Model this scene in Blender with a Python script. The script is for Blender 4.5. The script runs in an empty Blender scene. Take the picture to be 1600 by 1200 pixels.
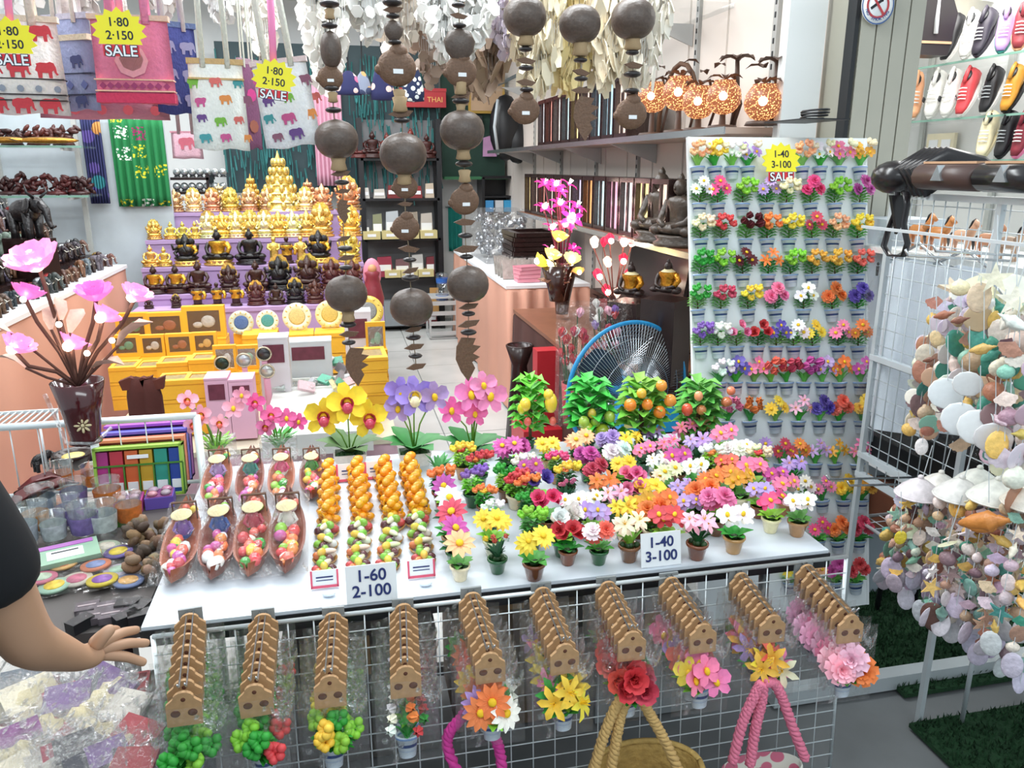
import bpy, math, random
from mathutils import Matrix, Vector, Euler
random.seed(7)
R = math.radians
SC = bpy.context.scene
COL = SC.collection
# ---------------------------------------------------------------- camera
F, YAW, PIT, CAMZ = 1230.0, R(12.4), R(15.45), 1.65
CAM = Vector((0, 0, CAMZ))
FW = Vector((math.sin(YAW)*math.cos(PIT), math.cos(YAW)*math.cos(PIT), -math.sin(PIT)))
RT = Vector((math.cos(YAW), -math.sin(YAW), 0))
UP = RT.cross(FW)
cd = bpy.data.cameras.new('camera'); cam = bpy.data.objects.new('camera', cd); COL.objects.link(cam)
cam.location = CAM
cam.rotation_euler = Matrix((RT, UP, -FW)).transposed().to_euler()
cd.sensor_width = 36; cd.lens = 36*F/1600; cd.clip_start = 0.02
SC.camera = cam
# ---------------------------------------------------------------- light
w = bpy.data.worlds.new('world'); SC.world = w; w.use_nodes = True
w.node_tree.nodes['Background'].inputs[0].default_value = (0.80, 0.93, 1.0, 1)
w.node_tree.nodes['Background'].inputs[1].default_value = 0.5
def area(name, loc, rot, sx, sy, power, col=(1, 1, 1)):
    l = bpy.data.lights.new(name, 'AREA'); l.shape = 'RECTANGLE'; l.size = sx; l.size_y = sy
    l.energy = power; l.color = col
    o = bpy.data.objects.new(name, l); COL.objects.link(o); o.location = loc; o.rotation_euler = rot
    return o
area('shopfront_light', (-0.2, 2.35, 2.75), (R(6), 0, 0), 2.6, 0.35, 38, (0.93, 0.98, 1))
area('shop_light', (-0.6, 3.9, 3.1), (0, 0, 0), 3.2, 0.5, 38, (0.95, 0.98, 1))
area('shop_light', (-0.6, 5.6, 3.1), (0, 0, 0), 3.2, 0.5, 38, (0.95, 0.98, 1))
area('shop_light', (-0.6, 7.3, 3.1), (0, 0, 0), 3.2, 0.5, 32, (0.95, 0.98, 1))
area('shoe_shop_light', (2.9, 3.4, 2.9), (0, 0, 0), 0.8, 1.6, 30, (1, 0.98, 0.95))
area('front_fill_light', (0.5, 0.0, 2.9), (R(25), 0, 0), 2.5, 0.5, 16, (0.9, 0.97, 1))  # unseen light over the viewer, added for the clear film to reflect
SC.view_settings.view_transform = 'Standard'; SC.view_settings.look = 'None'
SC.view_settings.gamma = 1; SC.view_settings.use_curve_mapping = False
SC.view_settings.exposure = 0.95
SC.cycles.transparent_max_bounces = 28
SC.cycles.max_bounces = 7
SC.cycles.caustics_reflective = False; SC.cycles.caustics_refractive = False
SC.cycles.sample_clamp_indirect = 4
# ---------------------------------------------------------------- projection helpers
def ray(px, py): return FW*F + RT*(px-800) + UP*(600-py)
def PY(px, py, Y): d = ray(px, py); return CAM + d*(Y/d.y)
def PZ(px, py, Z): d = ray(px, py); return CAM + d*((Z-CAMZ)/d.z)
def PX(px, py, X): d = ray(px, py); return CAM + d*(X/d.x)
def mpp(p): return (Vector(p)-CAM).dot(FW)/F       # metres per photo pixel at p
# ---------------------------------------------------------------- colours and materials
def S(r, g=None, b=None):
    if g is None:
        h = r.lstrip('#'); r, g, b = int(h[0:2], 16), int(h[2:4], 16), int(h[4:6], 16)
    f = lambda c: (c/255/12.92) if c/255 <= 0.04045 else ((c/255+0.055)/1.055)**2.4
    return (f(r), f(g), f(b), 1)
C = {k: S(v) for k, v in dict(
 red='#d3222e', crimson='#c8204c', pink='#f27ba8', hotpink='#e8357f', magenta='#c63fa0', purple='#7d4fb0', violet='#5538a8',
 lilac='#b695d6', white='#f3f1ec', cream='#efe3bd', yellow='#f5cf1c', gold='#e6a616', orange='#ef7a1d', peach='#f4ae7c',
 coral='#e95b45', green='#2f9a35', lime='#86c63a', dkgreen='#1e5a31', brown='#7d4a2b', tan='#b98a57', black='#17161a',
 blue='#2b5aa8', grey='#9aa0a3', teal='#1f8f83', maroon='#5a1420', salmon='#d98a72', dkbrown='#3a2119', ltpink='#f7bcd0').items()}
for _k in ('red','crimson','pink','hotpink','magenta','purple','violet','lilac','yellow','gold','orange','peach','coral'):
    C[_k] = tuple(c*.93+.045 for c in C[_k][:3])+(1,)  # mixes some white into the flower colours to stand in for haze
MATS = {}
def N(nt, t, **kw):
    n = nt.nodes.new(t)
    for k, v in kw.items(): setattr(n, k, v)
    return n
def new(name):
    m = bpy.data.materials.new(name); m.use_nodes = True; MATS[name] = m
    nt = m.node_tree; return m, nt, nt.nodes['Principled BSDF'], nt.links
def mat(name, col=None, rough=0.5, metal=0.0, var=0.12, scale=9.0, bump=0.0, coat=0.0, emit=0.0, trans=0.0, sub=0.0):
    """plain procedural material; col None takes the colour of the object"""
    if name in MATS: return MATS[name]
    m, nt, b, L = new(name)
    tc = N(nt, 'ShaderNodeTexCoord'); no = N(nt, 'ShaderNodeTexNoise'); no.inputs['Scale'].default_value = scale
    no.inputs['Detail'].default_value = 3
    L.new(tc.outputs['Object'], no.inputs['Vector'])
    mr = N(nt, 'ShaderNodeMapRange'); mr.inputs[3].default_value = 1-var; mr.inputs[4].default_value = 1+var
    L.new(no.outputs[0], mr.inputs[0])
    mx = N(nt, 'ShaderNodeVectorMath', operation='MULTIPLY')
    if col is None:
        oi = N(nt, 'ShaderNodeObjectInfo'); L.new(oi.outputs['Color'], mx.inputs[0])
    else: mx.inputs[0].default_value = col[:3]
    L.new(mr.outputs[0], mx.inputs[1]); L.new(mx.outputs[0], b.inputs['Base Color'])
    b.inputs['Roughness'].default_value = rough; b.inputs['Metallic'].default_value = metal
    b.inputs['Coat Weight'].default_value = coat; b.inputs['Transmission Weight'].default_value = trans
    if emit: L.new(mx.outputs[0], b.inputs['Emission Color']); b.inputs['Emission Strength'].default_value = emit
    if bump:
        bu = N(nt, 'ShaderNodeBump'); bu.inputs['Strength'].default_value = bump; bu.inputs['Distance'].default_value = 0.01
        L.new(no.outputs[0], bu.inputs['Height']); L.new(bu.outputs[0], b.inputs['Normal'])
    return m
def film(name, alpha=0.12, rough=0.12, col=(1, 1, 1, 1), scale=30, glint=0.0):
    """thin clear plastic: see-through with sharp crinkled glints"""
    m, nt, b, L = new(name); nt.nodes.remove(b); out = nt.nodes['Material Output']
    tr = N(nt, 'ShaderNodeBsdfTransparent'); gl = N(nt, 'ShaderNodeBsdfGlossy'); gl.inputs['Roughness'].default_value = rough
    df = N(nt, 'ShaderNodeBsdfDiffuse'); df.inputs[0].default_value = col
    tc = N(nt, 'ShaderNodeTexCoord'); no = N(nt, 'ShaderNodeTexNoise'); no.inputs['Scale'].default_value = scale; no.inputs['Detail'].default_value = 2
    no.inputs['Distortion'].default_value = 1.5
    L.new(tc.outputs['Object'], no.inputs['Vector'])
    bu = N(nt, 'ShaderNodeBump'); bu.inputs['Strength'].default_value = 1; bu.inputs['Distance'].default_value = 0.06
    L.new(no.outputs[0], bu.inputs['Height']); L.new(bu.outputs[0], gl.inputs['Normal'])
    lw = N(nt, 'ShaderNodeLayerWeight'); lw.inputs[0].default_value = 0.45; L.new(bu.outputs[0], lw.inputs['Normal'])
    mr = N(nt, 'ShaderNodeMapRange'); mr.inputs[3].default_value = alpha; mr.inputs[4].default_value = min(1, alpha+0.10)
    L.new(lw.outputs['Fresnel'], mr.inputs[0])
    n2 = N(nt, 'ShaderNodeTexNoise'); n2.inputs['Scale'].default_value = scale*.22; n2.inputs['Distortion'].default_value = 2.5; n2.inputs['Detail'].default_value = 1; L.new(tc.outputs['Object'], n2.inputs['Vector'])
    cr = N(nt, 'ShaderNodeMapRange'); cr.inputs[1].default_value = .60; cr.inputs[2].default_value = .68; cr.inputs[4].default_value = glint; L.new(n2.outputs[0], cr.inputs[0])  # noise patches made more opaque and reflective to put in glints
    ad = N(nt, 'ShaderNodeMath', operation='ADD'); L.new(mr.outputs[0], ad.inputs[0]); L.new(cr.outputs[0], ad.inputs[1]); mr = ad
    m1 = N(nt, 'ShaderNodeMixShader'); m1.inputs[0].default_value = 0.12
    L.new(gl.outputs[0], m1.inputs[1]); L.new(df.outputs[0], m1.inputs[2])
    m2 = N(nt, 'ShaderNodeMixShader'); L.new(mr.outputs[0], m2.inputs[0]); L.new(tr.outputs[0], m2.inputs[1]); L.new(m1.outputs[0], m2.inputs[2])
    L.new(m2.outputs[0], out.inputs[0]); return m
def ramp(nt, stops, interp='LINEAR'):
    r = N(nt, 'ShaderNodeValToRGB'); cr = r.color_ramp; cr.interpolation = interp
    while len(cr.elements) < len(stops): cr.elements.new(0.5)
    for e, (p, c) in zip(cr.elements, stops): e.position = p; e.color = c
    return r
paint = mat('painted_plastic', None, 0.42)
gloss = mat('glossy_glaze', None, 0.16, coat=0.5, var=0.18)
petalm = mat('silk_petal', None, 0.6, var=0.22, scale=3)
matte = mat('matte_surface', None, 0.8, var=0.15)
cloth = mat('woven_cloth', None, 0.9, var=0.14, scale=25, bump=0.3)
carved = mat('carved_wood', None, 0.32, var=0.45, scale=14, bump=0.5)
goldm = mat('gilded_metal', None, 0.26, metal=0.75, var=0.3, scale=20, bump=0.4)
lacq = mat('dark_lacquer', S('#2a1a18'), 0.25, var=0.4, scale=6)
metalm = mat('white_wire', S('#dfe6e8'), 0.35, metal=0.2)
chrome = mat('steel', S('#c9cdd0'), 0.22, metal=0.9)
leafm = mat('leaf_green', None, 0.5, var=0.3, scale=4)
yel = mat('flower_centre', S('#f0c020'), 0.7)
whitep = mat('white_card', S('#eef0f2'), 0.6, var=0.03)
inkm = mat('navy_ink', S('#23306a'), 0.6, var=0.02)
blackm = mat('black_plastic', S('#15161a'), 0.4)
shellm = mat('seashell', None, 0.38, var=0.35, scale=3, bump=0.25)
glow = mat('lit_shade', None, 0.4, var=0.2, emit=0.55, trans=.2)
hotglow = mat('bulb_glow', S('#fff0d8'), 0.4, var=0, emit=9)
film1 = film('clear_film', 0.03, .1)
film2 = film('bagging_film', 0.012, 0.15, scale=9, glint=.52)
film3 = film('milky_wrap', 0.22, 0.25, (0.8, 0.85, 0.88, 1), scale=9)
glassm = film('shelf_glass', 0.13, 0.05, (0.6, 0.9, 0.8, 1), scale=0.5)
def banded(name, stops, interp='CONSTANT', rough=0.3, axis=2, lo=0.0, hi=1.0):
    m, nt, b, L = new(name)
    tc = N(nt, 'ShaderNodeTexCoord'); se = N(nt, 'ShaderNodeSeparateXYZ'); L.new(tc.outputs['Object'], se.inputs[0])
    mr = N(nt, 'ShaderNodeMapRange'); mr.inputs[1].default_value = lo; mr.inputs[2].default_value = hi
    L.new(se.outputs[axis], mr.inputs[0]); r = ramp(nt, stops, interp); L.new(mr.outputs[0], r.inputs[0])
    L.new(r.outputs[0], b.inputs['Base Color']); b.inputs['Roughness'].default_value = rough
    return m
W_, B_ = S('#dfe8f2'), S('#3b5ea6')
potblue = banded('white_pot_with_blue_band', [(0, W_), (.30, S('#c8d6ea')), (.36, W_), (.50, S('#34508e')), (.64, W_), (.86, S('#7f9fd0')), (.95, W_)])
def weave(name, c1, c2, sx, sy, rough=.8):
    m, nt, b, L = new(name)
    tc = N(nt, 'ShaderNodeTexCoord'); v = N(nt, 'ShaderNodeTexVoronoi'); v.inputs['Scale'].default_value = sx
    L.new(tc.outputs['Object'], v.inputs['Vector']); r = ramp(nt, [(0, c2), (.45, c2), (.5, c1)], 'LINEAR')
    L.new(v.outputs['Distance'], r.inputs[0]); L.new(r.outputs[0], b.inputs['Base Color']); b.inputs['Roughness'].default_value = rough
    return m
# perforated coconut lamp shade: glowing dots painted in for light through the holes
def perf():
    m, nt, b, L = new('glow_dotted_coconut_shade')
    tc = N(nt, 'ShaderNodeTexCoord'); v = N(nt, 'ShaderNodeTexVoronoi'); v.inputs['Scale'].default_value = 9
    L.new(tc.outputs['Object'], v.inputs['Vector'])
    r = ramp(nt, [(0, (1, .62, .25, 1)), (.22, (1, .45, .16, 1)), (.42, (.10, .03, .012, 1))]); L.new(v.outputs['Distance'], r.inputs[0])
    b.inputs['Base Color'].default_value = S('#6b3a22'); L.new(r.outputs[0], b.inputs['Emission Color']); b.inputs['Emission Strength'].default_value = 1.6
    b.inputs['Roughness'].default_value = .4
    return m
perfm = perf()
# ---------------------------------------------------------------- mesh builder
class MB:
    def __init__(s): s.v = []; s.f = []; s.m = []; s.s = []; s.T = Matrix.Identity(4)
    def add(s, vs, fs, m=0, sm=False):
        k = len(s.v); T = s.T
        s.v += [tuple(T @ Vector(p)) for p in vs]
        for f in fs: s.f.append(tuple(k+i for i in f)); s.m.append(m); s.s.append(sm)
        return s
    def box(s, c, d, rot=None, m=0):
        x, y, z = d[0]/2, d[1]/2, d[2]/2
        q = [Vector(p) for p in ((-x,-y,-z),(x,-y,-z),(x,y,-z),(-x,y,-z),(-x,-y,z),(x,-y,z),(x,y,z),(-x,y,z))]
        if rot: e = Euler(rot).to_matrix(); q = [e @ p for p in q]
        c = Vector(c); return s.add([p+c for p in q], [(0,3,2,1),(4,5,6,7),(0,1,5,4),(1,2,6,5),(2,3,7,6),(3,0,4,7)], m)
    def tube(s, pts, r, n=6, m=0, cap=True, flat=1.0):
        pts = [Vector(p) for p in pts]; rs = r if isinstance(r, (list, tuple)) else [r]*len(pts)
        vs = []; up = None
        for i, p in enumerate(pts):
            t = (pts[min(i+1, len(pts)-1)]-pts[max(i-1, 0)]).normalized()
            if up is None: up = Vector((0, 0, 1)) if abs(t.z) < .9 else Vector((0, 1, 0))
            a = t.cross(up); a = a.normalized() if a.length > 1e-6 else Vector((1, 0, 0)); b2 = a.cross(t); up = b2
            for k in range(n):
                g = 2*math.pi*k/n; vs.append(p + a*math.cos(g)*rs[i] + b2*math.sin(g)*rs[i]*flat)
        fs = [(i*n+k, i*n+(k+1) % n, (i+1)*n+(k+1) % n, (i+1)*n+k) for i in range(len(pts)-1) for k in range(n)]
        if cap: fs += [tuple(range(n))[::-1], tuple((len(pts)-1)*n+k for k in range(n))]
        return s.add(vs, fs, m, n > 4)
    def lathe(s, prof, n=14, c=(0, 0, 0), m=0, sm=True, cap=False, sx=1, sy=1):
        c = Vector(c); vs = []
        for r, z in prof:
            for k in range(n): g = 2*math.pi*k/n; vs.append(c+Vector((r*math.cos(g)*sx, r*math.sin(g)*sy, z)))
        fs = [(i*n+k, i*n+(k+1) % n, (i+1)*n+(k+1) % n, (i+1)*n+k) for i in range(len(prof)-1) for k in range(n)]
        if cap: fs += [tuple(range(n))[::-1], tuple((len(prof)-1)*n+k for k in range(n))]
        return s.add(vs, fs, m, sm)
    def ell(s, c, r, n=10, h=7, m=0, rot=None):
        vs = []; c = Vector(c); r = r if isinstance(r, (tuple, list)) else (r, r, r)
        e = Euler(rot).to_matrix() if rot else None
        for i in range(1, h):
            a = math.pi*i/h
            for k in range(n): g = 2*math.pi*k/n; vs.append(Vector((r[0]*math.sin(a)*math.cos(g), r[1]*math.sin(a)*math.sin(g), r[2]*math.cos(a))))
        vs += [Vector((0, 0, r[2])), Vector((0, 0, -r[2]))]; t = len(vs)-2
        if e: vs = [e @ v for v in vs]
        fs = [(i*n+k, (i+1)*n+k, (i+1)*n+(k+1) % n, i*n+(k+1) % n) for i in range(h-2) for k in range(n)]
        fs += [(t, k, (k+1) % n) for k in range(n)] + [(t+1, (h-2)*n+(k+1) % n, (h-2)*n+k) for k in range(n)]
        return s.add([v+c for v in vs], fs, m, True)
    def prism(s, out, th, m=0, c=(0, 0, 0), sm=False):
        """outline in x,z extruded along y (centred)"""
        n = len(out); c = Vector(c)
        vs = [c+Vector((x, -th/2, z)) for x, z in out]+[c+Vector((x, th/2, z)) for x, z in out]
        return s.add(vs, [tuple(range(n)), tuple(range(2*n-1, n-1, -1))]+[(i, n+i, n+(i+1) % n, (i+1) % n) for i in range(n)], m, sm)
    def petal(s, az, l, w, e0, e1, m=0, base=0.0, tip=0.15, z=0.0, cup=.15, segs=4):
        """petal growing outward at azimuth az; elevation runs e0 -> e1 (radians) along the length"""
        pr = [(0, w*.25), (.35, w*.85), (.7, w), (1, w*tip)] if segs == 4 else [(0, w*.3), (.55, w), (1, w*tip)]
        vs = []; p = Vector((base, 0, z)); last = 0
        for t, ww in pr:
            e = e0+(e1-e0)*t; p = p+Vector((math.cos(e), 0, math.sin(e)))*l*(t-last); last = t
            nn = Vector((-math.sin(e), 0, math.cos(e)))
            for q in (-1, 0, 1): vs.append(p+Vector((0, q*ww/2, 0))+nn*(abs(q)*cup*ww))
        ro = Matrix.Rotation(az, 3, 'Z'); vs = [ro @ v for v in vs]; k = len(pr)
        return s.add(vs, [(i*3+j, i*3+j+1, i*3+j+4, i*3+j+3) for i in range(k-1) for j in (0, 1)], m, True)
    def mesh(s, name, mats):
        me = bpy.data.meshes.new(name); me.from_pydata(s.v, [], s.f)
        for x in mats: me.materials.append(x)
        me.polygons.foreach_set('material_index', s.m); me.polygons.foreach_set('use_smooth', s.s); me.update()
        return me
CACHE = {}
def K(key, fn, mats):
    """cached shared mesh"""
    if key not in CACHE:
        b = MB(); fn(b); CACHE[key] = b.mesh(key if isinstance(key, str) else str(key[0]), mats if isinstance(mats, (list, tuple)) else [mats])
    return CACHE[key]
def tag(o, label, cat, group=None, kind=None):
    if label: o['label'] = label
    if cat: o['category'] = cat
    if group: o['group'] = group
    if kind: o['kind'] = kind
    return o
def rotm(rot): return Euler(rot)
def put(name, me, parent=None, loc=(0, 0, 0), rot=(0, 0, 0), sc=(1, 1, 1), col=None, label=None, cat=None, group=None, kind=None):
    if isinstance(me, MB): raise TypeError
    o = bpy.data.objects.new(name, me); COL.objects.link(o)
    if parent: o.parent = parent
    o.location = loc; o.rotation_euler = rot; o.scale = sc if isinstance(sc, (tuple, list, Vector)) else (sc, sc, sc)
    if col: o.color = col
    return tag(o, label, cat, group, kind)
def thing(name, label, cat, loc=(0, 0, 0), rot=(0, 0, 0), sc=1, group=None):
    return put(name, None, None, loc, rot, sc, None, label, cat, group)
def mk(name, fn, mats, **kw):
    b = MB(); fn(b); return put(name, b.mesh(name, mats if isinstance(mats, (list, tuple)) else [mats]), **kw)
def struct(name, fn, mats, **kw): return mk(name, fn, mats, kind='structure', **kw)
ORD = ['first', 'second', 'third', 'fourth', 'fifth', 'sixth', 'seventh', 'eighth', 'ninth', 'tenth', 'eleventh', 'twelfth', 'thirteenth', 'fourteenth', 'fifteenth', 'sixteenth', 'seventeenth', 'eighteenth', 'nineteenth', 'twentieth']
TXT = {}
def text(name, s, size, parent, loc, rot, mt, ext=0.0006, bold=0.0, align='CENTER'):
    k = (s, size, mt.name, bold)
    if k not in TXT:
        cu = bpy.data.curves.new('t', 'FONT'); cu.body = s; cu.size = size; cu.extrude = ext; cu.align_x = align; cu.offset = bold; cu.space_line = .95
        t = bpy.data.objects.new('t', cu); COL.objects.link(t); bpy.context.view_layer.update()
        me = bpy.data.meshes.new_from_object(t.evaluated_get(bpy.context.evaluated_depsgraph_get()))
        bpy.data.objects.remove(t); bpy.data.curves.remove(cu); me.materials.clear(); me.materials.append(mt); me.name = name; TXT[k] = me
    return put(name, TXT[k], parent, loc, rot)
rnd = random.uniform
def jit(c, a=.12): return tuple(max(0, min(1, x*(1+rnd(-a, a)))) for x in c[:3])+(1,)
# ================================================================ THE SETTING
def tilemat():
    m, nt, b, L = new('pale_floor_tiles'); tc = N(nt, 'ShaderNodeTexCoord'); br = N(nt, 'ShaderNodeTexNoise'); br.inputs['Scale'].default_value = 3
    L.new(tc.outputs['Object'], br.inputs['Vector']); r = ramp(nt, [(.3, S('#c9cbc8')), (.7, S('#d9dad6'))]); L.new(br.outputs[0], r.inputs[0])
    L.new(r.outputs[0], b.inputs['Base Color']); b.inputs['Roughness'].default_value = .22; return m
tilem = tilemat()
wallm = mat('white_wall_paint', S('#dfe1e0'), .7, var=.04, scale=2)
panelm = mat('cream_wall_panel', S('#e2d8cf'), .55, var=.05, scale=2)
concrete = mat('grey_concrete', S('#77797a'), .85, var=.25, scale=5, bump=.2)
grassm = mat('artificial_turf', S('#14391c'), .95, var=.5, scale=60, bump=.6)
pillarm = mat('grey_beige_aluminium', S('#a9a699'), .4, var=.05)
fl = struct('floor', lambda b: b.box((0.2, 5.55, -.03), (6.6, 6.5, .04)), mat('tile_grout', S('#8f9290'), .8))
KT = K('floor_tile', lambda b: b.box((0, 0, 0), (.592, .592, .012)), tilem)
for i in range(10):
    for j in range(10):
        x, y = -2.7+i*.6, 2.66+j*.6
        if x < 3.3 and y < 8.8: put('tile', KT, fl, (x, y, -.006))
struct('floor', lambda b: b.box((0.3, -.35, -.035), (9, 5.4, .05)), concrete)
struct('wall_back', lambda b: b.box((0, 8.82, 1.6), (6.2, .1, 3.3)), wallm)
struct('wall_left', lambda b: b.box((-2.95, 5.7, 1.6), (.1, 6.2, 3.3)), wallm)
struct('ceiling', lambda b: b.box((0.2, 5.7, 3.27), (7.2, 6.4, .08)), wallm)
wr = struct('wall_right', lambda b: b.box((1.87, 5.8, 1.6), (.06, 6.1, 3.3)), wallm)
KP = K('wall_panel', lambda b: b.box((0, 0, 0), (.012, .40, 3.1)), panelm)
for i in range(14): put('panel', KP, wr, (1.834, 3.02+i*.42, 1.6))
KU = K('upright', lambda b: (b.box((0, 0, 0), (.02, .035, 3.1)), [b.box((-.011, 0, -1.5+.05*k), (.004, .008, .022), m=1) for k in range(60)]), [mat('upright_grey', S('#a7a7a4'), .4), blackm])
for i, y in enumerate((3.2, 3.95, 4.7, 5.5, 6.4, 7.3)): put('upright_rail', KU, wr, (1.82, y, 1.6))
# pillar of grooved aluminium with its sticker
pl = struct('wall_front', lambda b: (b.box((1.93, 2.72, 1.6), (.26, .18, 3.3))), pillarm)
for i in range(4): mk('panel', lambda b: b.box((1.835+.063*i, 2.622, 1.6), (.057, .016, 3.28)), pillarm, parent=pl)
mk('trim_1', lambda b: b.box((1.79, 2.64, 1.6), (.016, .05, 3.3)), blackm, kind='structure')
struct('wall_front', lambda b: b.box((1.70, 2.80, 1.6), (.15, .05, 3.3)), wallm)
sp = PY(1371, 8, 2.60)
st = thing('no_smoking_sticker', 'round white no-smoking sticker with red ring on the grey pillar', 'sign', sp)
mk('disc', lambda b: b.tube([(0, 0, 0), (0, -.003, 0)], .062, 28), whitep, parent=st)
def ringf(r, t, d, n=28):
    def f(b):
        for k in range(n):
            a0, a1 = 2*math.pi*k/n, 2*math.pi*(k+1)/n
            b.add([(q*math.cos(a), -d, q*math.sin(a)) for a in (a0, a1) for q in (r-t/2, r+t/2)], [(0, 1, 3, 2)])
    return f
redp = mat('red_print', S('#b83a3e'), .6, var=.02); bluep = mat('blue_print', S('#31558c'), .6, var=.02)
mk('red_ring', ringf(.040, .008, .004), redp, parent=st); mk('blue_rim', ringf(.060, .004, .004), bluep, parent=st)
mk('slash', lambda b: b.box((0, -.005, 0), (.008, .001, .074), (0, R(-40), 0)), redp, parent=st)
mk('cigarette', lambda b: (b.box((-.006, -.0045, .002), (.009, .001, .05), (0, R(55), 0)), [b.box((.016+.003*k, -.0045, .014+.008*k), (.006, .001, .006), (0, .5, 0)) for k in range(3)]), blackm, parent=st)
for k, ch in enumerate('NO SMOKING'):
    a = R(205+k*14); text('lettering', ch, .015, st, (.050*math.cos(a), -.0045, .050*math.sin(a)), (R(90), -(a+R(90)), 0), bluep)
# ---- neighbouring shoe shop
struct('wall_shoe_shop', lambda b: b.box((3.55, 4.3, 1.6), (.06, 5.2, 3.3)), wallm)
struct('wall_shoe_shop_back', lambda b: b.box((2.75, 5.2, 1.6), (1.6, .06, 3.3)), wallm)
struct('ceiling', lambda b: b.box((2.75, 4.0, 3.25), (1.8, 3.2, .06)), wallm)
KSU = K('upright2', lambda b: b.box((0, 0, 0), (.02, .03, 3.0)), mat('upright_pale', S('#b8bcb8'), .4))
for y in (3.2, 3.75, 4.35, 5.0): put('shelf_upright', KSU, loc=(3.50, y, 1.5), label='tall slim metal shelf upright on the shoe shop wall, %s from the left' % ORD[int(round((5.0-y)/.6))], cat='upright')
def glass_shelf(y0, y1, x, z, lab, d=.26):
    t = thing('glass_shelf', lab, 'shelf', (x, (y0+y1)/2, z))
    mk('pane', lambda b: b.box((0, 0, 0), (d, y1-y0, .010)), glassm, parent=t)
    mk('edge', lambda b: b.box((-d/2-.003, 0, 0), (.005, y1-y0, .011)), mat('glass_edge', S('#7fa898'), .2), parent=t)
    for yy in (-.3, .3): mk('bracket', lambda b: b.prism([(d/2, -.07), (d/2, 0), (-d/2+.04, 0), (-d/2+.04, -.015)], .012, c=(0, yy*(y1-y0), -.006)), mat('bracket_grey', S('#c5c8c8'), .4), parent=t)
    return t
SZ = []
for px, py, nm in ((1500, 103, 'top'), (1500, 188, 'middle'), (1560, 251, 'lower')):
    p = PX(px, py, 3.38); SZ.append(p.z); glass_shelf(2.9, 5.1, 3.38, p.z, 'long glass shelf on the shoe shop wall, the %s one' % nm)
def shoe(b):
    n = 9; secs = []
    for i in range(n):
        t = i/(n-1); x = -.5+t
        wd = .17+.06*math.sin(math.pi*min(1, t*1.1))-.02*(abs(t-.45) < .15); h = .36 if t < .12 else .36-.04*(t/.3) if t < .3 else max(.13, .34-.42*(t-.3))
        if t > .92: wd *= .62; h *= .75
        secs.append((x, wd, h))
    vs = []
    for x, wd, h in secs:
        for k in range(8):
            a = -math.pi/2+2*math.pi*k/8; y = wd*math.cos(a)*(1 if math.sin(a) < 0 else .8); z = h/2+.06+h/2*math.sin(a); vs.append((x, y, z))
    fs = [(i*8+k, i*8+(k+1) % 8, (i+1)*8+(k+1) % 8, (i+1)*8+k) for i in range(n-1) for k in range(8)]+[tuple(range(8))[::-1], tuple(range((n-1)*8, n*8))]
    b.add(vs, fs, 0, True)
def sole(b):
    o = []
    for k in range(20):
        a = 2*math.pi*k/20; o.append((.55*math.cos(a), (.20 if math.cos(a) > 0 else .165)*math.sin(a)))
    b.add([(x, y, 0) for x, y in o]+[(x, y, .08) for x, y in o], [tuple(range(20))[::-1], tuple(range(20, 40))]+[(i, (i+1) % 20, 20+(i+1) % 20, 20+i) for i in range(20)])
KS, KSO = K('shoe_upper', shoe, paint), K('shoe_sole', sole, paint)
KLC = K('shoe_lace', lambda b: [b.tube([(.0+.07*k, -.10, .34-.035*k), (.01+.07*k, 0, .375-.035*k), (.0+.07*k, .10, .34-.035*k)], .014, 5) for k in range(4)], paint)
KTG = K('shoe_tab', lambda b: b.tube([(-.46, 0, .36), (-.50, 0, .44), (-.36, 0, .44), (-.12, 0, .40)], [.05, .04, .05, .05], 6), paint)
KHO = K('shoe_opening', lambda b: b.ell((-.30, 0, .385), (.15, .10, .03), 10, 5), blackm)
shoes = [(1488, 100, 'black', 'white', -20, 'black high-top sneaker leaning on the top glass shelf, left one'), (1538, 88, '#3a3540', '#3a3540', -20, 'dark grey laced sneaker on the top glass shelf'),
 (1512, 96, 'white', 'white', 0, 'white sneaker between the two dark ones on the top shelf'), (1566, 82, 'lilac', 'teal', 10, 'pale lilac sneaker on the top glass shelf'), (1592, 78, '#8c3038', 'peach', 10, 'wine red sneaker at the right end of the top shelf'),
 (1405, 190, '#d8a0c0', 'white', 20, 'pink and white sneaker at the left of the middle shelf'), (1425, 188, 'peach', 'white', 20, 'pale peach slip-on sneaker on the middle shelf'), (1460, 190, 'white', 'white', -5, 'white sneaker with black square mark, left of its pair'),
 (1484, 190, 'white', 'white', -5, 'white sneaker with black square mark, right of its pair'), (1510, 190, 'red', 'white', -15, 'red and black sock sneaker on the middle shelf'), (1548, 178, 'black', 'white', -15, 'black sock sneaker with white letters on its side'), (1582, 177, '#c98a2a', 'black', -20, 'mustard yellow and black sneaker on the middle shelf'),
 (1540, 250, 'cream', 'cream', -5, 'cream rubber boot on the lower glass shelf'), (1572, 250, 'black', 'black', -20, 'black sock boot sneaker on the lower glass shelf'), (1598, 248, '#7c2030', 'pink', -20, 'wine and pink sneaker at the right end of the lower shelf')]
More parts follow.
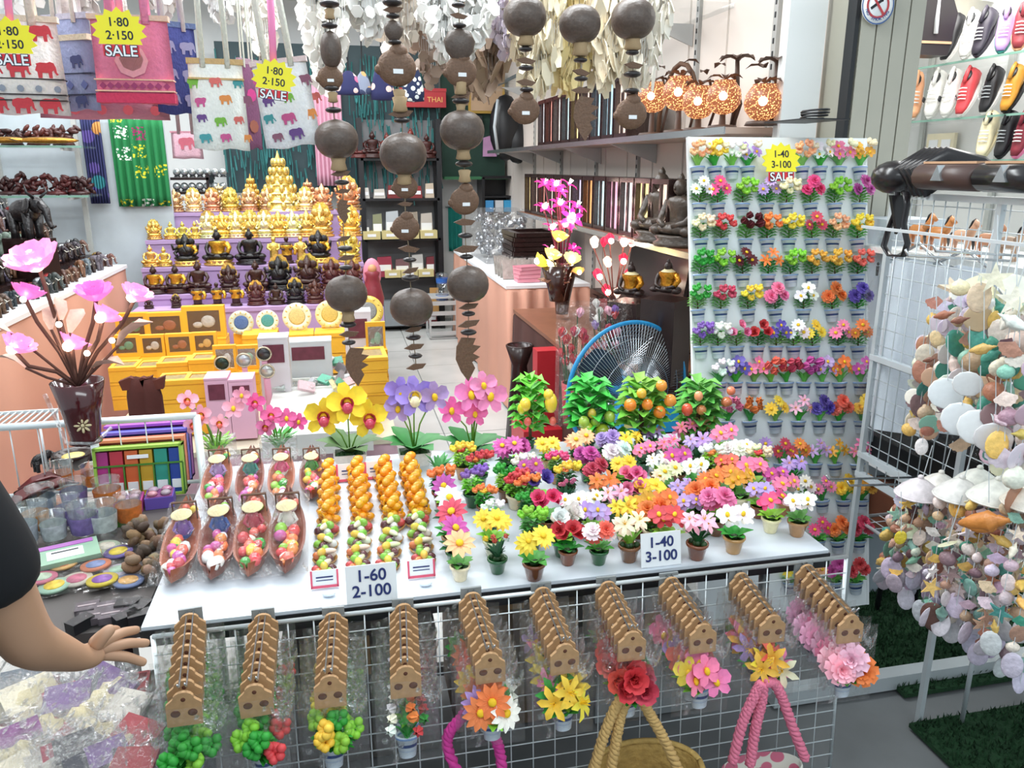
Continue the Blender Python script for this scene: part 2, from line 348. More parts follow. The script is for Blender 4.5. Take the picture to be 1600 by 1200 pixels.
for px, py, c1, c2, a, lab in shoes:
    zz = min(SZ, key=lambda z: abs(PX(px, py, 3.30).z-z)); p = PX(px, py, 3.30); s = mpp(p)*66
    t = thing('sneaker', lab, 'shoe', (3.30, p.y, zz+.5*s), (0, R(62), R(-150+a)), s)
    col = lambda c: C.get(c) or S(c)
    up_ = put('upper', KS, t, col=col(c1)); put('sole', KSO, t, col=col(c2)); put('lace', KLC, up_, col=col('white' if c1 not in ('black',) else 'grey')); put('pull_tab', KTG, up_, col=col(c1)); put('opening', KHO, up_)
    if 'square' in lab: mk('mark', lambda b: b.box((.15, .19, .22), (.1, .02, .1)), blackm, parent=t); mk('mark', lambda b: b.box((.15, -.19, .22), (.1, .02, .1)), blackm, parent=t)
    if 'letters' in lab or c1 == 'red':
        text('lettering', 'eme', .25, t, (0.02, -.20, .14), (R(78), 0, 0), whitep, .002)
# big black bag on top shelf next to pillar
p = PX(1425, 110, 3.30); t = thing('black_shopping_bag', 'black tote bag with tan base line on the top shoe shop shelf', 'bag', (2.95, p.y*.9+.0, SZ[0]+.02))
mk('body', lambda b: b.prism([(-.17, 0), (.17, 0), (.20, .2), (.13, .33), (-.13, .33), (-.19, .2)], .12), mat('black_leather', S('#231d1f'), .4), parent=t)
mk('piping', lambda b: b.box((0, -.063, .06), (.36, .006, .012)), mat('tan_piping', S('#c49a78'), .5), parent=t)
mk('strap', lambda b: b.tube([(-.1, -.04, .33), (-.08, -.04, .45), (.04, -.04, .46), (.08, -.05, .3), (.08, -.065, .1)], .012, 6), whitep, parent=t)
# round light reflection in the shoe shop, built as a dish with glowing bulb
t = thing('round_reflection', 'round white light reflection over the shoe shelves, built as a lamp', 'lamp', PY(1468, 12, 4.2))
mk('dish', lambda b: b.lathe([(.02, .10), (.12, .06), (.26, .0), (.28, -.01)], 24), whitep, parent=t)
mk('bulb', lambda b: b.lathe([(.001, -.12), (.05, -.1), (.06, -.05), (.04, 0), (.03, .05)], 14), mat('reflection_glow', S('#fff4dc'), .3, emit=1.5), parent=t)
t = put('wall_socket', K('sock', lambda b: (b.box((0, 0, 0), (.02, .22, .14)), b.box((-.012, .05, 0), (.004, .07, .07), m=1), b.box((-.012, -.05, 0), (.004, .07, .07), m=1)), [mat('cream_plastic', S('#e8dfc2'), .5), whitep]), None, PX(1470, 228, 3.48), label='cream double wall socket below the shoe shelves', cat='socket')
# ---- mats of artificial turf on the concrete
def turf(b, x0, x1, y0, y1):
    b.box(((x0+x1)/2, (y0+y1)/2, .008), (x1-x0, y1-y0, .014))
    for _ in range(9000):
        x, y = rnd(x0, x1), rnd(y0, y1); a = rnd(0, 6.28); d = .004
        b.add([(x-d*math.cos(a), y-d*math.sin(a), .014), (x+d*math.cos(a), y+d*math.sin(a), .014), (x+rnd(-.01, .01), y+rnd(-.01, .01), .034)], [(0, 1, 2)])
for (x0, x1, y0, y1, lab) in ((1.70, 3.2, 1.85, 2.5, 'dark green artificial turf mat behind the shell rack foot bar'), (1.62, 3.1, 1.05, 1.73, 'dark green artificial turf mat in front of the shell rack')):
    put('turf_mat', K(('turf', x0), lambda b: turf(b, x0, x1, y0, y1), grassm), label=lab, cat='mat')
# ================================================================ PROTOTYPES: flowers and pots
pi = math.pi
def h_daisy(b): [b.petal(2*pi*k/11, 1, .42, .45, -.15, base=.1) for k in range(11)]; b.ell((0, 0, .16), (.27, .27, .14), 8, 5, 1)
def h_carn(b):
    for n, l, e0, e1, z in ((9, 1, .25, -.1, 0), (8, .8, .75, .35, .1), (6, .62, 1.15, .8, .18), (4, .45, 1.4, 1.2, .22)):
        for k in range(n): b.petal(2*pi*k/n+z*5, l, .62*l, e0, e1, base=.05, tip=.8, z=z, cup=rnd(-.12, .2), segs=3)
def h_rose(b):
    for n, l, e0, e1, z in ((5, 1, .3, .75, 0), (5, .8, .8, 1.2, .05), (4, .6, 1.2, 1.6, .1), (3, .45, 1.5, 2.0, .15)):
        for k in range(n): b.petal(2*pi*k/n+z*9, l, .95*l, e0, e1, base=.04, tip=.7, z=z, cup=.25, segs=3)
def h_lily(b): [b.petal(2*pi*k/6, 1.15, .46, 1.0, -.35, base=.03) for k in range(6)]; [b.tube([(0, 0, .1), (.18*math.cos(k*1.26), .18*math.sin(k*1.26), .7)], .03, 4, 1) for k in range(5)]
def h_orchid(b): [b.petal(pi/2+2*pi*k/5, .95, (.95 if k in (1, 4) else .62), .25, .0, base=.03, tip=.5) for k in range(5)]; b.ell((0, -.05, .15), (.2, .28, .16), 8, 5, 1)
def h_tulip(b):
    for n, z in ((3, 0), (3, .04)): [b.petal(2*pi*k/3+z*26, 1.1, .85, .75, 2.05, base=.12, tip=.35, z=z, cup=.28) for k in range(3)]
def h_ball(b): [b.ell((.55*math.cos(k*2.4)*(k % 3+1)/3, .55*math.sin(k*2.4)*(k % 3+1)/3, .35+.2*((k*7) % 3)), .34, 7, 5) for k in range(9)]
def h_lotus(b):
    for n, l, e0, e1, z in ((9, 1, .35, 1.0, 0), (8, .9, .8, 1.35, .03), (6, .7, 1.2, 1.7, .06)):
        for k in range(n): b.petal(2*pi*k/n+z*9, l, .72*l, e0, e1, base=.08, tip=.35, z=z, cup=.25)
HEADS = dict(daisy=h_daisy, carn=h_carn, rose=h_rose, lily=h_lily, orchid=h_orchid, tulip=h_tulip, ball=h_ball, lotus=h_lotus)
def head(t): return K('blossom_'+t, HEADS[t], [petalm, yel])
def f_blades(b): [b.petal(k*2.39+rnd(-.3, .3), rnd(.75, 1.1), .2, 1.4, rnd(.3, 1.0), base=.05, cup=.25) for k in range(13)]
def f_bush(b):
    b.tube([(0, 0, 0), (.03, 0, .5)], .045, 5, 1)
    for k in range(36):
        a = k*2.39; zz = .25+.70*(k/36); T = b.T; rr = .42*math.sin(pi*(.2+.75*k/34))
        b.T = Matrix.Translation((rr*math.cos(a)*.5, rr*math.sin(a)*.5, zz-.1)); b.petal(a, .46, .34, .7, -.1, segs=3, tip=.15); b.T = T
def f_broad(b): [b.petal(k*2.39, rnd(.7, .95), .42, 1.15, rnd(-.1, .3), base=.04, cup=.12) for k in range(8)]
FOL = dict(blades=f_blades, bush=f_bush, broad=f_broad)
brownst = mat('brown_stem', S('#5d4230'), .8)
def fol(t): return K('foliage_'+t, FOL[t], [leafm, brownst])
def p_ceramic(b): b.lathe([(.001, 0), (.125, 0), (.14, .02), (.195, .27), (.225, .30), (.225, .35), (.19, .355), (.185, .31), (.001, .30)], 16)
def p_mag(b): b.lathe([(.001, 0), (.15, 0), (.165, .03), (.205, .82), (.235, .84), (.235, 1), (.20, 1), (.19, .85), (.001, .84)], 14, sy=.7)
KPOT = K('ceramic_pot', p_ceramic, gloss); KMAG = K('striped_pot', p_mag, potblue)
KSOIL = K('moss', lambda b: [b.ell((.11*math.cos(k*2.4)*(k % 2+.3), .11*math.sin(k*2.4)*(k % 2+.3), .31+.02*(k % 3)), .07, 6, 4) for k in range(7)], leafm)
def look_rot(az, el): return (el, 0, az)
def potted(loc, H, heads, ft='blades', pc='brown', label='', group=None, rot=(0, 0, 0), mag=False, hr=.17, gc=None, tilt=.75, name='potted_flower', cat='artificial flower'):
    t = thing(name, label, cat, loc, rot, H, group)
    if mag: put('pot', KMAG, t, sc=(.86, .9, .34))
    else: pot_ = put('pot', KPOT, t, col=jit(C.get(pc) or S(pc)))
    if not mag: put('moss', KSOIL, t.children[-1] if False else pot_, col=S('#2c4a26'))
    g = jit(gc or random.choice([C['green'], S('#3f9a3c'), C['lime'], C['dkgreen'], S('#4c8a3a')]), .2)
    put('foliage', fol(ft), t, (0, 0, .28), (0, 0, rnd(0, 6)), (.44, .44, .5), col=g)
    n = len(heads)
    for i, (ht, c) in enumerate(heads):
        if n == 1: x = y = 0; z = .85
        else:
            a = 2*pi*i/n+.5; x = .21*math.cos(a); y = .15*math.sin(a)*(.3 if mag else 1); z = (.74 if mag else .78)-.13*math.sin(a)
        cc = C.get(c) or S(c); r = hr*rnd(.9, 1.12)*(1.5 if n == 1 else 1)
        put('blossom', head(ht), t, (x, y-(.17 if mag else 0), z), (tilt+rnd(-.25, .2), rnd(-.25, .25)+x*1.5, rnd(-.4, .4)), r, col=jit(cc, .1))
    return t
def cname(c):
    return {'ltpink': 'pale pink', 'hotpink': 'bright pink', 'dkgreen': 'dark green', 'lilac': 'lilac', 'gold': 'golden yellow'}.get(c, c)
# ================================================================ THE WHITE BOARD OF MAGNET FLOWER POTS
BT0, BT1 = Vector((1.16, 2.55, 1.745)), Vector((1.83, 2.55, 1.745)); BB0 = Vector((1.16, 2.23, .10))
bn = (BT1-BT0).cross(BB0-BT0).normalized()
if bn.y > 0: bn = -bn
bl = (BB0-BT0).length; lean = math.atan2(BT0.y-BB0.y, BT0.z-BB0.z)
boardm = mat('white_foam_board', S('#eef2f4'), .4, var=.03, scale=2)
t = thing('display_board', 'tall white board covered in rows of miniature potted flowers', 'board', BB0+Vector((.335, 0, 0)), (-lean, 0, 0))
mk('panel', lambda b: b.box((0, .006, bl/2), (.67, .012, bl)), boardm, parent=t)
mk('edge_tape', lambda b: (b.box((-.333, .006, bl/2), (.008, .016, bl)), b.box((.333, .006, bl/2), (.008, .016, bl))), whitep, parent=t)
def onboard(px, py):
    d = ray(px, py); k = (BT0-CAM).dot(bn)/d.dot(bn); return CAM+d*k
BROWS = [ # pot-centre y, then x list and per plant (head, colours..)
 (270, [(1088, 'ball', 'peach'), (1115, 'ball', 'yellow'), (1141, 'ball', 'white'), (1166, 'orchid', 'lilac'), (1250, 'ball', 'peach'), (1278, 'orchid', 'white'), (1307, 'orchid', 'pink'), (1340, 'orchid', 'gold')], 'blades'),
 (327, [(1090, 'daisy', 'white'), (1120, 'daisy', 'hotpink'), (1157, 'ball', 'lime'), (1195, 'daisy', 'lilac'), (1226, 'ball', 'cream'), (1264, 'carn', 'hotpink'), (1301, 'ball', 'lime'), (1338, 'carn', 'magenta')], 'bush'),
 (382, [(1093, 'ball', 'cream'), (1125, 'ball', 'red'), (1162, 'tulip', 'maroon'), (1196, 'ball', 'orange'), (1229, 'ball', 'yellow'), (1265, 'daisy', 'crimson'), (1297, 'ball', 'peach'), (1336, 'ball', 'yellow')], 'bush'),
 (437, [(1092, 'ball', 'green'), (1122, 'ball', 'lime'), (1158, 'daisy', 'maroon'), (1197, 'lily', 'orange'), (1233, 'ball', 'lime'), (1266, 'ball', 'gold'), (1301, 'ball', 'gold'), (1336, 'ball', 'coral')], 'bush'),
 (491, [(1089, 'ball', 'green'), (1124, 'ball', 'crimson'), (1167, 'ball', 'yellow'), (1209, 'carn', 'pink'), (1252, 'orchid', 'white'), (1297, 'carn', 'orange'), (1336, 'carn', 'violet')], 'bush'),
 (548, [(1093, 'ball', 'purple'), (1120, 'ball', 'white'), (1149, 'rose', 'pink'), (1180, 'rose', 'red'), (1209, 'orchid', 'violet'), (1237, 'daisy', 'white'), (1267, 'daisy', 'yellow'), (1306, 'daisy', 'pink'), (1337, 'daisy', 'orange')], 'bush'),
 (604, [(1122, 'ball', 'white'), (1147, 'orchid', 'violet'), (1174, 'orchid', 'pink'), (1202, 'tulip', 'coral'), (1226, 'tulip', 'crimson'), (1252, 'tulip', 'magenta'), (1281, 'orchid', 'lilac'), (1309, 'orchid', 'orange'), (1340, 'orchid', 'magenta')], 'blades'),
 (664, [(1135, 'tulip', 'pink'), (1170, 'tulip', 'orange'), (1209, 'daisy', 'yellow'), (1244, 'lily', 'ltpink'), (1277, 'carn', 'violet'), (1307, 'carn', 'coral'), (1341, 'carn', 'yellow')], 'blades'),
 (730, [(1185, 'daisy', 'lilac'), (1217, 'daisy', 'crimson'), (1241, 'daisy', 'orange'), (1270, 'lily', 'lilac'), (1302, 'lily', 'gold'), (1337, 'lily', 'pink')], 'blades'),
 (787, [(1282, 'daisy', 'pink'), (1314, 'carn', 'yellow'), (1341, 'carn', 'gold'), (1250, 'daisy', 'white')], 'blades'),
 (850, [(1275, 'daisy', 'hotpink'), (1306, 'carn', 'orange'), (1338, 'carn', 'crimson')], 'broad'),
 (914, [(1232, 'daisy', 'yellow'), (1266, 'daisy', 'peach'), (1300, 'carn', 'magenta'), (1334, 'carn', 'red')], 'broad')]
leanr = (-lean, 0, 0)
for ri, (py, row, ft) in enumerate(BROWS):
    for ci, (px, ht, c) in enumerate(sorted(row)):
        p = onboard(px, py+12)+bn*.014; H = mpp(p)*60
        if ht == 'ball' or ht == 'tulip': hs = [(ht, c)]*5; hr = .145
        elif ht in ('carn',): hs = [(ht, c)]*3; hr = .17
        elif ht == 'orchid': hs = [(ht, c)]*3; hr = .17
        else: hs = [(ht, c)]*3; hr = .16
        if ht == 'tulip': hr = .26
        if ri == 0: hs = hs + [('ball', 'cream')]
        potted(p, H, hs, ft, mag=True, hr=hr, rot=(-lean, rnd(-.06, .06), 0), tilt=1.25, gc=random.choice([S('#3fa83f'), S('#62bb4c'), S('#7cc35a')]),
               label='magnet pot of %s blossoms, %s from left in %s board row' % (cname(c), ORD[ci], ORD[ri]), group='flower magnets on the white board', name='flower_magnet')
# ---------------------------------------------------------------- signs
yelcard = mat('yellow_card', S('#f3e52b'), .5, var=.02); blackink = mat('black_ink', S('#1c2130'), .6, var=.02)
redcard = mat('red_card', S('#d42a35'), .5, var=.02)
def star_sign(loc, s, l1, l2, label, rot=(0, 0, 0)):
    t = thing('price_sign', label, 'sign', loc, rot, s)
    def st(b):
        o = []
        for k in range(28):
            a = 2*pi*k/28; q = 1 if k % 2 else .80
            o.append((.62*q*math.cos(a), max(-.30, .52*q*math.sin(a))))
        b.prism(o, .01)
    sb = put('starburst', K('starburst', st, yelcard), t)
    def bl(b):
        b.box((0, 0.002, -.44), (.80, .008, .25))
    put('red_strip', K('sale_strip', bl, redcard), t)
    text('price', l1, .27, sb, (0, -.008, .10), (R(90), 0, 0), blackink, .002, .004)
    text('price', l2, .27, sb, (0, -.008, -.19), (R(90), 0, 0), blackink, .002, .004)
    text('outline', 'SALE', .34, t, (0, -.008, -.56), (R(90), 0, 0), blackink, .001, .022)
    text('lettering', 'SALE', .34, t, (0, -.012, -.56), (R(90), 0, 0), whitep, .002, .004)
    return t
p = onboard(1208, 256)+bn*.05
star_sign(p, mpp(p)*55, '1-40', '3-100', 'yellow starburst sale sign on the white flower board', (-lean, 0, 0))
def card(loc, wd, hg, lines, label, rot=(0, 0, 0), name='price_card', ink=inkm, size=None, border=None):
    t = thing(name, label, 'sign', loc, rot)
    mk('card', lambda b: b.box((0, 0, hg/2), (wd, .003, hg)), whitep, parent=t)
    if border: mk('border', lambda b: (b.box((0, -.002, 0.003), (wd, .002, .006)), b.box((0, -.002, hg-.003), (wd, .002, .006)), b.box((-wd/2+.003, -.002, hg/2), (.006, .002, hg)), b.box((wd/2-.003, -.002, hg/2), (.006, .002, hg))), border, parent=t)
    n = len(lines)
    for i, l in enumerate(lines): text('lettering', l, size or hg*.5, t, (0, -.003, hg*(1-(i+.86)/n)+.001*0), (R(90), 0, 0), ink, .0004, .0004)
    return t
# ================================================================ THE DISPLAY TABLE
TZ = .75; TX0, TX1, TY0, TY1 = -.435, 1.13, 1.53, 2.43
t = thing('display_table', 'long white folding table with black edge carrying the souvenirs', 'table', ((TX0+TX1)/2, (TY0+TY1)/2, 0))
cx, cy = (TX0+TX1)/2, (TY0+TY1)/2
tabtop = mat('white_laminate', S('#cfd6de'), .25, var=.05, scale=3)
mk('tabletop', lambda b: b.box((0, 0, TZ-.004), (TX1-TX0-.006, TY1-TY0-.006, .008)), tabtop, parent=t)
mk('edge_band', lambda b: b.box((0, 0, TZ-.026), (TX1-TX0, TY1-TY0, .036)), blackm, parent=t)
for sx in (-1, 1):
    for sy in (-1, 1): mk('leg', lambda b: b.tube([(sx*.72, sy*.30, .0), (sx*.70, sy*.30, TZ-.045)], .014, 8), mat('grey_leg', S('#8a8f92'), .35, metal=.5), parent=t)
mk('stretcher', lambda b: b.tube([(-.70, .30, .3), (.70, .30, .3)], .01, 6), MATS['grey_leg'], parent=t)
def ontab(px, py, z=0): p = PZ(px, py, TZ+z); return p
# ---- flower pots listed from the photograph: (px, py of blossoms, colour, kind)
FL = [(689,738,'orange','ball'),(694,762,'magenta','daisy'),(702,782,'white','daisy'),(706,804,'crimson','daisy'),(711,829,'magenta','daisy'),(718,853,'peach','daisy'),
(723,700,'yellow','ball'),(748,714,'red','ball'),(757,765,'orange','ball'),(768,790,'white','ball'),(770,812,'yellow','daisy'),(777,842,'coral','tulip'),(738,740,'purple','ball'),
(795,697,'magenta','daisy'),(790,735,'green','ball'),(808,698,'magenta','rose'),(816,718,'white','ball'),(830,728,'magenta','daisy'),(842,750,'violet','rose'),(805,745,'red','ball'),(822,752,'orange','ball'),
(857,694,'yellow','daisy'),(870,713,'hotpink','ball'),(885,731,'yellow','ball'),(885,755,'pink','tulip'),(855,780,'hotpink','rose'),(825,777,'green','ball'),(832,803,'lime','ball'),(835,843,'yellow','daisy'),
(905,686,'peach','daisy'),(918,710,'magenta','carn'),(930,730,'crimson','carn'),(944,752,'orange','lily'),(960,772,'ltpink','lily'),(950,685,'lilac','carn'),(963,705,'white','carn'),(975,724,'yellow','daisy'),
(990,742,'pink','rose'),(987,763,'pink','rose'),(985,685,'yellow','lily'),(1007,700,'pink','orchid'),(1020,676,'lilac','lily'),(1028,718,'white','lily'),(1043,736,'cream','daisy'),(1017,760,'yellow','orchid'),(1000,785,'gold','orchid'),(975,793,'yellow','lily'),
(1042,692,'pink','lily'),(1060,712,'magenta','orchid'),(1070,668,'pink','lily'),(896,782,'white','orchid'),(921,778,'white','orchid'),(928,798,'lilac','orchid'),(880,808,'white','rose'),(888,830,'red','rose'),
(937,830,'coral','carn'),(985,818,'cream','lily'),(1035,780,'orange','orchid'),(1020,795,'orange','carn'),(1045,806,'red','orchid'),(1066,760,'lilac','lily'),(1078,783,'lilac','orchid'),(1087,728,'white','orchid'),
(1097,765,'orange','carn'),(1108,748,'orange','daisy'),(1122,778,'pink','carn'),(1132,740,'orange','orchid'),(1136,720,'coral','orchid'),(1158,745,'gold','orchid'),(1092,815,'ltpink','lily'),(1150,805,'white','orchid'),
(1188,765,'lilac','orchid'),(1148,703,'white','carn'),(1090,690,'lilac','lily'),(1112,704,'white','ball'),(1103,662,'peach','lily'),(1131,676,'pink','orchid'),(1160,697,'white','orchid'),(1178,728,'pink','orchid'),
(1208,780,'hotpink','orchid'),(1213,740,'magenta','orchid'),(1228,755,'pink','orchid'),(1250,783,'white','orchid'),(1186,705,'cream','ball'),(1240,725,'lilac','lily')]
ftk = dict(ball='bush', daisy='broad', carn='broad', rose='broad', lily='blades', orchid='broad', tulip='blades')
potc = ['brown', 'brown', 'dkgreen', 'cream', 'tan', 'brown']
hp = {'daisy': 'daisy', 'ball': 'small round', 'carn': 'ruffled', 'rose': 'rose', 'lily': 'pointed lily', 'orchid': 'orchid', 'tulip': 'tulip'}
pl = []
for px, py, c, k in FL:
    H = .112*(1+.12*rnd(-1, 1)); big = 1.0
    p = PZ(px, py, TZ+H*.80)
    if p.y > 2.15: # standing on the low step at the back
        pass
    pl.append([p.x, p.y, c, k, H, px, py])
rows = sorted(pl, key=lambda q: q[1]); nr = 0; i = 0
while i < len(rows):
    chunk = sorted(rows[i:i+10], key=lambda q: q[0]); 
    for j, q in enumerate(chunk):
        x, y, c, k, H, px, py = q
        front = py > 812
        pc = {718: 'cream', 777: 'dkgreen', 835: 'brown', 888: 'brown', 937: 'dkgreen', 988: 'dkgreen', 1043: 'dkgreen', 1092: 'brown', 1150: 'tan', 1208: 'cream', 1250: 'tan'}.get(px, random.choice(potc))
        z = TZ
        single = px < 720 and k == 'daisy'
        hs = [(k, c)]*(1 if single else 5 if k in ('ball', 'tulip') else 4)
        if k == 'ball' and c not in ('green', 'lime'): hs[1] = (k, random.choice(['yellow', 'red', 'white', 'orange']))
        if c == 'coral' and k in ('tulip', 'carn'): hs[0] = (k, 'white'); hs[2] = (k, 'yellow' if k == 'tulip' else 'white')
        if y > 2.37:
            p2 = PY(px, py, 2.37); x, y = p2.x, 2.37; z = max(TZ, p2.z-H*.8)
        potted((x, y, z), H, hs, ftk[k], pc=pc, hr=(.16 if k in ('ball', 'tulip') else .21 if not single else .20), gc=random.choice([C['green'], C['lime'], C['dkgreen'], S('#4c9a3a')]), rot=(0, 0, rnd(-1, 1)*0.5),
               label='pot of %s %s blossoms, %s from left in %s table row' % (cname(c), hp[k], ORD[j], ORD[nr]), group='miniature potted flowers on the table', tilt=.7)
    i += 10; nr += 1
print('flowers', len(pl), nr)
# ================================================================ VENDOR BOATS, FRUIT, SIGNS AND ORCHIDS ON THE TABLE
def boat(b):
    vs = []; n = 9
    for i in range(n):
        t = i/(n-1)*2-1; w_ = .5*(1-abs(t)**2.6)+.05; up = .28*abs(t)**3
        for x, z in ((-w_, .30+up), (-w_*.75, .05+up), (0, up), (w_*.75, .05+up), (w_, .30+up), (w_*.86, .30+up), (0, .14+up), (-w_*.86, .30+up)): vs.append((x*.62, t*1.15, z))
    b.add(vs, [(i*8+k, i*8+(k+1) % 8, (i+1)*8+(k+1) % 8, (i+1)*8+k) for i in range(n-1) for k in range(8)]+[tuple(range(8))[::-1], tuple(range((n-1)*8, n*8))], 0, False)
KB = K('boat_hull', boat, paint)
def vend(b):
    b.lathe([(.16, 0), (.17, .1), (.13, .3), (.10, .42), (.04, .46), (.001, .47)], 10)
    b.tube([(-.11, 0, .38), (-.20, -.06, .22), (-.10, -.18, .18)], [.05, .04, .03], 6); b.tube([(.11, 0, .38), (.20, -.06, .22), (.10, -.18, .18)], [.05, .04, .03], 6)
KV = K('vendor_body', vend, paint)
KH = K('vendor_head', lambda b: (b.ell((0, 0, .53), .085, 9, 7), b.ell((0, .02, .55), (.09, .085, .08), 9, 6, 1), b.ell((-.03, -.082, .54), .012, 5, 4, 1), b.ell((.03, -.082, .54), .012, 5, 4, 1)), [mat('skin_tone', S('#c98f66'), .5), blackm])
KHAT = K('cone_hat', lambda b: b.lathe([(.001, .72), (.20, .585), (.21, .575), (.001, .62)], 14), mat('straw_hat', S('#e8d8a8'), .8, bump=.3, scale=30))
KFR = K('fruit', lambda b: b.ell((0, 0, 0), 1, 8, 6), gloss)
def bagfilm(b, w_=.5, h=1.0, t=.16, seed=3, nx=6, nz=8, neck=0):
    rg = random.Random(seed)
    for s_ in (-1, 1):
        vs = []
        for i in range(nz+1):
            for j in range(nx+1):
                u, v = j/nx*2-1, i/nz
                ed = (1-u*u)*math.sin(math.pi*min(1, .1+v*.9))**.6
                vs.append((u*w_*(1-neck*(1-v)*.0), s_*t*max(0, ed)*(1+rg.uniform(-.35, .35)), -v*h+(rg.uniform(-.02, .02) if 0 < i < nz else 0)))
        b.add(vs, [(i*(nx+1)+j, i*(nx+1)+j+1, (i+1)*(nx+1)+j+1, (i+1)*(nx+1)+j) for i in range(nz) for j in range(nx)], 0, False)
KF = [K(('clear_film', s_), lambda b: bagfilm(b, seed=s_), film2) for s_ in range(4)]
KFL = K('clear_wrap', lambda b: bagfilm(b, .40, 2.5, .42, 9, 5, 10), film2)
fc = [C['lime'], C['orange'], C['red'], C['white'], C['yellow'], C['magenta'], C['green'], C['coral'], C['cream'], C['maroon']]
dc = ['purple', 'white', 'hotpink', 'blue', 'lilac', 'green', 'crimson', 'teal']
# px of lower end, py of lower end, py of upper end
bt = [(268, 925, 800, 'front'), (330, 920, 795, 'front'), (388, 915, 790, 'front'), (446, 910, 788, 'front'), (330, 808, 718, 'back'), (385, 802, 716, 'back'), (437, 797, 714, 'back'), (487, 790, 712, 'back')]
for i, (px, y1, y0, row) in enumerate(bt):
    a = PZ(px, y1, TZ); d_ = Vector((520-px, 260-y1)).normalized(); c = PZ(px+(y1-y0)*(-d_.x/d_.y)*-1 if False else px+(520-px)*(y1-y0)/(y1-260), y0, TZ+.05); L_ = c.y-a.y; sc = L_/2.5
    t = thing('vendor_boat', 'fruit boat with a hatted vendor, %s from left in the %s row' % (ORD[i % 4], row), 'souvenir', (a.x, a.y+L_/2, TZ+.012), (R(12), 0, 0), (sc*1.0, sc, sc), 'vendor boats')
    put('hull', KB, t, col=S('#7a3a26') if i % 2 else S('#9a5436'))
    for k, (fy, s_) in enumerate(((.38, 1.0), (-.0, .0))):
        if not s_: continue
        ve = put('vendor', KV, t, (0, fy, .16), (0, 0, 0), .85, col=C[dc[(i*3+k) % 8]]); put('head', KH, ve); put('hat', KHAT, ve, (0, 0, .02), sc=(1.12, 1.12, 1))
        put('sash', K('sash', lambda b: b.lathe([(.175, .02), (.18, .10), (.16, .12)], 10), paint), ve, (0, 0, .01), col=C[dc[(i*5+3) % 8]])
    put('brace', K('sunshade', lambda b: (b.tube([(-.22, 0, 0), (-.22, .1, .55)], .015, 4), b.tube([(.22, 0, 0), (.22, .1, .55)], .015, 4), b.box((0, .1, .56), (.46, .05, .02))), brownst), t, (0, .62, .15))
    for k in range(15):
        fx, fy = rnd(-.17, .17), -.95+1.05*(k/15)+rnd(-.04, .04); q = rnd(.085, .125)
        put('fruit', KFR, t, (fx*(1-.4*abs(fy)), fy, .30+.25*max(0, -fy-.5)*.6+rnd(0, .1)), (0, 0, 0), (q, q*rnd(.9, 1.5), q*.9), col=jit(random.choice(fc[:8])))
    for k in range(5): put('fruit', KFR, t, (rnd(-.15, .15), .7+.07*k, .38), sc=.09, col=jit(random.choice(fc)))
    put('wrap', KFL, t, (0, 1.25, .34), (R(-90), 0, 0))
# bunches of golden fruit: 4 columns x 5; and wrapped fruit baskets: 4 columns x 4
cols = [((513, 748), (513, 812)), ((558, 744), (566, 808)), ((600, 742), (614, 806)), ((640, 738), (655, 800))]
def goldbunch(b):
    for k in range(12):
        a = k*2.4; r_ = .33*(1-(k/12)*.75); z = .12+.85*(k/12)
        b.ell((r_*math.cos(a), r_*math.sin(a), z), (.21, .17, .15), 7, 5, 0, (rnd(-1, 1), 0, a))
KG = K('golden_fruit_pile', goldbunch, gloss)
KGB = K('basket', lambda b: b.lathe([(.001, 0), (.36, 0), (.44, .14), (.41, .15), (.30, .03)], 14), mat('bamboo_basket', S('#c08a3a'), .6, bump=.5, scale=30))
KBAN = K('banana', lambda b: b.tube([(.5*math.cos(a)-.3, 0, .5*math.sin(a)) for a in [x*.22 for x in range(-2, 5)]], [.03, .08, .1, .1, .1, .08, .03], 6), gloss)
for ci, ((x0, y0), (x1, y1)) in enumerate(cols):
    for k in range(5):
        u = k/4; px, py = x0+(x1-x0)*u, y0+(y1-y0)*u; p = PZ(px, py+6, TZ); s_ = mpp(p)*42
        t = thing('golden_fruit_bunch', 'glossy orange-yellow fruit cluster, %s from the back in the %s column from left' % (ORD[k], ORD[ci]), 'souvenir', p, (0, 0, 0), s_, 'golden fruit clusters')
        put('basket', KGB, t)
        for q in range(9):
            a = q*2.4; r_ = .26*(1-(q/9)*.8); put('fruit', KFR, t, (r_*math.cos(a), r_*math.sin(a), .16+.72*(q/9)), (rnd(-1, 1), 0, a), (.22, .17, .16), col=jit(S('#f2a51c'), .12))
        put('banana', KBAN, t, (-.2, -.2, .3), (0, 0, rnd(0, 3)), .5, col=S('#f7bd25')); put('banana', KBAN, t, (.25, -.1, .35), (0, .5, rnd(0, 3)), .45, col=S('#f5b41f'))
cols2 = [((511, 838), (507, 900)), ((563, 834), (560, 893)), ((614, 828), (606, 890)), ((652, 822), (662, 882))]
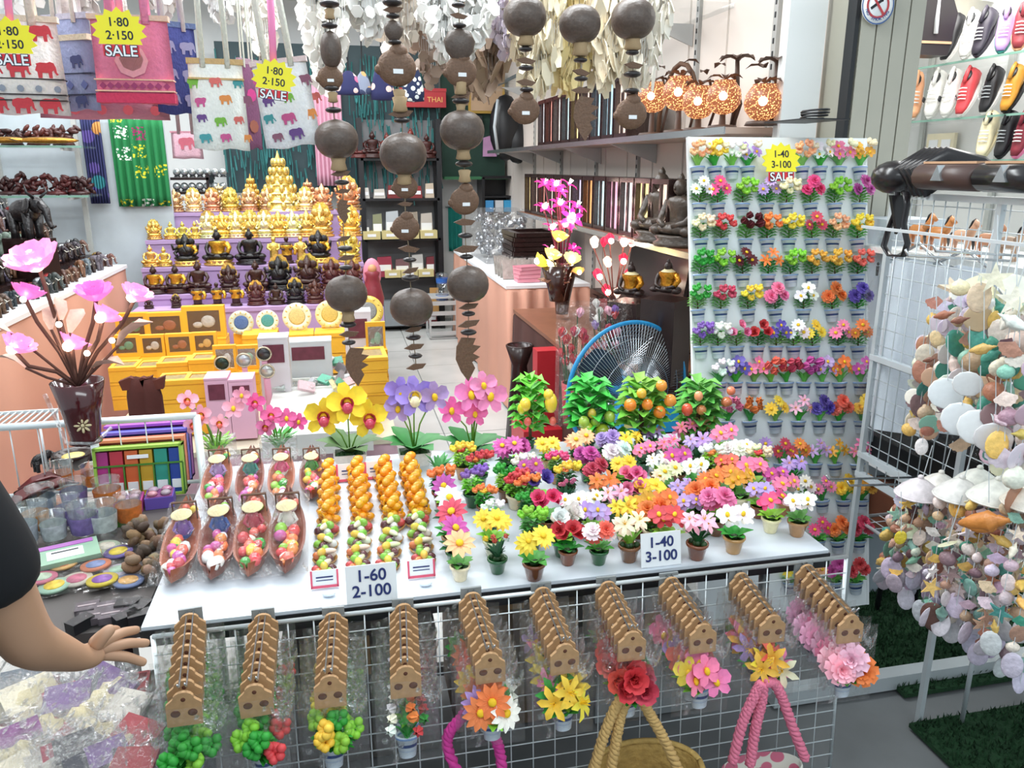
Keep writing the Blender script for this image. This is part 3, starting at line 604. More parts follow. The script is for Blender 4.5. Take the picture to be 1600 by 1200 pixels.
for ci, ((x0, y0), (x1, y1)) in enumerate(cols2):
    for k in range(4):
        u = k/3; px, py = x0+(x1-x0)*u, y0+(y1-y0)*u; p = PZ(px, py-2, TZ); s_ = mpp(p)*43
        t = thing('fruit_basket', 'cling-wrapped miniature fruit basket, %s from the back in the %s column from left' % (ORD[k], ORD[ci]), 'souvenir', p, (0, 0, 0), s_, 'wrapped fruit baskets')
        put('basket', KGB, t, sc=(1.05, 1.05, 1))
        for q, cc in enumerate(('red', 'lime', 'white', 'orange', 'maroon', 'lime', 'yellow', 'cream')):
            a = q*2.4+k; r_ = .27*(1 if q < 5 else .5); z = .22+(.0 if q < 5 else .2)
            put('fruit', KFR, t, (r_*math.cos(a), r_*math.sin(a), z), (0, 0, a), (.19, .15, .16) if cc != 'cream' else (.30, .13, .1), col=jit(C[cc]))
        put('wrap', K('cling_dome', lambda b: b.ell((0, 0, .2), (.52, .52, .42), 10, 6), film1), t)
# price cards
def tcard(px, py, wp, hp_, lines, lab, size=None, border=None, cen=True):
    p = PZ(px, py, TZ+.002); m = mpp(p); return card(p, wp*m, hp_*m, lines, lab, (R(-14), 0, 0), size=size, border=border)
p = PZ(581, 938, TZ+.002); m_ = mpp(p)
def pricecard(px, py, wp, hp_, l1, l2, lab, size):
    p = PZ(px, py, TZ+.002); m = mpp(p); t = thing('price_card', lab, 'sign', p, (R(-10), 0, 0))
    mk('card', lambda b: b.box((0, 0, hp_*m/2), (wp*m, .003, hp_*m)), whitep, parent=t)
    text('lettering', l1, size*m, t, (-.0, -.003, hp_*m*.58), (R(90), 0, 0), inkm, .0004, .0006); text('lettering', l2, size*m, t, (0, -.003, hp_*m*.17), (R(90), 0, 0), inkm, .0004, .0006)
pricecard(582, 940, 78, 60, '1-60', '2-100', 'white price card reading 1-60 2-100 at the table front', 26)
pricecard(1033, 884, 66, 54, '1-40', '3-100', 'white price card reading 1-40 3-100 among the front flower pots', 23)
pinkp = mat('pink_print', S('#e05a74'), .6)
for px, py, q in ((508, 918, 'left of the 1-60 card'), (659, 902, 'right of the 1-60 card'), (548, 752, 'behind the golden fruit, left one'), (592, 748, 'behind the golden fruit, right one')):
    p = PZ(px, py, TZ+.002); m = mpp(p)
    t = thing('label_card', 'small white label card with pink border %s' % q, 'sign', p, (R(-12), 0, 0))
    mk('card', lambda b: b.box((0, 0, 14*m), (42*m, .003, 28*m)), whitep, parent=t)
    mk('border', lambda b: (b.box((0, -.002, 2*m), (42*m, .002, 4*m)), b.box((-20*m, -.002, 14*m), (3*m, .002, 28*m)), b.box((20*m, -.002, 14*m), (3*m, .002, 28*m))), pinkp, parent=t)
    mk('print', lambda b: (b.box((0, -.002, 17*m), (26*m, .001, 2*m)), b.box((0, -.002, 12*m), (26*m, .001, 1.2*m))), inkm, parent=t)
    if py > 800: put('blue_dish', K('blue_dish', lambda b: b.ell((0, 0, 0), (.016, .010, .006), 10, 6), potblue), None, PZ(px+6, py+10, TZ+.006), label='tiny blue and white dish in front of the card %s' % q, cat='dish', sc=.9)
# ---- orchids at the back
def orchid(loc, H, heads, pot, label, leafc=C['green'], leaf='broad', potcol=C['white'], wrapf=False, cat='artificial flower'):
    t = thing('orchid_pot', label, cat, loc)
    if pot: 
        put('pot', K('square_pot', lambda b: (b.add([(x*s_, y*s_*.7, z) for z, s_ in ((0, .40), (.42, .5), (.42, .45), (.3, .44)) for x, y in ((-1, -1), (1, -1), (1, 1), (-1, 1))], [(3, 2, 1, 0)]+[(k*4+i, k*4+(i+1) % 4, (k+1)*4+(i+1) % 4, (k+1)*4+i) for k in range(3) for i in range(4)]+[(12, 13, 14, 15)])), gloss), t, sc=H*.42, col=potcol)
        put('moss', K('moss_bed', lambda b: [b.ell((rnd(-.36, .36), rnd(-.24, .24), .38), .10, 6, 4) for _ in range(16)], leafm), t, sc=H*.42, col=S('#2f5a2e'))
    z0 = H*.16 if pot else 0
    put('leaves', fol(leaf), t, (0, 0, z0), (0, 0, .4), (H*.55, H*.55, H*.5), col=leafc)
    for i, (dx, dz, r_, ty, cc, cc2) in enumerate(heads):
        x, z = dx, dz
        mk('stem', lambda b: b.tube([(0, 0, z0), (x*.3, -.01, z*.6), (x, -.01, z)], .0025, 5), leafm, parent=t).color = S('#6f9a3c')
        put('blossom', head(ty), t, (x, -.018, z), (R(78)+rnd(-.2, .1), rnd(-.2, .2), rnd(-.3, .3)), r_, col=jit(cc, .05))
        if cc2: put('lip', K('orchid_lip', lambda b: (b.ell((0, -.25, .28), (.3, .34, .2), 9, 6), b.lathe([(.18, 0), (.32, .35), (.36, .42)], 10)), gloss), t, (x, -.02, z), (R(80), 0, 0), r_*.9, col=cc2)
    return t
def hd(p, lst): 
    m = mpp(p); return [((px-p[3])*m, (p[4]-py)*m/.97, r_*m, ty, C.get(c) or S(c), (C.get(c2) or S(c2)) if c2 else None) for px, py, r_, ty, c, c2 in lst]
def orch(px, py, lst, pot, label, hpx, Z=None, **kw):
    p = PZ(px, py, Z if Z is not None else TZ); m = mpp(p)
    hs = [((x-px)*m, (py-y)*m*.98, r_*m, ty, C.get(c) or S(c), (C.get(c2) or S(c2)) if c2 else None) for x, y, r_, ty, c, c2 in lst]
    return orchid(p, hpx*m, hs, pot, label, **kw)
orch(548, 726, [(512, 640, 30, 'orchid', '#ecd432', 'crimson'), (548, 620, 32, 'orchid', '#f0d72c', 'crimson'), (580, 648, 31, 'orchid', '#ecd22e', 'crimson')], True, 'yellow orchid with crimson lips in a square white pot', 120, leafc=S('#4d6e3c'))
orch(648, 724, [(625, 628, 22, 'orchid', 'lilac', None), (650, 610, 32, 'orchid', '#a98fe0', 'cream'), (680, 612, 24, 'orchid', 'lilac', None), (628, 602, 24, 'orchid', '#9d86dc', None)], True, 'lilac moth orchid in a square white pot', 120, leafc=S('#2c7a35'))
orch(738, 706, [(705, 632, 22, 'orchid', '#ee6fae', None), (735, 608, 28, 'orchid', '#f283b8', None), (765, 612, 28, 'orchid', '#f48cc0', None), (742, 640, 20, 'orchid', '#ee6fae', None), (755, 594, 22, 'orchid', '#f49ac6', None)], False, 'tall pink moth orchid with dark green leaves', 120, leafc=S('#2a7334'))
orch(340, 716, [(308, 615, 16, 'orchid', '#f2a8bc', 'coral'), (325, 640, 17, 'orchid', '#f2a8bc', 'coral'), (350, 655, 15, 'orchid', '#f5b8c6', 'coral'), (372, 632, 17, 'orchid', '#f0a0b8', None), (312, 655, 15, 'orchid', '#f4b2c2', 'coral'), (386, 612, 14, 'orchid', '#ee9ab8', None)], False, 'pale pink orchid spray behind the vendor boats', 90, leafc=C['lime'], leaf='blades')
orch(437, 706, [(408, 620, 16, 'orchid', '#e0559a', 'hotpink'), (430, 642, 17, 'orchid', '#e86aa6', 'hotpink'), (452, 648, 16, 'orchid', '#e4609c', None), (420, 660, 15, 'orchid', '#ee86b4', 'crimson'), (470, 655, 14, 'orchid', '#e25a98', None)], False, 'deep pink orchid spray in clear wrap', 90, leafc=S('#3fae3c'), leaf='blades')
orch(686, 740, [], False, 'small green leafy plant right of the lilac orchid pot', 70, leafc=S('#4f9a55'), leaf='blades')
for px, q in ((340, 'pale pink'), (437, 'deep pink')):
    p = PZ(px, 712, TZ); mk('clear_bag', lambda b: b.box((0, 0, .03), (.11, .09, .06)), film3, loc=(p.x, p.y, p.z), label='crinkled clear bag around the foot of the %s orchid' % q, cat='bag')
# ---- fruit trees at the back right
def fruittree(px, py, hpx, fruits, label, leafc, extra=(), w_=1.0):
    p = PZ(px, py, TZ); p = Vector(p); m = mpp(p); H = hpx*m
    t = thing('fruit_tree', label, 'artificial plant', p)
    put('pot', KPOT, t, sc=H*.34, col=C['dkgreen'])
    put('leaves', fol('bush'), t, (0, 0, H*.08), (0, 0, rnd(0, 6)), (H*.66*w_, H*.5, H*.80), col=leafc)
    put('leaves', fol('bush'), t, (0, 0, H*.14), (0, 0, 2), (H*.55*w_, H*.45, H*.86), col=jit(leafc, .3))
    for x, y, rx, rz, c in fruits: put('fruit', KFR, t, ((x-px)*m, -H*.26, (py-y)*m), (0, 0, 0), (rx*m, rx*m, rz*m), col=C.get(c) or S(c))
fruittree(828, 700, 130, [(812, 618, 9, 11, 'yellow'), (852, 618, 10, 16, 'yellow'), (816, 645, 6, 7, 'coral'), (855, 647, 6, 7, 'coral'), (806, 624, 6, 9, '#d9d22a'), (848, 605, 8, 9, 'yellow')], 'leafy green vine pot with hanging yellow blossoms', S('#6cc84a'), w_=.6)
fruittree(920, 704, 132, [(905, 656, 10, 11, '#b9c93c'), (929, 662, 12, 13, '#aebf3a'), (940, 640, 9, 11, '#a9c850'), (900, 645, 9, 10, '#a7c64e'), (912, 632, 7, 8, '#c8b040'), (918, 645, 8, 9, '#9fc44a')], 'green mango tree with pale green fruits', S('#46b848'))
fruittree(1000, 706, 134, [(967, 617, 10, 10, '#f08a2a'), (994, 618, 9, 9, '#f08a2a'), (1014, 631, 10, 10, '#f08a2a'), (1030, 614, 10, 10, '#f29a3a'), (1015, 590, 9, 9, '#ee9a3a'), (984, 600, 8, 8, '#e8b83a')], 'orange tree with round bright oranges', S('#7cc84a'))
fruittree(1088, 700, 125, [(1053, 625, 9, 10, '#d9583a'), (1076, 627, 8, 8, '#c9804a'), (1116, 617, 9, 8, '#c9744a'), (1070, 605, 7, 8, '#f0a070'), (1122, 600, 7, 7, '#e8805a')], 'green peach tree with reddish fruits beside the white board', S('#66bb54'))
# ================================================================ FRONT WIRE GRID, HOOKS AND PACKAGES
GY = 1.50; tl = PY(238, 990, GY); trc = PY(1322, 872, GY); gz = (tl.z+trc.z)/2
botR = PX(1300, 1200, trc.x); botL = PX(234, 1200, tl.x)
gl = math.atan2((GY-botR.y), gz-botR.z)*.8
print('grid', tl, trc, botR, botL, math.degrees(gl))
GW = trc.x-tl.x; GH = .70
g = thing('wire_grid_panel', 'white wire grid panel hanging on the front of the display table', 'grid', ((tl.x+trc.x)/2, GY, gz), (-gl, 0, 0))
sp_ = GW/30
for k in range(31): put('wire', K('vwire', lambda b: b.tube([(0, 0, 0), (0, 0, -GH)], .0015, 6), metalm), g, (-GW/2+k*sp_, 0, 0), sc=(3.2, 3.2, 1) if k in (0, 30) else 1)
for k in range(18): put('wire', K('hwire', lambda b: b.tube([(-GW/2, 0, 0), (GW/2, 0, 0)], .0015, 6), metalm), g, (0, -.003, -k*GH/17), sc=(1, 3.2, 3.2) if k in (0, 17) else 1)
def header(b):
    o = [(-.5, -.48), (.5, -.48), (.5, .25)]+[(.30*math.cos(a), .42+.22*math.sin(a)) for a in [x*pi/8 for x in range(0, 9)]]+[(-.5, .25)]
    b.prism(o, .12); [b.ell((x, -.062, -.05), (.14, .02, .12), 10, 6, 1) for x in (-.24, .24)]; b.ell((0, -.062, .40), (.07, .02, .07), 8, 5, 1)
KHD = K('wooden_hanger', header, [mat('raw_wood', S('#b08a62'), .7, var=.25, scale=5), mat('dark_hole', S('#5a3322'), .8)])
KHK = K('hook', lambda b: (b.tube([(-.006, 0, 0), (-.006, -.22, -.012), (-.006, -.235, .006)], .0018, 5), b.tube([(.006, 0, 0), (.006, -.22, -.012), (.006, -.235, .006)], .0018, 5), b.box((0, .001, -.016), (.045, .006, .042), m=1)), [chrome, mat('grey_plastic_plate', S('#8a8f90'), .3)])
pk = [((298, 985), (288, 1110), [('ball', 'green'), ('ball', 'lime')], 'bush', 'green leafy'), ((412, 985), (400, 1097), [('ball', 'green'), ('ball', 'red')], 'bush', 'green and red'), ((522, 982), (516, 1083), [('ball', 'yellow'), ('ball', 'lime')], 'bush', 'yellow and lime'),
 ((631, 968), (634, 1068), [('tulip', 'white'), ('tulip', 'red'), ('tulip', 'orange')], 'blades', 'white and red tulip'), ((738, 950), (766, 1046), [('daisy', 'orange'), ('daisy', 'white')], 'broad', 'orange and white'), ((848, 942), (882, 1032), [('lily', 'yellow'), ('lily', 'yellow')], 'broad', 'yellow lily'),
 ((950, 932), (987, 1012), [('rose', 'red'), ('rose', 'crimson')], 'broad', 'red rose'), ((1048, 925), (1098, 1000), [('orchid', 'pink'), ('orchid', 'pink')], 'broad', 'pink orchid'), ((1157, 918), (1206, 985), [('lily', 'gold'), ('lily', 'cream')], 'broad', 'orange and cream lily'), ((1260, 905), (1328, 985), [('carn', 'ltpink'), ('carn', 'orange')], 'broad', 'pale pink and orange')]
cL = Matrix.Rotation(-gl, 3, 'X')
for ci, (a, z_, hs, ft, nm) in enumerate(pk):
    p0 = PY(a[0], a[1], GY-.02); p1 = PZ(z_[0], z_[1], p0.z-.02)
    hk = thing('display_hook', 'double wire hook, %s from the left along the front grid' % ORD[ci], 'hook', (p0.x, GY-.004, p0.z+.035))
    m = put('prong', KHK, hk)
    dx = (p1.x-p0.x)/max(.05, (p0.y-p1.y)); L_ = p0.y-p1.y; m.scale = (1, (L_+.03)/.235, 1); m.rotation_euler = (0, 0, math.atan(dx))
    n = 8
    for k in range(n):
        u = k/(n-1); q = p0.lerp(p1, u)
        where = 'frontmost' if k == n-1 else '%s behind the front' % ORD[n-2-k]
        t = thing('bagged_flower_pot', 'bagged %s flowers, %s, on the %s hook' % (nm, where, ORD[ci]), 'packaged souvenir', (q.x, q.y, q.z), (rnd(-.05, .02), rnd(-.04, .04), rnd(-.1, .1)), .058, 'bagged magnets on the front grid')
        put('hanger', KHD, t)
        put('film', KF[k % 4], t, (rnd(-.1, .1), 0, .15), (0, 0, 0), (2.2, 1.6, 3.1 if k < n-1 else 3.15))
        if k % 2 or k == n-1 or True:
            put('pot', KMAG, t, (0, .05, -2.75), sc=(1.7, 1.5, .85))
            put('foliage', fol(ft), t, (0, 0, -2.15), (0, 0, rnd(0, 6)), (1.2, .7, 1.0), col=jit(random.choice([C['green'], C['lime'], S('#3da544')]), .2))
            for i, (ht, c) in enumerate((hs+hs[:1])[:3]):
                if k < n-1 and random.random() < .6: c = random.choice([c, c, 'coral', 'pink', 'lilac', 'yellow', 'green'] if ci > 3 else [c, 'green', 'lime'])
                put('blossom', head(ht), t, ((-.42, .42, 0)[i], -.34, (-1.35, -1.5, -1.0)[i]), (1.2, rnd(-.3, .3), rnd(-1, 1)), .58 if ht in ('carn', 'orchid', 'rose', 'lily', 'daisy') else .46, col=jit(C[c], .1))
# ---- rope-handled bags at the bottom
def rope(b, pts, r, strands=3, n=44, tw=9):
    P = [Vector(p) for p in pts]
    def at(u):
        s_ = u*(len(P)-1); i = min(int(s_), len(P)-2); f = s_-i
        p0, p1, p2, p3 = P[max(i-1, 0)], P[i], P[i+1], P[min(i+2, len(P)-1)]
        return .5*((2*p1)+(p2-p0)*f+(2*p0-5*p1+4*p2-p3)*f*f+(3*p1-p0-3*p2+p3)*f**3)
    for s_ in range(strands):
        pp = []
        for k in range(n+1):
            u = k/n; c = at(u); t_ = (at(min(1, u+.01))-at(max(0, u-.01))).normalized(); a_ = t_.cross(Vector((0, 1, 0.01))).normalized(); b_ = a_.cross(t_)
            g_ = 2*pi*(tw*u+s_/strands); pp.append(c+a_*math.cos(g_)*r*.55+b_*math.sin(g_)*r*.55)
        b.tube(pp, r*.62, 6)
ropem = mat('cotton_rope', None, .85, var=.15, scale=60, bump=.3)
def bagat(px, py, Y): return PY(px, py, Y)
def rb(name, label, ys, pts_list, colr, body, bodym, r=.011, extra=None):
    Y = ys; m = mpp(PY(1000, 1150, Y)); base = PY(*pts_list[0][0], Y)
    t = thing(name, label, 'bag', (base.x, base.y, base.z-.15))
    o = Vector(t.location)
    for pts in pts_list: mk('rope_handle', lambda b: rope(b, [PY(x, y, Y+(i % 2)*0)-o for i, (x, y) in enumerate(pts)], r), ropem, parent=t).color = colr
    body(t, o)
    return t
def b1(t, o):
    c = PY(735, 1290, 1.36)-o; mk('body', lambda b: b.lathe([(.09, -.12), (.11, -.05), (.11, .02), (.10, .06)], 20, (c.x, c.y, c.z), sy=.5), cloth, parent=t).color = C['magenta']
rb('rope_bag', 'magenta bag with thick twisted rope handles hanging below the fourth hook', 1.34, [[(760, 1290), (700, 1170), (722, 1120), (742, 1095)], [(790, 1290), (782, 1180), (762, 1130), (745, 1095)]], S('#d8409a'), b1, None)
def b2(t, o):
    c = PY(1010, 1205, 1.33)-o; bm = mat('seagrass_weave', S('#c2a05c'), .8, var=.35, scale=45, bump=.8)
    mk('body', lambda b: (b.lathe([(.09, -.2), (.115, -.1), (.125, 0), (.122, .008), (.118, 0), (.10, -.18)], 26, (c.x, c.y, c.z), sy=.7)), bm, parent=t)
    mk('rim_band', lambda b: b.tube([(c.x+.125*math.cos(a), c.y+.0875*math.sin(a), c.z+.004) for a in [x*pi/14 for x in range(29)]], .007, 7), bm, parent=t)
rb('woven_basket_bag', 'straw basket bag with beige twisted rope handles under the seventh hook', 1.30, [[(925, 1215), (940, 1160), (962, 1105), (985, 1075)], [(952, 1220), (962, 1160), (972, 1110), (990, 1080)], [(1070, 1225), (1040, 1160), (1012, 1110), (992, 1075)]], S('#c9a468'), b2, None)
def b3(t, o):
    c = PY(1190, 1200, 1.33)-o
    mk('body', lambda b: b.lathe([(.10, -.2), (.11, -.08), (.10, 0), (.097, .004), (.09, -.1)], 22, (c.x, c.y, c.z), sy=.45), weave('rose_print_cloth', S('#e5e2d6'), S('#d4708a'), 28, 1), parent=t)
rb('rope_bag', 'rose print cloth bag with pink twisted rope handles under the ninth hook', 1.30, [[(1145, 1190), (1160, 1130), (1180, 1085), (1190, 1068)], [(1172, 1195), (1180, 1140), (1190, 1095), (1192, 1068)], [(1258, 1185), (1240, 1140), (1222, 1090), (1210, 1068), (1196, 1066)]], S('#e07a94'), b3, None)
# things stored below the table, seen through the grid
for i, (x, y, z, sx, sy, sz, c, lab) in enumerate([(.0, 2.1, 0, .42, .3, .40, '#54504c', 'dark storage box on the floor under the table, left'), (.45, 2.15, 0, .36, .3, .52, '#6b5a4a', 'brown carton under the middle of the table'), (.86, 2.1, 0, .34, .3, .36, '#8f9496', 'grey carton under the right end of the table')]):
    t = thing('storage_box', lab, 'box', (x, y, z))
    mk('body', lambda b: b.box((0, 0, sz/2), (sx, sy, sz)), mat('carton_'+c[1:], S(c), .8), parent=t); mk('tape', lambda b: (b.box((0, 0, sz+.001), (.05, sy+.004, .003)), b.box((0, -sy/2-.001, sz-.06), (.05, .003, .12))), mat('brown_tape', S('#a5835a'), .4), parent=t); mk('flap', lambda b: b.box((0, -sy/4, sz+.004), (sx-.01, sy/2-.003, .005), (.04, 0, 0)), mat('carton_'+c[1:], S(c), .8), parent=t)
# ================================================================ INSIDE THE SHOP
peach = mat('peach_tablecloth', S('#cf9a84'), .85, var=.05, scale=3)
lilacm = mat('lilac_cover', S('#b79ac6'), .75, var=.05, scale=3)
def draped(name, label, x0, x1, y0, y1, z, m, top=None, fold=.02):
    t = thing(name, label, 'counter', ((x0+x1)/2, (y0+y1)/2, 0)); w_, d_ = (x1-x0)/2, (y1-y0)/2
    def dr(b):
        P = []; n = 26
        for (ax, ay, bx, by) in ((-w_, -d_, w_, -d_), (w_, -d_, w_, d_), (w_, d_, -w_, d_), (-w_, d_, -w_, -d_)):
            for k in range(n): P.append((ax+(bx-ax)*k/n, ay+(by-ay)*k/n))
        N_ = len(P); vs = []
        for zi, z_ in enumerate((z, z-.02, z*.5, .02)):
            for k, (x, y) in enumerate(P):
                f = 1+(fold*(1+.8*math.sin(k*1.3)+.5*math.sin(k*.47)))*(zi/3)/max(w_, .3); vs.append((x*f, y*f, z_))
        b.add(vs, [(i*N_+k, i*N_+(k+1) % N_, (i+1)*N_+(k+1) % N_, (i+1)*N_+k) for i in range(3) for k in range(N_)], 0, True)
        b.box((0, 0, z-.01), (2*w_, 2*d_, .02))
    mk('cloth', dr, m, parent=t)
    mk('countertop', lambda b: b.box((0, 0, z+.012), (2*w_+.02, 2*d_+.02, .022)), top or whitep, parent=t)
    return t
draped('covered_counter', 'long counter under a peach cloth with white top along the left side', -2.55, -1.40, 3.2, 5.75, .99, peach)
draped('covered_counter', 'peach cloth covered counter with white top on the right of the aisle', 1.12, 1.70, 5.25, 7.7, .84, peach)
draped('covered_counter', 'low side counter with the lotus lamps behind the fan', 1.12, 1.78, 3.25, 5.0, .72, mat('dark_cloth', S('#4a2a24'), .8), mat('wood_top', S('#8a5a42'), .4, var=.3))
# ---- tiered stand
TI = [(5.42, 480), (5.62, 457), (5.84, 415), (6.06, 373), (6.28, 331)]
TIz = [PY(400, y, Y).z for Y, y in TI]
t = thing('tiered_stand', 'five-tier stand covered in lilac cloth holding the statues', 'stand', (-.57, 5.9, 0)); 
for i, ((Y, y), z) in enumerate(zip(TI, TIz)):
    mk('step', lambda b: (b.box((0, (Y+6.55)/2-5.9, z/2), (1.50, 6.55-Y, z-.004)), b.box((0, Y-5.9-.004, z-.012), (1.505, .012, .026))), lilacm, parent=t)
# statues
def bud(b):
    b.ell((0, -.02, .24), (.40, .24, .10), 12, 6); b.ell((-.30, -.10, .22), (.13, .16, .08), 8, 5); b.ell((.30, -.10, .22), (.13, .16, .08), 8, 5)
    b.lathe([(.20, .24), (.17, .35), (.19, .5), (.24, .60), (.20, .66), (.07, .69), (.06, .74)], 12, sy=.65)
    for s_ in (-1, 1): b.tube([(s_*.22, 0, .60), (s_*.30, -.02, .46), (s_*.25, -.14, .33), (s_*.08, -.22, .28)], [.07, .06, .05, .04], 7)
    b.ell((0, -.01, .80), (.10, .11, .12), 10, 8); b.ell((0, -.01, .92), (.05, .05, .06), 8, 5); b.lathe([(.03, .96), (.001, 1.0)], 6); b.ell((0, -.12, .79), (.015, .025, .03), 6, 4)
    for s_ in (-1, 1): b.ell((s_*.105, 0, .78), (.015, .025, .05), 6, 4)
def gan(b):
    b.ell((0, -.02, .24), (.38, .24, .11), 12, 6); b.ell((0, -.02, .45), (.24, .22, .22), 12, 8)
    for s_ in (-1, 1):
        b.tube([(s_*.2, 0, .58), (s_*.36, -.04, .52), (s_*.38, -.12, .68)], [.06, .05, .04], 6); b.tube([(s_*.2, 0, .52), (s_*.33, -.08, .4), (s_*.26, -.2, .34)], [.06, .05, .045], 6)
        b.ell((s_*.17, .0, .74), (.12, .03, .12), 9, 5)
    b.ell((0, -.03, .74), (.12, .12, .12), 10, 7); b.tube([(0, -.12, .72), (0, -.2, .6), (.05, -.24, .48), (.12, -.22, .45)], [.06, .05, .04, .025], 7); b.lathe([(.12, .82), (.10, .88), (.07, .9), (.06, .95), (.001, 1.02)], 10)
def stand(b):
    b.lathe([(.14, .08), (.17, .12), (.15, .45), (.19, .62), (.16, .72), (.06, .75), (.05, .80)], 10, sy=.7); b.ell((0, 0, .87), (.085, .09, .10), 9, 7)
    for s_ in (-1, 1): b.tube([(s_*.17, 0, .70), (s_*.22, -.05, .55), (s_*.10, -.16, .50)], [.05, .045, .04], 6)
KBASE = K('lotus_base', lambda b: (b.lathe([(.001, 0), (.40, 0), (.42, .05), (.34, .08), (.40, .14), (.36, .16), (.001, .16)], 14, sy=.75), [b.petal(2*pi*k/14, .14, .14, .3, .9, base=.30, z=.06, segs=3) for k in range(14)]), goldm)
KBASE2 = K('carved_base', lambda b: (b.lathe([(.001, 0), (.40, 0), (.42, .05), (.34, .08), (.40, .14), (.36, .16), (.001, .16)], 14, sy=.75)), carved)
KBUD = {(f, g): K((f.__name__+'_body', g), f, goldm if g else carved) for f in (bud, gan, stand) for g in (0, 1)}
KSASH = K('robe', lambda b: (b.lathe([(.205, .30), (.185, .40), (.20, .5), (.25, .60), (.22, .66)], 12, sy=.68), b.tube([(.22, -.02, .60), (.31, -.04, .46), (.26, -.15, .33)], [.085, .075, .06], 7)), goldm)
KHAL = K('halo', lambda b: b.prism([(.30*math.cos(a)*(1+.1*(k % 2)), .62+.42*math.sin(a)*(1+.1*(k % 2))) for k, a in enumerate([x*2*pi/24 for x in range(24)])], .03), goldm)
GO, BK, DB, RB = S('#ecca6c'), S('#1b1718'), S('#3c221c'), S('#552a24')
def statue(x, y, z, h, style, kind, label, group, rotz=0):
    f = {'b': bud, 'g': gan, 's': stand}[kind]; g = style in ('gold', 'palegold', 'rosegold')
    t = thing('seated_statue' if kind != 's' else 'standing_statue', label, 'statue', (x, y, z), (0, 0, rotz), h, group)
    bc = {'gold': GO, 'palegold': S('#f2e2ac'), 'rosegold': S('#dcae84'), 'blackgold': BK, 'black': BK, 'brown': DB, 'red': RB, 'monk': DB}[style]
    put('base', KBASE if g or style == 'blackgold' else KBASE2, t, col=jit(bc if style != 'blackgold' else GO), sc=(1, 1, 1) if kind != 's' else (.6, .6, .6))
    put('body', KBUD[(f, 1 if g else 0)], t, col=jit(bc))
    if style in ('blackgold', 'monk'): put('robe', KSASH, t, col=S('#d9a83c'))
    if kind == 'g' and random.random() < .6: put('halo', KHAL, t, (0, .08, 0), col=jit(GO))
    return t
tiers = [(4, [(246+i*29, 31, random.choice(['gold', 'palegold', 'rosegold']), 'g') for i in range(9)]+[(505, 36, 'rosegold', 'g'), (545, 44, 'rosegold', 'g')]),
 (3, [(242, 26, 'gold', 'g')]+[(268+i*19, 24, 'gold', 'b') for i in range(3)]+[(327+i*22, 36, 'gold' if i % 2 else 'palegold', 'g') for i in range(8)]+[(503, 44, 'gold', 'g'), (548, 40, 'gold', 'g')]),
 (2, [(237, 30, 'gold', 'b'), (258, 27, 'gold', 'b'), (293, 44, 'blackgold', 'g'), (343, 50, 'blackgold', 'b'), (393, 50, 'black', 'b'), (430, 38, 'gold', 's'), (450, 38, 'monk', 's'), (472, 38, 'gold', 's'), (500, 44, 'blackgold', 'g'), (547, 40, 'gold', 'g')]),
 (1, [(243, 40, 'monk', 'b'), (277, 40, 'monk', 'b'), (312, 44, 'brown', 'b'), (360, 36, 'brown', 'g'), (402, 42, 'brown', 'b'), (438, 46, 'black', 'g'), (483, 46, 'brown', 'g'), (520, 40, 'red', 'g'), (552, 38, 'red', 'g')]),
 (0, [(233, 16, 'brown', 'b'), (276, 18, 'brown', 'g'), (310, 34, 'monk', 's'), (341, 34, 'monk', 's'), (370, 34, 'monk', 's'), (402, 32, 'red', 'g'), (433, 30, 'brown', 'b'), (463, 34, 'black', 'g'), (494, 32, 'red', 'g'), (524, 30, 'brown', 'b'), (554, 28, 'red', 'g')])]
tn = ['lowest', 'second lowest', 'middle', 'second highest', 'top']
sn = {'gold': 'gold', 'palegold': 'pale gold', 'rosegold': 'copper gold', 'blackgold': 'black and gold', 'black': 'black', 'brown': 'dark brown', 'red': 'reddish brown', 'monk': 'gold-robed dark'}
kn = {'b': 'meditating figure', 'g': 'elephant-headed deity statue', 's': 'standing figure'}
for ti, L_ in tiers:
    Y = TI[ti][0]+.10
    for i, (px, hp_, st_, kd) in enumerate(L_):
        p = PY(px, TI[ti][1], Y); m = mpp(p)
        statue(p.x, Y, TIz[ti]+.001, hp_*m*1.12, st_, kd, '%s %s, %s from left on the %s lilac step' % (sn[st_], kn[kd], ORD[i], tn[ti]), 'statues on the lilac tiers', rnd(-.2, .2))
# gold pyramid group on top
for i, (px, py0, py1, wpx, c, lab) in enumerate([(440, 328, 238, 70, S('#ecd27a'), 'large pale gold pagoda of many figures rising over the tiers'), (395, 328, 272, 40, S('#e2b860'), 'smaller gold pagoda left of the large one'), (483, 328, 280, 44, S('#dfa27a'), 'copper coloured pagoda right of the large one'), (345, 328, 285, 40, S('#d8c49a'), 'pale grey gold carved shrine at left of the pagodas')]):
    p = PY(px, py0, 6.46); m = mpp(p); H = (py0-py1)*m; W = wpx*m/2
    t = thing('gold_pagoda', lab, 'statue', (p.x, 6.46, TIz[4]))
    for k in range(6):
        zz = H*k/7; r_ = W*(1-k/6.6)
        q = mk('tier', lambda b: (b.lathe([(r_, zz), (r_*.75, zz+H/9), (r_*.8, zz+H/7)], 12), [b.ell((r_*.9*math.cos(a), r_*.9*math.sin(a), zz+H/12), (W*.12, W*.12, H/13), 6, 5) for a in [x*2*pi/9 for x in range(9)]]), goldm, parent=t); q.color = c
    q = mk('spire', lambda b: b.lathe([(W*.14, H*.84), (W*.06, H*.93), (.001, H)], 8), goldm, parent=t); q.color = c
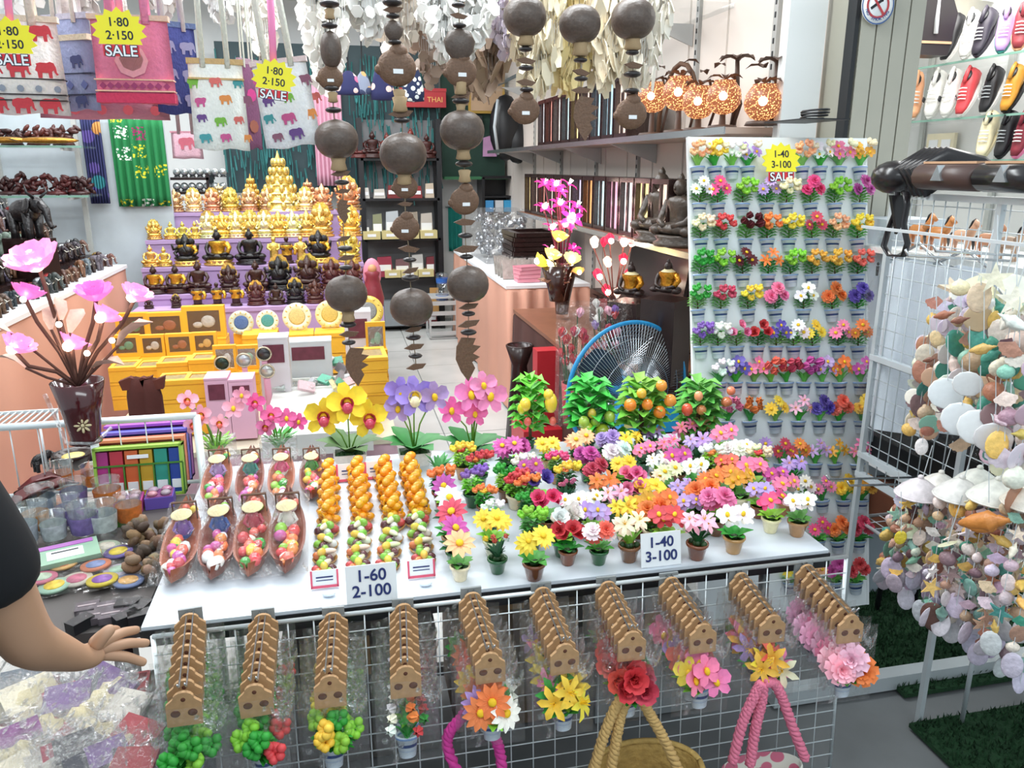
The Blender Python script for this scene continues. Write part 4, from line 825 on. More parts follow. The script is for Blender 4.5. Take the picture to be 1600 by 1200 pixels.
# veiled red and pink doll right of tiers
p = PY(584, 478, 5.45); m = mpp(p); t = thing('dressed_doll', 'tall draped doll in pink and dark red beads at the right end of the tiers', 'figurine', p)
mk('pedestal', lambda b: b.box((0, 0, -p.z/2), (.13, .13, p.z)), lilacm, parent=t)
q = mk('dress', lambda b: b.lathe([(15*m, 0), (17*m, 12*m), (13*m, 30*m), (10*m, 46*m), (12*m, 52*m), (6*m, 56*m)], 14), carved, parent=t); q.color = S('#8a3440')
q = mk('veil', lambda b: (b.ell((0, 4*m, 50*m), (14*m, 8*m, 24*m), 12, 8)), petalm, parent=t); q.color = S('#d98aa0')
q = mk('head', lambda b: b.ell((0, -3*m, 58*m), 7*m, 9, 7), MATS['skin_tone'], parent=t)
# ---- elephants and carvings on the left counter
def eleph(b):
    b.ell((0, 0, .52), (.36, .22, .24), 12, 8); b.ell((.36, 0, .66), (.16, .14, .17), 10, 7)
    for x, y in ((-.22, -.11), (-.22, .11), (.2, -.11), (.2, .11)): b.tube([(x, y, .5), (x, y, .12), (x, y, 0)], [.105, .075, .085], 8)
    b.tube([(.46, 0, .68), (.60, 0, .56), (.64, 0, .34), (.70, 0, .22), (.80, 0, .26)], [.09, .075, .055, .04, .03], 8)
    b.tube([(-.35, 0, .6), (-.42, 0, .45), (-.42, 0, .3)], [.025, .02, .03], 5)
    for s_ in (-1, 1): b.ell((.27, s_*.17, .64), (.10, .03, .16), 9, 6, rot=(s_*.3, 0, 0))
KEL = K('elephant_body', eleph, carved); KTU = K('tusk', lambda b: [b.tube([(.46, s_*.07, .60), (.60, s_*.09, .52), (.70, s_*.08, .58)], [.022, .018, .006], 5) for s_ in (-1, 1)], mat('ivory', S('#f2eee0'), .35))
KSA = K('saddle', lambda b: b.ell((0, 0, .60), (.22, .235, .185), 12, 6), goldm)
for s_ in (-1, 1): CACHE['tusk%d' % s_] = K('tuskm%d' % s_, lambda b: b.tube([(.46, s_*.07, .60), (.60, s_*.09, .52), (.70, s_*.08, .58)], [.026, .02, .006], 6), MATS['ivory'])
st_ = thing('tiered_rack', 'dark stepped rack at the back of the left counter', 'shelf', (-2.05, 4.7, 1.0))
ST = [(-1.50, 1.013), (-1.66, 1.09), (-1.82, 1.17), (-1.98, 1.25), (-2.14, 1.33)]
for X, z in ST[1:]: mk('step', lambda b: b.box((X-.20+2.05, 0, (z-1.0)/2-.002), (.55, 2.1, z-1.004)), lacq, parent=st_)
rn_ = ['front', 'second', 'third', 'fourth', 'back']
for ri, (X, z) in enumerate(ST):
    n = 20-ri; h = .105+.022*ri
    for i in range(n):
        y = 5.68-2.0*i/(n-1)+rnd(-.01, .01)
        t = thing('carved_elephant', 'dark carved elephant with tusks, %s from the far end, %s row' % (ORD[i], rn_[ri]), 'carving', (X+rnd(-.02, .02), y, z), (0, 0, rnd(-1.3, -.3)), h*rnd(.9, 1.35), 'carved elephants on the left counter')
        put('body', KEL, t, col=jit(random.choice([S('#33231f'), S('#55382c'), S('#2a2628'), S('#6b4a38'), S('#6a6c70'), S('#3a3a3e')]), .2))
        for s_ in (-1, 1): put('tusk', CACHE['tusk%d' % s_], t)
        if random.random() < .5: put('saddle', KSA, t, col=random.choice([GO, S('#8a3030'), S('#b0b4b8')]))
# dark carved tree/deer on top at far left
def deco(px, py, Y, h, label, c, seed):
    rg = random.Random(seed); p = PY(px, py, Y); m = mpp(p); t = thing('carved_branch', label, 'carving', p)
    q = mk('branches', lambda b: [b.tube([(0, 0, 0), (rg.uniform(-.5, .5)*h*m, 0, rg.uniform(.3, .6)*h*m), (rg.uniform(-.8, .8)*h*m, rg.uniform(-.02, .02), rg.uniform(.6, 1)*h*m)], [.012, .008, .003], 5) for _ in range(9)], carved, parent=t); q.color = c
    q = mk('leaves', lambda b: [b.ell((rg.uniform(-.8, .8)*h*m, rg.uniform(-.03, .03), rg.uniform(.15, 1)*h*m), (.03, .012, .014), 6, 4, rot=(0, rg.uniform(0, 3), 0)) for _ in range(30)], carved, parent=t); q.color = c
    q = mk('base', lambda b: b.lathe([(.001, 0), (.07, 0), (.06, .02), (.001, .025)], 10), carved, parent=t); q.color = c
# left wall unit: two glass shelves with dark carvings, on metal uprights
p1, p2 = PY(60, 228, 5.9), PY(60, 305, 5.9)
for z, q in ((p1.z, 'upper'), (p2.z, 'lower')):
    t = thing('glass_shelf', '%s glass shelf holding dark carvings at the far left' % q, 'shelf', (-2.2, 5.95, z))
    mk('pane', lambda b: b.box((0, 0, -.006), (1.25, .32, .012)), glassm, parent=t); mk('edge', lambda b: b.box((0, -.163, -.006), (1.25, .006, .013)), MATS['glass_edge'], parent=t)
    for x in (-.5, .0, .5): mk('bracket', lambda b: b.box((x, 0, -.02), (.015, .3, .02)), MATS['bracket_grey'], parent=t)
for x in (-2.7, -2.2, -1.7): mk('shelf_upright', lambda b: b.box((x, 6.13, 1.2), (.03, .03, 2.4)), MATS['upright_pale'], label='thin metal upright behind the %s part of the left glass shelves' % {-2.7: 'left', -2.2: 'middle', -1.7: 'right'}[x], cat='upright')
mk('wall_divider', lambda b: b.box((-2.1, 6.25, 1.2), (1.9, .04, 2.4)), mat('pale_blue_panel', S('#c3ced4'), .6), kind='structure')
for i, (px, py, h, c) in enumerate([(20, 228, 22, S('#3a2020')), (60, 228, 26, S('#5a2a24')), (100, 228, 26, S('#4a2622')), (15, 305, 30, S('#3a1c1c')), (50, 305, 26, S('#4a2020')), (90, 305, 28, S('#552626')), (125, 305, 24, S('#3a1c1c'))]):
    deco(px, py-1, 5.93, h, 'dark red-brown carved branch ornament, %s on the %s left glass shelf' % (ORD[i % 3 if i < 3 else i-3], 'upper' if i < 3 else 'lower'), c, i)
for i, (px, w_) in enumerate([(10, 34), (75, 46)]):
    p = PY(px, 226, 5.80); m = mpp(p); put('woven_fish', K(('goldfish', w_), lambda b: (b.ell((0, 0, .012), (w_*m, .04, .022), 14, 6), [b.petal(pi+q, .08, .04, .2, .3, base=w_*m*.8) for q in (-.4, .4)]), goldm), None, (p.x, 5.80, p1.z+.02), col=S('#b9863a'), label='gold scaled fish carving lying on the upper left shelf, %s one' % ('left', 'right')[i], cat='carving')
# deer like figure
p = PY(45, 372, 4.6); t = thing('carved_buffalo', 'black carved buffalo standing at the far left of the counter', 'carving', (p.x, 4.6, p.z-.0), (0, 0, -.6), .26)
put('body', KEL, t, col=S('#191517')); mk('horn', lambda b: [b.tube([(.4, s_*.08, .8), (.42, s_*.22, .9), (.36, s_*.2, 1.05)], [.03, .025, .006], 6) for s_ in (-1, 1)], blackm, parent=t)
mk('stand', lambda b: b.box((0, 0, -(p.z-1.01)/.26/2), (.9, .5, (p.z-1.01)/.26)), lacq, parent=t)
# ---- fabrics hanging behind
def fabric(name, label, px0, px1, py0, py1, Y, m_, amp=.02, nf=7):
    a, c_ = PY(px0, py0, Y), PY(px1, py1, Y)
    t = thing(name, label, 'cloth', ((a.x+c_.x)/2, Y, a.z))
    def fb(b):
        n = 48; w_ = c_.x-a.x; h = a.z-c_.z; vs = []
        for i in range(9):
            for k in range(n+1): u = k/n; vs.append(((u-.5)*w_, amp*math.sin(u*nf*2*pi)*(.5+i/12), -h*i/8))
        b.add(vs, [(i*(n+1)+k, i*(n+1)+k+1, (i+1)*(n+1)+k+1, (i+1)*(n+1)+k) for i in range(8) for k in range(n)], 0, True)
    o = mk('panel', fb, m_, parent=t); o.modifiers.new('thick', 'SOLIDIFY').thickness = .004
    mk('rod', lambda b: b.tube([(-(c_.x-a.x)/2-.03, 0, .01), ((c_.x-a.x)/2+.03, 0, .01)], .008, 6), chrome, parent=t)
def patchm():
    m, nt, b, L = new('green_patch_print'); tc = N(nt, 'ShaderNodeTexCoord')
    mp = N(nt, 'ShaderNodeMapping'); mp.inputs['Scale'].default_value = (1, .001, 1); L.new(tc.outputs['Object'], mp.inputs[0])
    v = N(nt, 'ShaderNodeTexVoronoi', distance='CHEBYCHEV'); v.inputs['Scale'].default_value = 8; v.inputs['Randomness'].default_value = .25; L.new(mp.outputs[0], v.inputs['Vector'])
    sep = N(nt, 'ShaderNodeSeparateXYZ'); L.new(v.outputs['Color'], sep.inputs[0])
    r = ramp(nt, [(0, S('#d9d232')), (.3, S('#1f7a45')), (.42, S('#a02a68')), (.52, S('#e8efe8')), (.85, S('#1f7a45'))], 'CONSTANT'); L.new(sep.outputs[0], r.inputs[0])
    gt = N(nt, 'ShaderNodeMath', operation='LESS_THAN'); gt.inputs[1].default_value = .36; L.new(v.outputs['Distance'], gt.inputs[0])
    v2 = N(nt, 'ShaderNodeTexVoronoi'); v2.inputs['Scale'].default_value = 60; L.new(mp.outputs[0], v2.inputs['Vector'])
    g2 = N(nt, 'ShaderNodeMath', operation='LESS_THAN'); g2.inputs[1].default_value = .45; L.new(v2.outputs['Distance'], g2.inputs[0])
    mu = N(nt, 'ShaderNodeMath', operation='MULTIPLY'); L.new(gt.outputs[0], mu.inputs[0]); L.new(g2.outputs[0], mu.inputs[1])
    mx = N(nt, 'ShaderNodeMix', data_type='RGBA'); L.new(mu.outputs[0], mx.inputs['Factor']); mx.inputs['A'].default_value = S('#1f7a45'); L.new(r.outputs[0], mx.inputs['B'])
    L.new(mx.outputs['Result'], b.inputs['Base Color']); b.inputs['Roughness'].default_value = .85; return m
fabric('hanging_fabric', 'green hanging fabric with yellow, white and magenta dotted patches', 168, 268, 182, 322, 6.19, patchm())
def speck(name, base, cs, sc=14):
    m, nt, b, L = new(name); tc = N(nt, 'ShaderNodeTexCoord'); v = N(nt, 'ShaderNodeTexVoronoi'); v.inputs['Scale'].default_value = sc; L.new(tc.outputs['Object'], v.inputs['Vector'])
    sep = N(nt, 'ShaderNodeSeparateXYZ'); L.new(v.outputs['Color'], sep.inputs[0]); k = len(cs); r = ramp(nt, [(i/k, c) for i, c in enumerate(cs)], 'CONSTANT'); L.new(sep.outputs[0], r.inputs[0])
    lt = N(nt, 'ShaderNodeMath', operation='LESS_THAN'); lt.inputs[1].default_value = .42; L.new(v.outputs['Distance'], lt.inputs[0])
    mx = N(nt, 'ShaderNodeMix', data_type='RGBA'); L.new(lt.outputs[0], mx.inputs['Factor']); mx.inputs['A'].default_value = base; L.new(r.outputs[0], mx.inputs['B'])
    L.new(mx.outputs['Result'], b.inputs['Base Color']); b.inputs['Roughness'].default_value = .85; return m
fabric('hanging_fabric', 'dark blue hanging cloth with teal and orange bird shapes', 124, 172, 186, 318, 6.16, speck('bird_print', S('#2b2f5c'), [S('#2f7f88'), S('#c08a4a'), S('#2b2f5c'), S('#5a4a90')], 9))
fabric('hanging_shawl', 'pink hanging shawl behind the leftmost coconut mobile', 486, 540, 130, 290, 8.36, mat('pink_shawl', S('#d9a4b8'), .8))
# dark back display: shelf units
teal = mat('dark_teal_panel', S('#2a3f44'), .6, var=.3, scale=3)
a, c_ = PY(330, 60, 8.3), PY(692, 300, 8.3)
t = thing('bead_backdrop', 'dark teal backdrop crowded with hanging strings of beads', 'panel', ((a.x+c_.x)/2, 8.45, c_.z))
mk('board', lambda b: b.box((0, .03, (a.z-c_.z)/2), (c_.x-a.x, .04, a.z-c_.z)), teal, parent=t)
def beads(b):
    for k in range(420):
        x = rnd(-.5, .5)*(c_.x-a.x); z = rnd(.1, .95)*(a.z-c_.z); b.tube([(x, rnd(-.06, 0), z), (x+rnd(-.02, .02), -.05, z-rnd(.1, .3))], rnd(.004, .009), 4)
o = mk('bead_strings', beads, mat('teal_beads', S('#4f8a8a'), .2, var=.6, scale=6, metal=.4), parent=t, kind='stuff')
# rack of black shelves
a, c_ = PY(560, 185, 8.25), PY(690, 512, 8.25); ux = (a.x+c_.x)/2; uw = c_.x-a.x
t = thing('black_shelf_unit', 'tall black shelf unit against the back wall beside the tiers', 'shelf', (ux, 8.3, 0))
for s_ in (-1, 1):
    for yy in (-.14, .14): mk('post', lambda b: b.box((s_*uw/2, yy, a.z/2), (.05, .04, a.z)), blackm, parent=t)
mk('back_panel', lambda b: b.box((0, .15, a.z/2), (uw, .01, a.z)), mat('grey_back', S('#77787a'), .6), parent=t)
SHZ = []
for y in (247, 310, 373, 433, 508):
    z = PY(620, y, 8.13).z; z = max(z, .03); SHZ.append(z); mk('shelf', lambda b: b.box((0, 0, z-.012), (uw, .32, .025)), blackm, parent=t)
def goods(px, sh, w_, h, c, label, kind='box', cat='box'):
    p = PY(px, 400, 8.15); m = mpp(p); t = thing({'box': 'storage_tray', 'pkt': 'packet', 'jar': 'glass_jar', 'fig': 'wooden_figure', 'bag': 'clear_packet'}[kind], label, cat, (p.x, 8.18, SHZ[sh]+.001))
    W, H = w_*m, h*m
    if kind == 'box': mk('tray', lambda b: (b.box((0, 0, H/2), (W, .2, H)), b.box((0, -.101, H*.5), (W*.5, .003, H*.35), m=1)), [mat('t_'+c, S(c), .6), whitep], parent=t)
    elif kind == 'jar': mk('jar', lambda b: b.lathe([(.001, 0), (W/2, 0), (W/2, H*.8), (W*.35, H*.9), (W*.35, H)], 12), glassm, parent=t); mk('lid', lambda b: b.lathe([(W*.38, H*.9), (W*.38, H), (.001, H)], 12), mat('t_'+c, S(c), .6), parent=t)
    elif kind == 'fig': statue_part = put('body', KBUD[(bud, 0)], t, sc=H, col=S(c)); put('base', KBASE2, t, sc=H, col=S(c))
    else: mk('pouch', lambda b: (b.prism([(-W/2, 0), (W/2, 0), (W*.42, H), (-W*.4, H*.96)], .05)), mat('t_'+c, S(c), .35), parent=t); mk('label_band', lambda b: b.box((0, -.028, H*.45), (W*.8, .003, H*.3)), whitep, parent=t)
for i, (px, w_, c) in enumerate([(582, 26, '#cdbf86'), (611, 26, '#cdbf86'), (642, 26, '#cdbf86'), (670, 26, '#cdbf86')]): goods(px, 2, w_, 12, c, 'cream cardboard tray of packets on the middle black shelf, %s from left' % ORD[i])
for i, (px, w_, c) in enumerate([(612, 24, '#cdbf86'), (638, 26, '#cdbf86'), (664, 24, '#cdbf86')]): goods(px, 3, w_, 11, c, 'cream cardboard tray on the low black shelf, %s from left' % ORD[i])
for i, (px, w_, h, c) in enumerate([(572, 16, 20, '#5c5f63'), (592, 16, 28, '#8c8f70'), (615, 22, 32, '#b9c0c4'), (645, 22, 30, '#9a8f80'), (668, 20, 28, '#c0b8ae')]): goods(px, 2, w_, h+10, c, 'dark wrapped packet standing on the middle black shelf, %s from left' % ORD[i], 'bag', 'packet')
for i, (px, w_, h, c) in enumerate([(576, 16, 30, '#8c3a48'), (600, 26, 32, '#a03c50'), (628, 24, 28, '#7a5a60'), (652, 20, 34, '#c4c4c2'), (672, 14, 30, '#7a3640')]): goods(px, 3, w_, h, c, 'reddish packet standing on the low black shelf, %s from left' % ORD[i], 'pkt', 'packet')
for i, (px, h, c) in enumerate([(570, 34, '#5a2420'), (590, 40, '#3a1d1a'), (612, 38, '#6b2a22'), (648, 44, '#7a2c24'), (672, 36, '#43201c')]): goods(px, 0, 14, h, c, 'reddish carved figure on the top black shelf, %s from left' % ORD[i], 'fig', 'statue')
for i, (px, w_, h, c) in enumerate([(572, 20, 16, '#d8d4cc'), (597, 18, 14, '#c9c4ba'), (620, 22, 20, '#7a2c2c'), (650, 26, 18, '#8a3030'), (674, 14, 22, '#c9b9a4')]): goods(px, 1, w_, h, c, 'small goods packet on the second black shelf, %s from left' % ORD[i], 'pkt', 'packet')
for i, (px, w_, h, c) in enumerate([(622, 50, 38, '#8f979c')]): goods(px, 4, w_, h, c, 'grey tub at the bottom of the black shelf unit', 'box')
for i, (px, c, h) in enumerate([(640, '#5a2420', 16), (670, '#7a2c34', 18)]): goods(px, 4, 22, h, c, 'dark red bundle on the bottom black shelf, %s from left' % ORD[i], 'pkt', 'packet')
p = PY(677, 410, 8.1); mk('wooden_board', lambda b: b.box((0, 0, 0), (.09, .02, .27)), mat('pale_wood', S('#c99a5c'), .6), loc=(p.x, 8.1, PY(677, 470, 8.1).z), label='pale wooden board leaning on the right post of the black shelves', cat='board')
# red boxes, panels on right of back wall
p = PY(660, 155, 8.38); t = thing('red_boxes', 'long red gift box on the dark display high at the back', 'box', p)
mk('body', lambda b: b.box((0, 0, 0), (.46, .12, .16)), mat('red_board', S('#a82a30'), .5), parent=t); mk('lid', lambda b: b.box((0, 0, .085), (.47, .13, .03)), MATS['red_board'], parent=t); text('lettering', 'THAI', .07, t, (.12, -.062, -.03), (R(90), 0, 0), mat('gold_print', S('#e0b060'), .5)); text('lettering', 'THAI', .05, t, (-.12, -.062, -.03), (R(90), 0, 0), MATS['gold_print'])
a, c_ = PY(690, 110, 8.4), PY(792, 278, 8.4)
t = thing('notice_board', 'dark green board with hanging trinkets right of the black shelves', 'panel', ((a.x+c_.x)/2, 8.5, c_.z))
mk('board', lambda b: b.box((0, .02, (a.z-c_.z)/2), (c_.x-a.x, .03, a.z-c_.z)), mat('dark_green_felt', S('#1f3a30'), .8, var=.3), parent=t); mk('ledge', lambda b: b.box((0, -.06, 0), (c_.x-a.x, .15, .03)), mat('green_ledge', S('#2f6a44'), .6), parent=t)
p = PY(760, 150, 8.46); t = thing('framed_picture', 'framed beige picture with gold rim high on the back wall', 'picture', p)
m = mpp(p); mk('frame', lambda b: (b.box((0, 0, 0), (58*m, .02, 52*m))), mat('gold_frame', S('#b8964a'), .4, metal=.5), parent=t); mk('print', lambda b: b.box((0, -.012, 0), (50*m, .006, 44*m)), mat('beige_print', S('#b89a7c'), .7, var=.3, scale=4), parent=t)
for i, (px, py, w_, h, c, lab) in enumerate([(765, 230, 22, 28, '#b88ab0', 'pink and gold card hanging on the dark green panel'), (772, 155, 6, 50, '#e8c23a', 'striped yellow pennant hanging beside the framed picture'), (735, 190, 40, 18, '#1c2226', 'black purse with pale rings on the green panel')]):
    p = PY(px, py, 8.46); m = mpp(p); t = thing('hanging_card', lab, 'souvenir', p); mk('body', lambda b: b.prism([(-w_*m/2, -h*m/2), (w_*m/2, -h*m/2), (w_*m*.45, h*m*.5), (0, h*m*.6), (-w_*m*.45, h*m*.5)], .02), mat('c_'+c, S(c), .6, var=.3, scale=12), parent=t); mk('loop', lambda b: b.tube([(-.02, 0, h*m*.5), (0, 0, h*m*.5+.06), (.02, 0, h*m*.5)], .004, 5), blackm, parent=t)
p = PY(790, 200, 7.9); t = thing('dark_backpack', 'black backpacks hanging in the far right corner', 'bag', p); m = mpp(p)
mk('body', lambda b: (b.ell((0, 0, 0), (26*m, .12, 50*m), 12, 8), b.ell((20*m, .0, -20*m), (24*m, .12, 34*m), 12, 8)), blackm, parent=t); mk('strap', lambda b: b.tube([(-.1, -.12, .25), (-.15, -.2, 0), (-.1, -.12, -.25)], .015, 6), mat('pale_strap', S('#b9c2c8'), .6), parent=t)
# dark wall shelf w/ blue goods under it
p = PY(785, 300, 8.2); t = thing('wall_cabinet', 'small black open cabinet with blue packets on the back wall', 'cabinet', (p.x, 8.5, PY(785, 335, 8.2).z)); m = mpp(p)
mk('frame', lambda b: (b.box((-26*m, 0, 28*m), (.03, .3, 56*m)), b.box((26*m, 0, 28*m), (.03, .3, 56*m)), b.box((0, 0, 56*m), (54*m, .3, .03)), b.box((0, 0, 0), (54*m, .3, .03)), b.box((0, .14, 28*m), (52*m, .01, 56*m)), b.box((0, 0, 26*m), (52*m, .28, .02))), blackm, parent=t)
for i, (x, c) in enumerate([(-16, '#3f8fc8'), (0, '#c9ccd0'), (14, '#3f9fd0')]): put('packet', K(('packet', c), lambda b: b.box((0, 0, 0), (13*m, .08, 18*m)), mat('p_'+c, S(c), .5)), None, (t.location.x+x*m, 8.4, t.location.z+.017+9*m), label='%s packet in the black wall cabinet, %s' % ('white' if c[1] == 'c' else 'blue', ('left', 'middle', 'right')[i]), cat='packet')
fabric('hanging_towel', 'teal green towel hanging beside the right counter', 700, 722, 325, 392, 8.74, mat('teal_towel', S('#1f8a80'), .85), .01, 3)
# water bottles stack
for i in range(2):
    p = PY(693, 437+i*26, 7.8); m = mpp(p); t = thing('plastic_tub', 'clear plastic tub with blue label left of the right counter, %s one' % ('upper', 'lower')[i], 'container', (p.x-.02, 7.75, PY(693, 449+i*26, 7.8).z))
    mk('tub', lambda b: b.lathe([(.001, 0), (9*m, 0), (10*m, 22*m), (8*m, 24*m), (.001, 24*m)], 14), glassm, parent=t); mk('label_band', lambda b: b.lathe([(9.3*m, 8*m), (9.9*m, 16*m)], 14), mat('blue_label', S('#2f6ac0'), .5), parent=t)
mk('stacking_crate', lambda b: (b.box((0, 0, .0), (.28, .3, .01)), [b.box((x, y, .2), (.02, .02, .4)) for x in (-.13, .13) for y in (-.14, .14)], [b.box((0, -.15, z), (.28, .01, .04)) for z in (.05, .15, .25, .35)], b.box((0, 0, .4), (.28, .3, .01))), mat('pale_grey_plastic', S('#b9bcbc'), .5), loc=(PY(693, 500, 7.75).x-.02, 7.75, .01), label='pale grey crate standing between shelf unit and right counter', cat='crate')
# glass domes / snow globes behind tiers at left
KGL = K('glass_ball', lambda b: b.ell((0, 0, 0), 1, 12, 8), mat('silver_glass', S('#a9b0b0'), .12, metal=.6, var=.5, scale=3))
KGB2 = K('globe_foot', lambda b: b.lathe([(.8, -1.25), (.75, -1.0), (.5, -.8)], 12), blackm)
sh = thing('globe_shelf', 'dark two-level shelf of glass globes left of the gold pagodas', 'shelf', (-1.25, 6.85, 0))
for k, yy in enumerate((298, 276)):
    z = PY(308, yy, 6.8).z; mk('board', lambda b: b.box((0, 0, z-.015), (.62, .28, .02)), lacq, parent=sh)
    for i in range(7):
        p = PY(276+i*12, yy-9, 6.75); s_ = mpp(p)*6; t = thing('glass_globe', 'silvery glass globe, %s from left on the %s globe shelf' % (ORD[i], ('lower', 'upper')[k]), 'globe', (p.x, 6.75, z-.003+s_*1.25), (0, 0, 0), s_, 'glass globes'); put('ball', KGL, t); put('foot', KGB2, t)
for x in (-.29, .29): mk('side', lambda b: b.box((x, 0, .8), (.02, .28, 1.6)), lacq, parent=sh)
# ---- table of yellow boxes
draped('covered_table', 'table holding the yellow souvenir boxes in the middle of the shop', -1.02, .20, 3.30, 5.1, .48, mat('lilac_print_cloth', S('#c7a3ae'), .8, var=.2, scale=20), mat('cream_top', S('#d8cfb8'), .5))
ybox = mat('yellow_cardboard', S('#efb330'), .55, var=.06); ydark = mat('window_dark', S('#4a3526'), .2, var=.5, scale=20)
def ydisp(b): # upright framed box, unit width 1, height 1, depth .3
    for x, z, w_, h in ((-.44, .5, .12, 1), (.44, .5, .12, 1), (0, .93, .76, .14), (0, .08, .76, .16)): b.box((x, -.12, z), (w_, .06, h))
    b.box((0, .03, .5), (1, .24, 1))
KYD, KYW = K('yellow_box_frame', ydisp, ybox), K('box_window', lambda b: b.box((0, -.095, .5), (.76, .006, .72)), ydark)
KYC = K('box_trinket', lambda b: (b.ell((.1, -.12, .5), (.17, .03, .2), 10, 6), b.ell((-.15, -.12, .4), (.12, .03, .1), 8, 5)), carved)
KYP = K('clear_pane', lambda b: b.box((0, -.153, .5), (.77, .004, .73)), film1)
TT = .515
yb = [(210, 530, 46, 42, 5.0), (262, 527, 58, 40, 5.0), (322, 525, 62, 48, 5.0),
 (200, 556, 40, 34, 4.45), (241, 556, 36, 34, 4.45), (283, 554, 40, 34, 4.45), (322, 552, 36, 34, 4.45), (354, 580, 34, 42, 4.0), (388, 576, 34, 38, 4.05)]
def yellow_up(px, py, w_, h, Y, lab):
    p = PY(px, py, Y); m = mpp(p); t = thing('yellow_gift_box', lab, 'box', (p.x, Y, TT), (0, 0, 0), 1, 'yellow souvenir boxes')
    # stands on a pile when higher than the table
    lift = max(0, p.z-TT)
    t.location.z = TT+lift; t.scale = (w_*m, w_*m*.8, h*m)
    fr = put('frame', KYD, t); put('window', KYW, fr); put('trinket', KYC, fr, col=random.choice([S('#c9c9c4'), S('#a05a3a'), S('#5a9a7a'), S('#d9b060')])); put('pane', KYP, t)
    return lift
KYB = K('yellow_box_body', lambda b: b.box((0, 0, .5), (1, 1, 1)), ybox); KYL = K('box_lid_edge', lambda b: b.box((0, 0, 0), (1.02, 1.02, .04)), mat('yellow_edge', S('#c98a1e'), .6))
def ystack(px, pyt, pyb, w_, d, Y, n, lab, win=True):
    a, c_ = PY(px, pyt, Y), PY(px, pyb, Y); m = mpp(a); z0 = TT; H = (a.z-z0)/n
    for k in range(n):
        t = thing('yellow_gift_box', '%s, %s from the bottom' % (lab, ORD[k]), 'box', (a.x, Y+d/2, z0+k*H), (0, 0, rnd(-.03, .03)), (w_*m, d, H*.97), 'stacked yellow boxes')
        bo = put('body', KYB, t); put('lid_edge', KYL, bo, (0, 0, .8))
        if k == n-1 and win: put('frame', K('top_window_frame', lambda b: [b.box(c, s_) for c, s_ in (((-.43, 0, 1.03), (.14, 1, .07)), ((.43, 0, 1.03), (.14, 1, .07)), ((0, -.40, 1.03), (.72, .2, .07)), ((0, .40, 1.03), (.72, .2, .07)))], ybox), t); put('window', K('top_window', lambda b: b.box((0, 0, 1.01), (.72, .6, .01)), mat('brass_inside', S('#b9a070'), .3, metal=.4, var=.5, scale=9)), t)
yn = ['far left', 'second', 'tall third']
for i, q in enumerate(yb):
    row = 'back' if i < 3 else 'second' if i < 7 else 'third'; k = i if i < 3 else i-3 if i < 7 else i-7
    lift = yellow_up(*q, 'upright yellow window box, %s from left in the %s row of the box table' % (ORD[k], row))
    if lift > .02:
        p = PY(q[0], q[1], q[4]); m = mpp(p)
        nst = max(1, round(lift/.05))
        for j in range(nst):
            t = thing('yellow_gift_box', 'flat yellow box under the %s window box of the %s row, %s from the bottom' % (ORD[k], row, ORD[j]), 'box', (p.x, q[4], TT+j*lift/nst), (0, 0, 0), (q[2]*m*1.02, .16, lift/nst*.97), 'stacked yellow boxes'); put('body', KYB, t); put('lid_edge', KYL, t, (0, 0, .8))
ystack(190, 575, 640, 40, .16, 3.95, 3, 'flat yellow box in the far left stack'); ystack(228, 575, 640, 34, .16, 3.95, 3, 'flat yellow box in the second stack from left')
ystack(268, 568, 640, 46, .16, 3.92, 3, 'flat yellow box in the third stack from left'); ystack(314, 563, 640, 38, .16, 3.9, 3, 'flat yellow box in the fourth stack from left')
ystack(215, 602, 655, 30, .14, 3.5, 3, 'yellow box in the front left stack', False); ystack(268, 596, 655, 46, .15, 3.5, 3, 'yellow box in the front middle stack'); ystack(308, 594, 655, 40, .14, 3.5, 3, 'yellow box in the front right stack')
ystack(580, 560, 640, 50, .24, 3.6, 5, 'long yellow box in the right-hand stack')
ystack(470, 522, 560, 38, .18, 4.45, 2, 'yellow box under the white plate stand', False); ystack(515, 520, 560, 46, .18, 4.45, 2, 'yellow box under the right plates', False); ystack(405, 522, 560, 52, .18, 4.45, 2, 'yellow box under the round plaques', False)
lift = yellow_up(588, 552, 30, 50, 3.95, 'tall yellow window box with a silver spoon and fork on the right stack')
ystack(588, 548, 640, 34, .12, 3.9, 4, 'yellow box carrying the spoon box')
KPL = K('plate', lambda b: (b.lathe([(.001, .02), (.6, .02), (.66, .05), (1, .09), (1.0, .12), (.66, .08), (.6, .05), (.001, .05)], 24)), gloss)
KPC = K('plate_centre', lambda b: b.ell((0, 0, .05), (.58, .58, .04), 18, 6), carved)
KPR = K('plate_motif', lambda b: [b.ell((.82*math.cos(a), .82*math.sin(a), .11), (.09, .06, .015), 6, 4, rot=(0, 0, a)) for a in [x*pi/6 for x in range(12)]], goldm)
KPS = K('stand', lambda b: (b.tube([(-.3, -.25, -.9), (-.3, .1, -.2), (-.3, .5, -1.0)], .03, 5), b.tube([(.3, -.25, -.9), (.3, .1, -.2), (.3, .5, -1.0)], .03, 5), b.tube([(-.3, -.25, -.9), (.3, -.25, -.9)], .03, 5)), blackm)
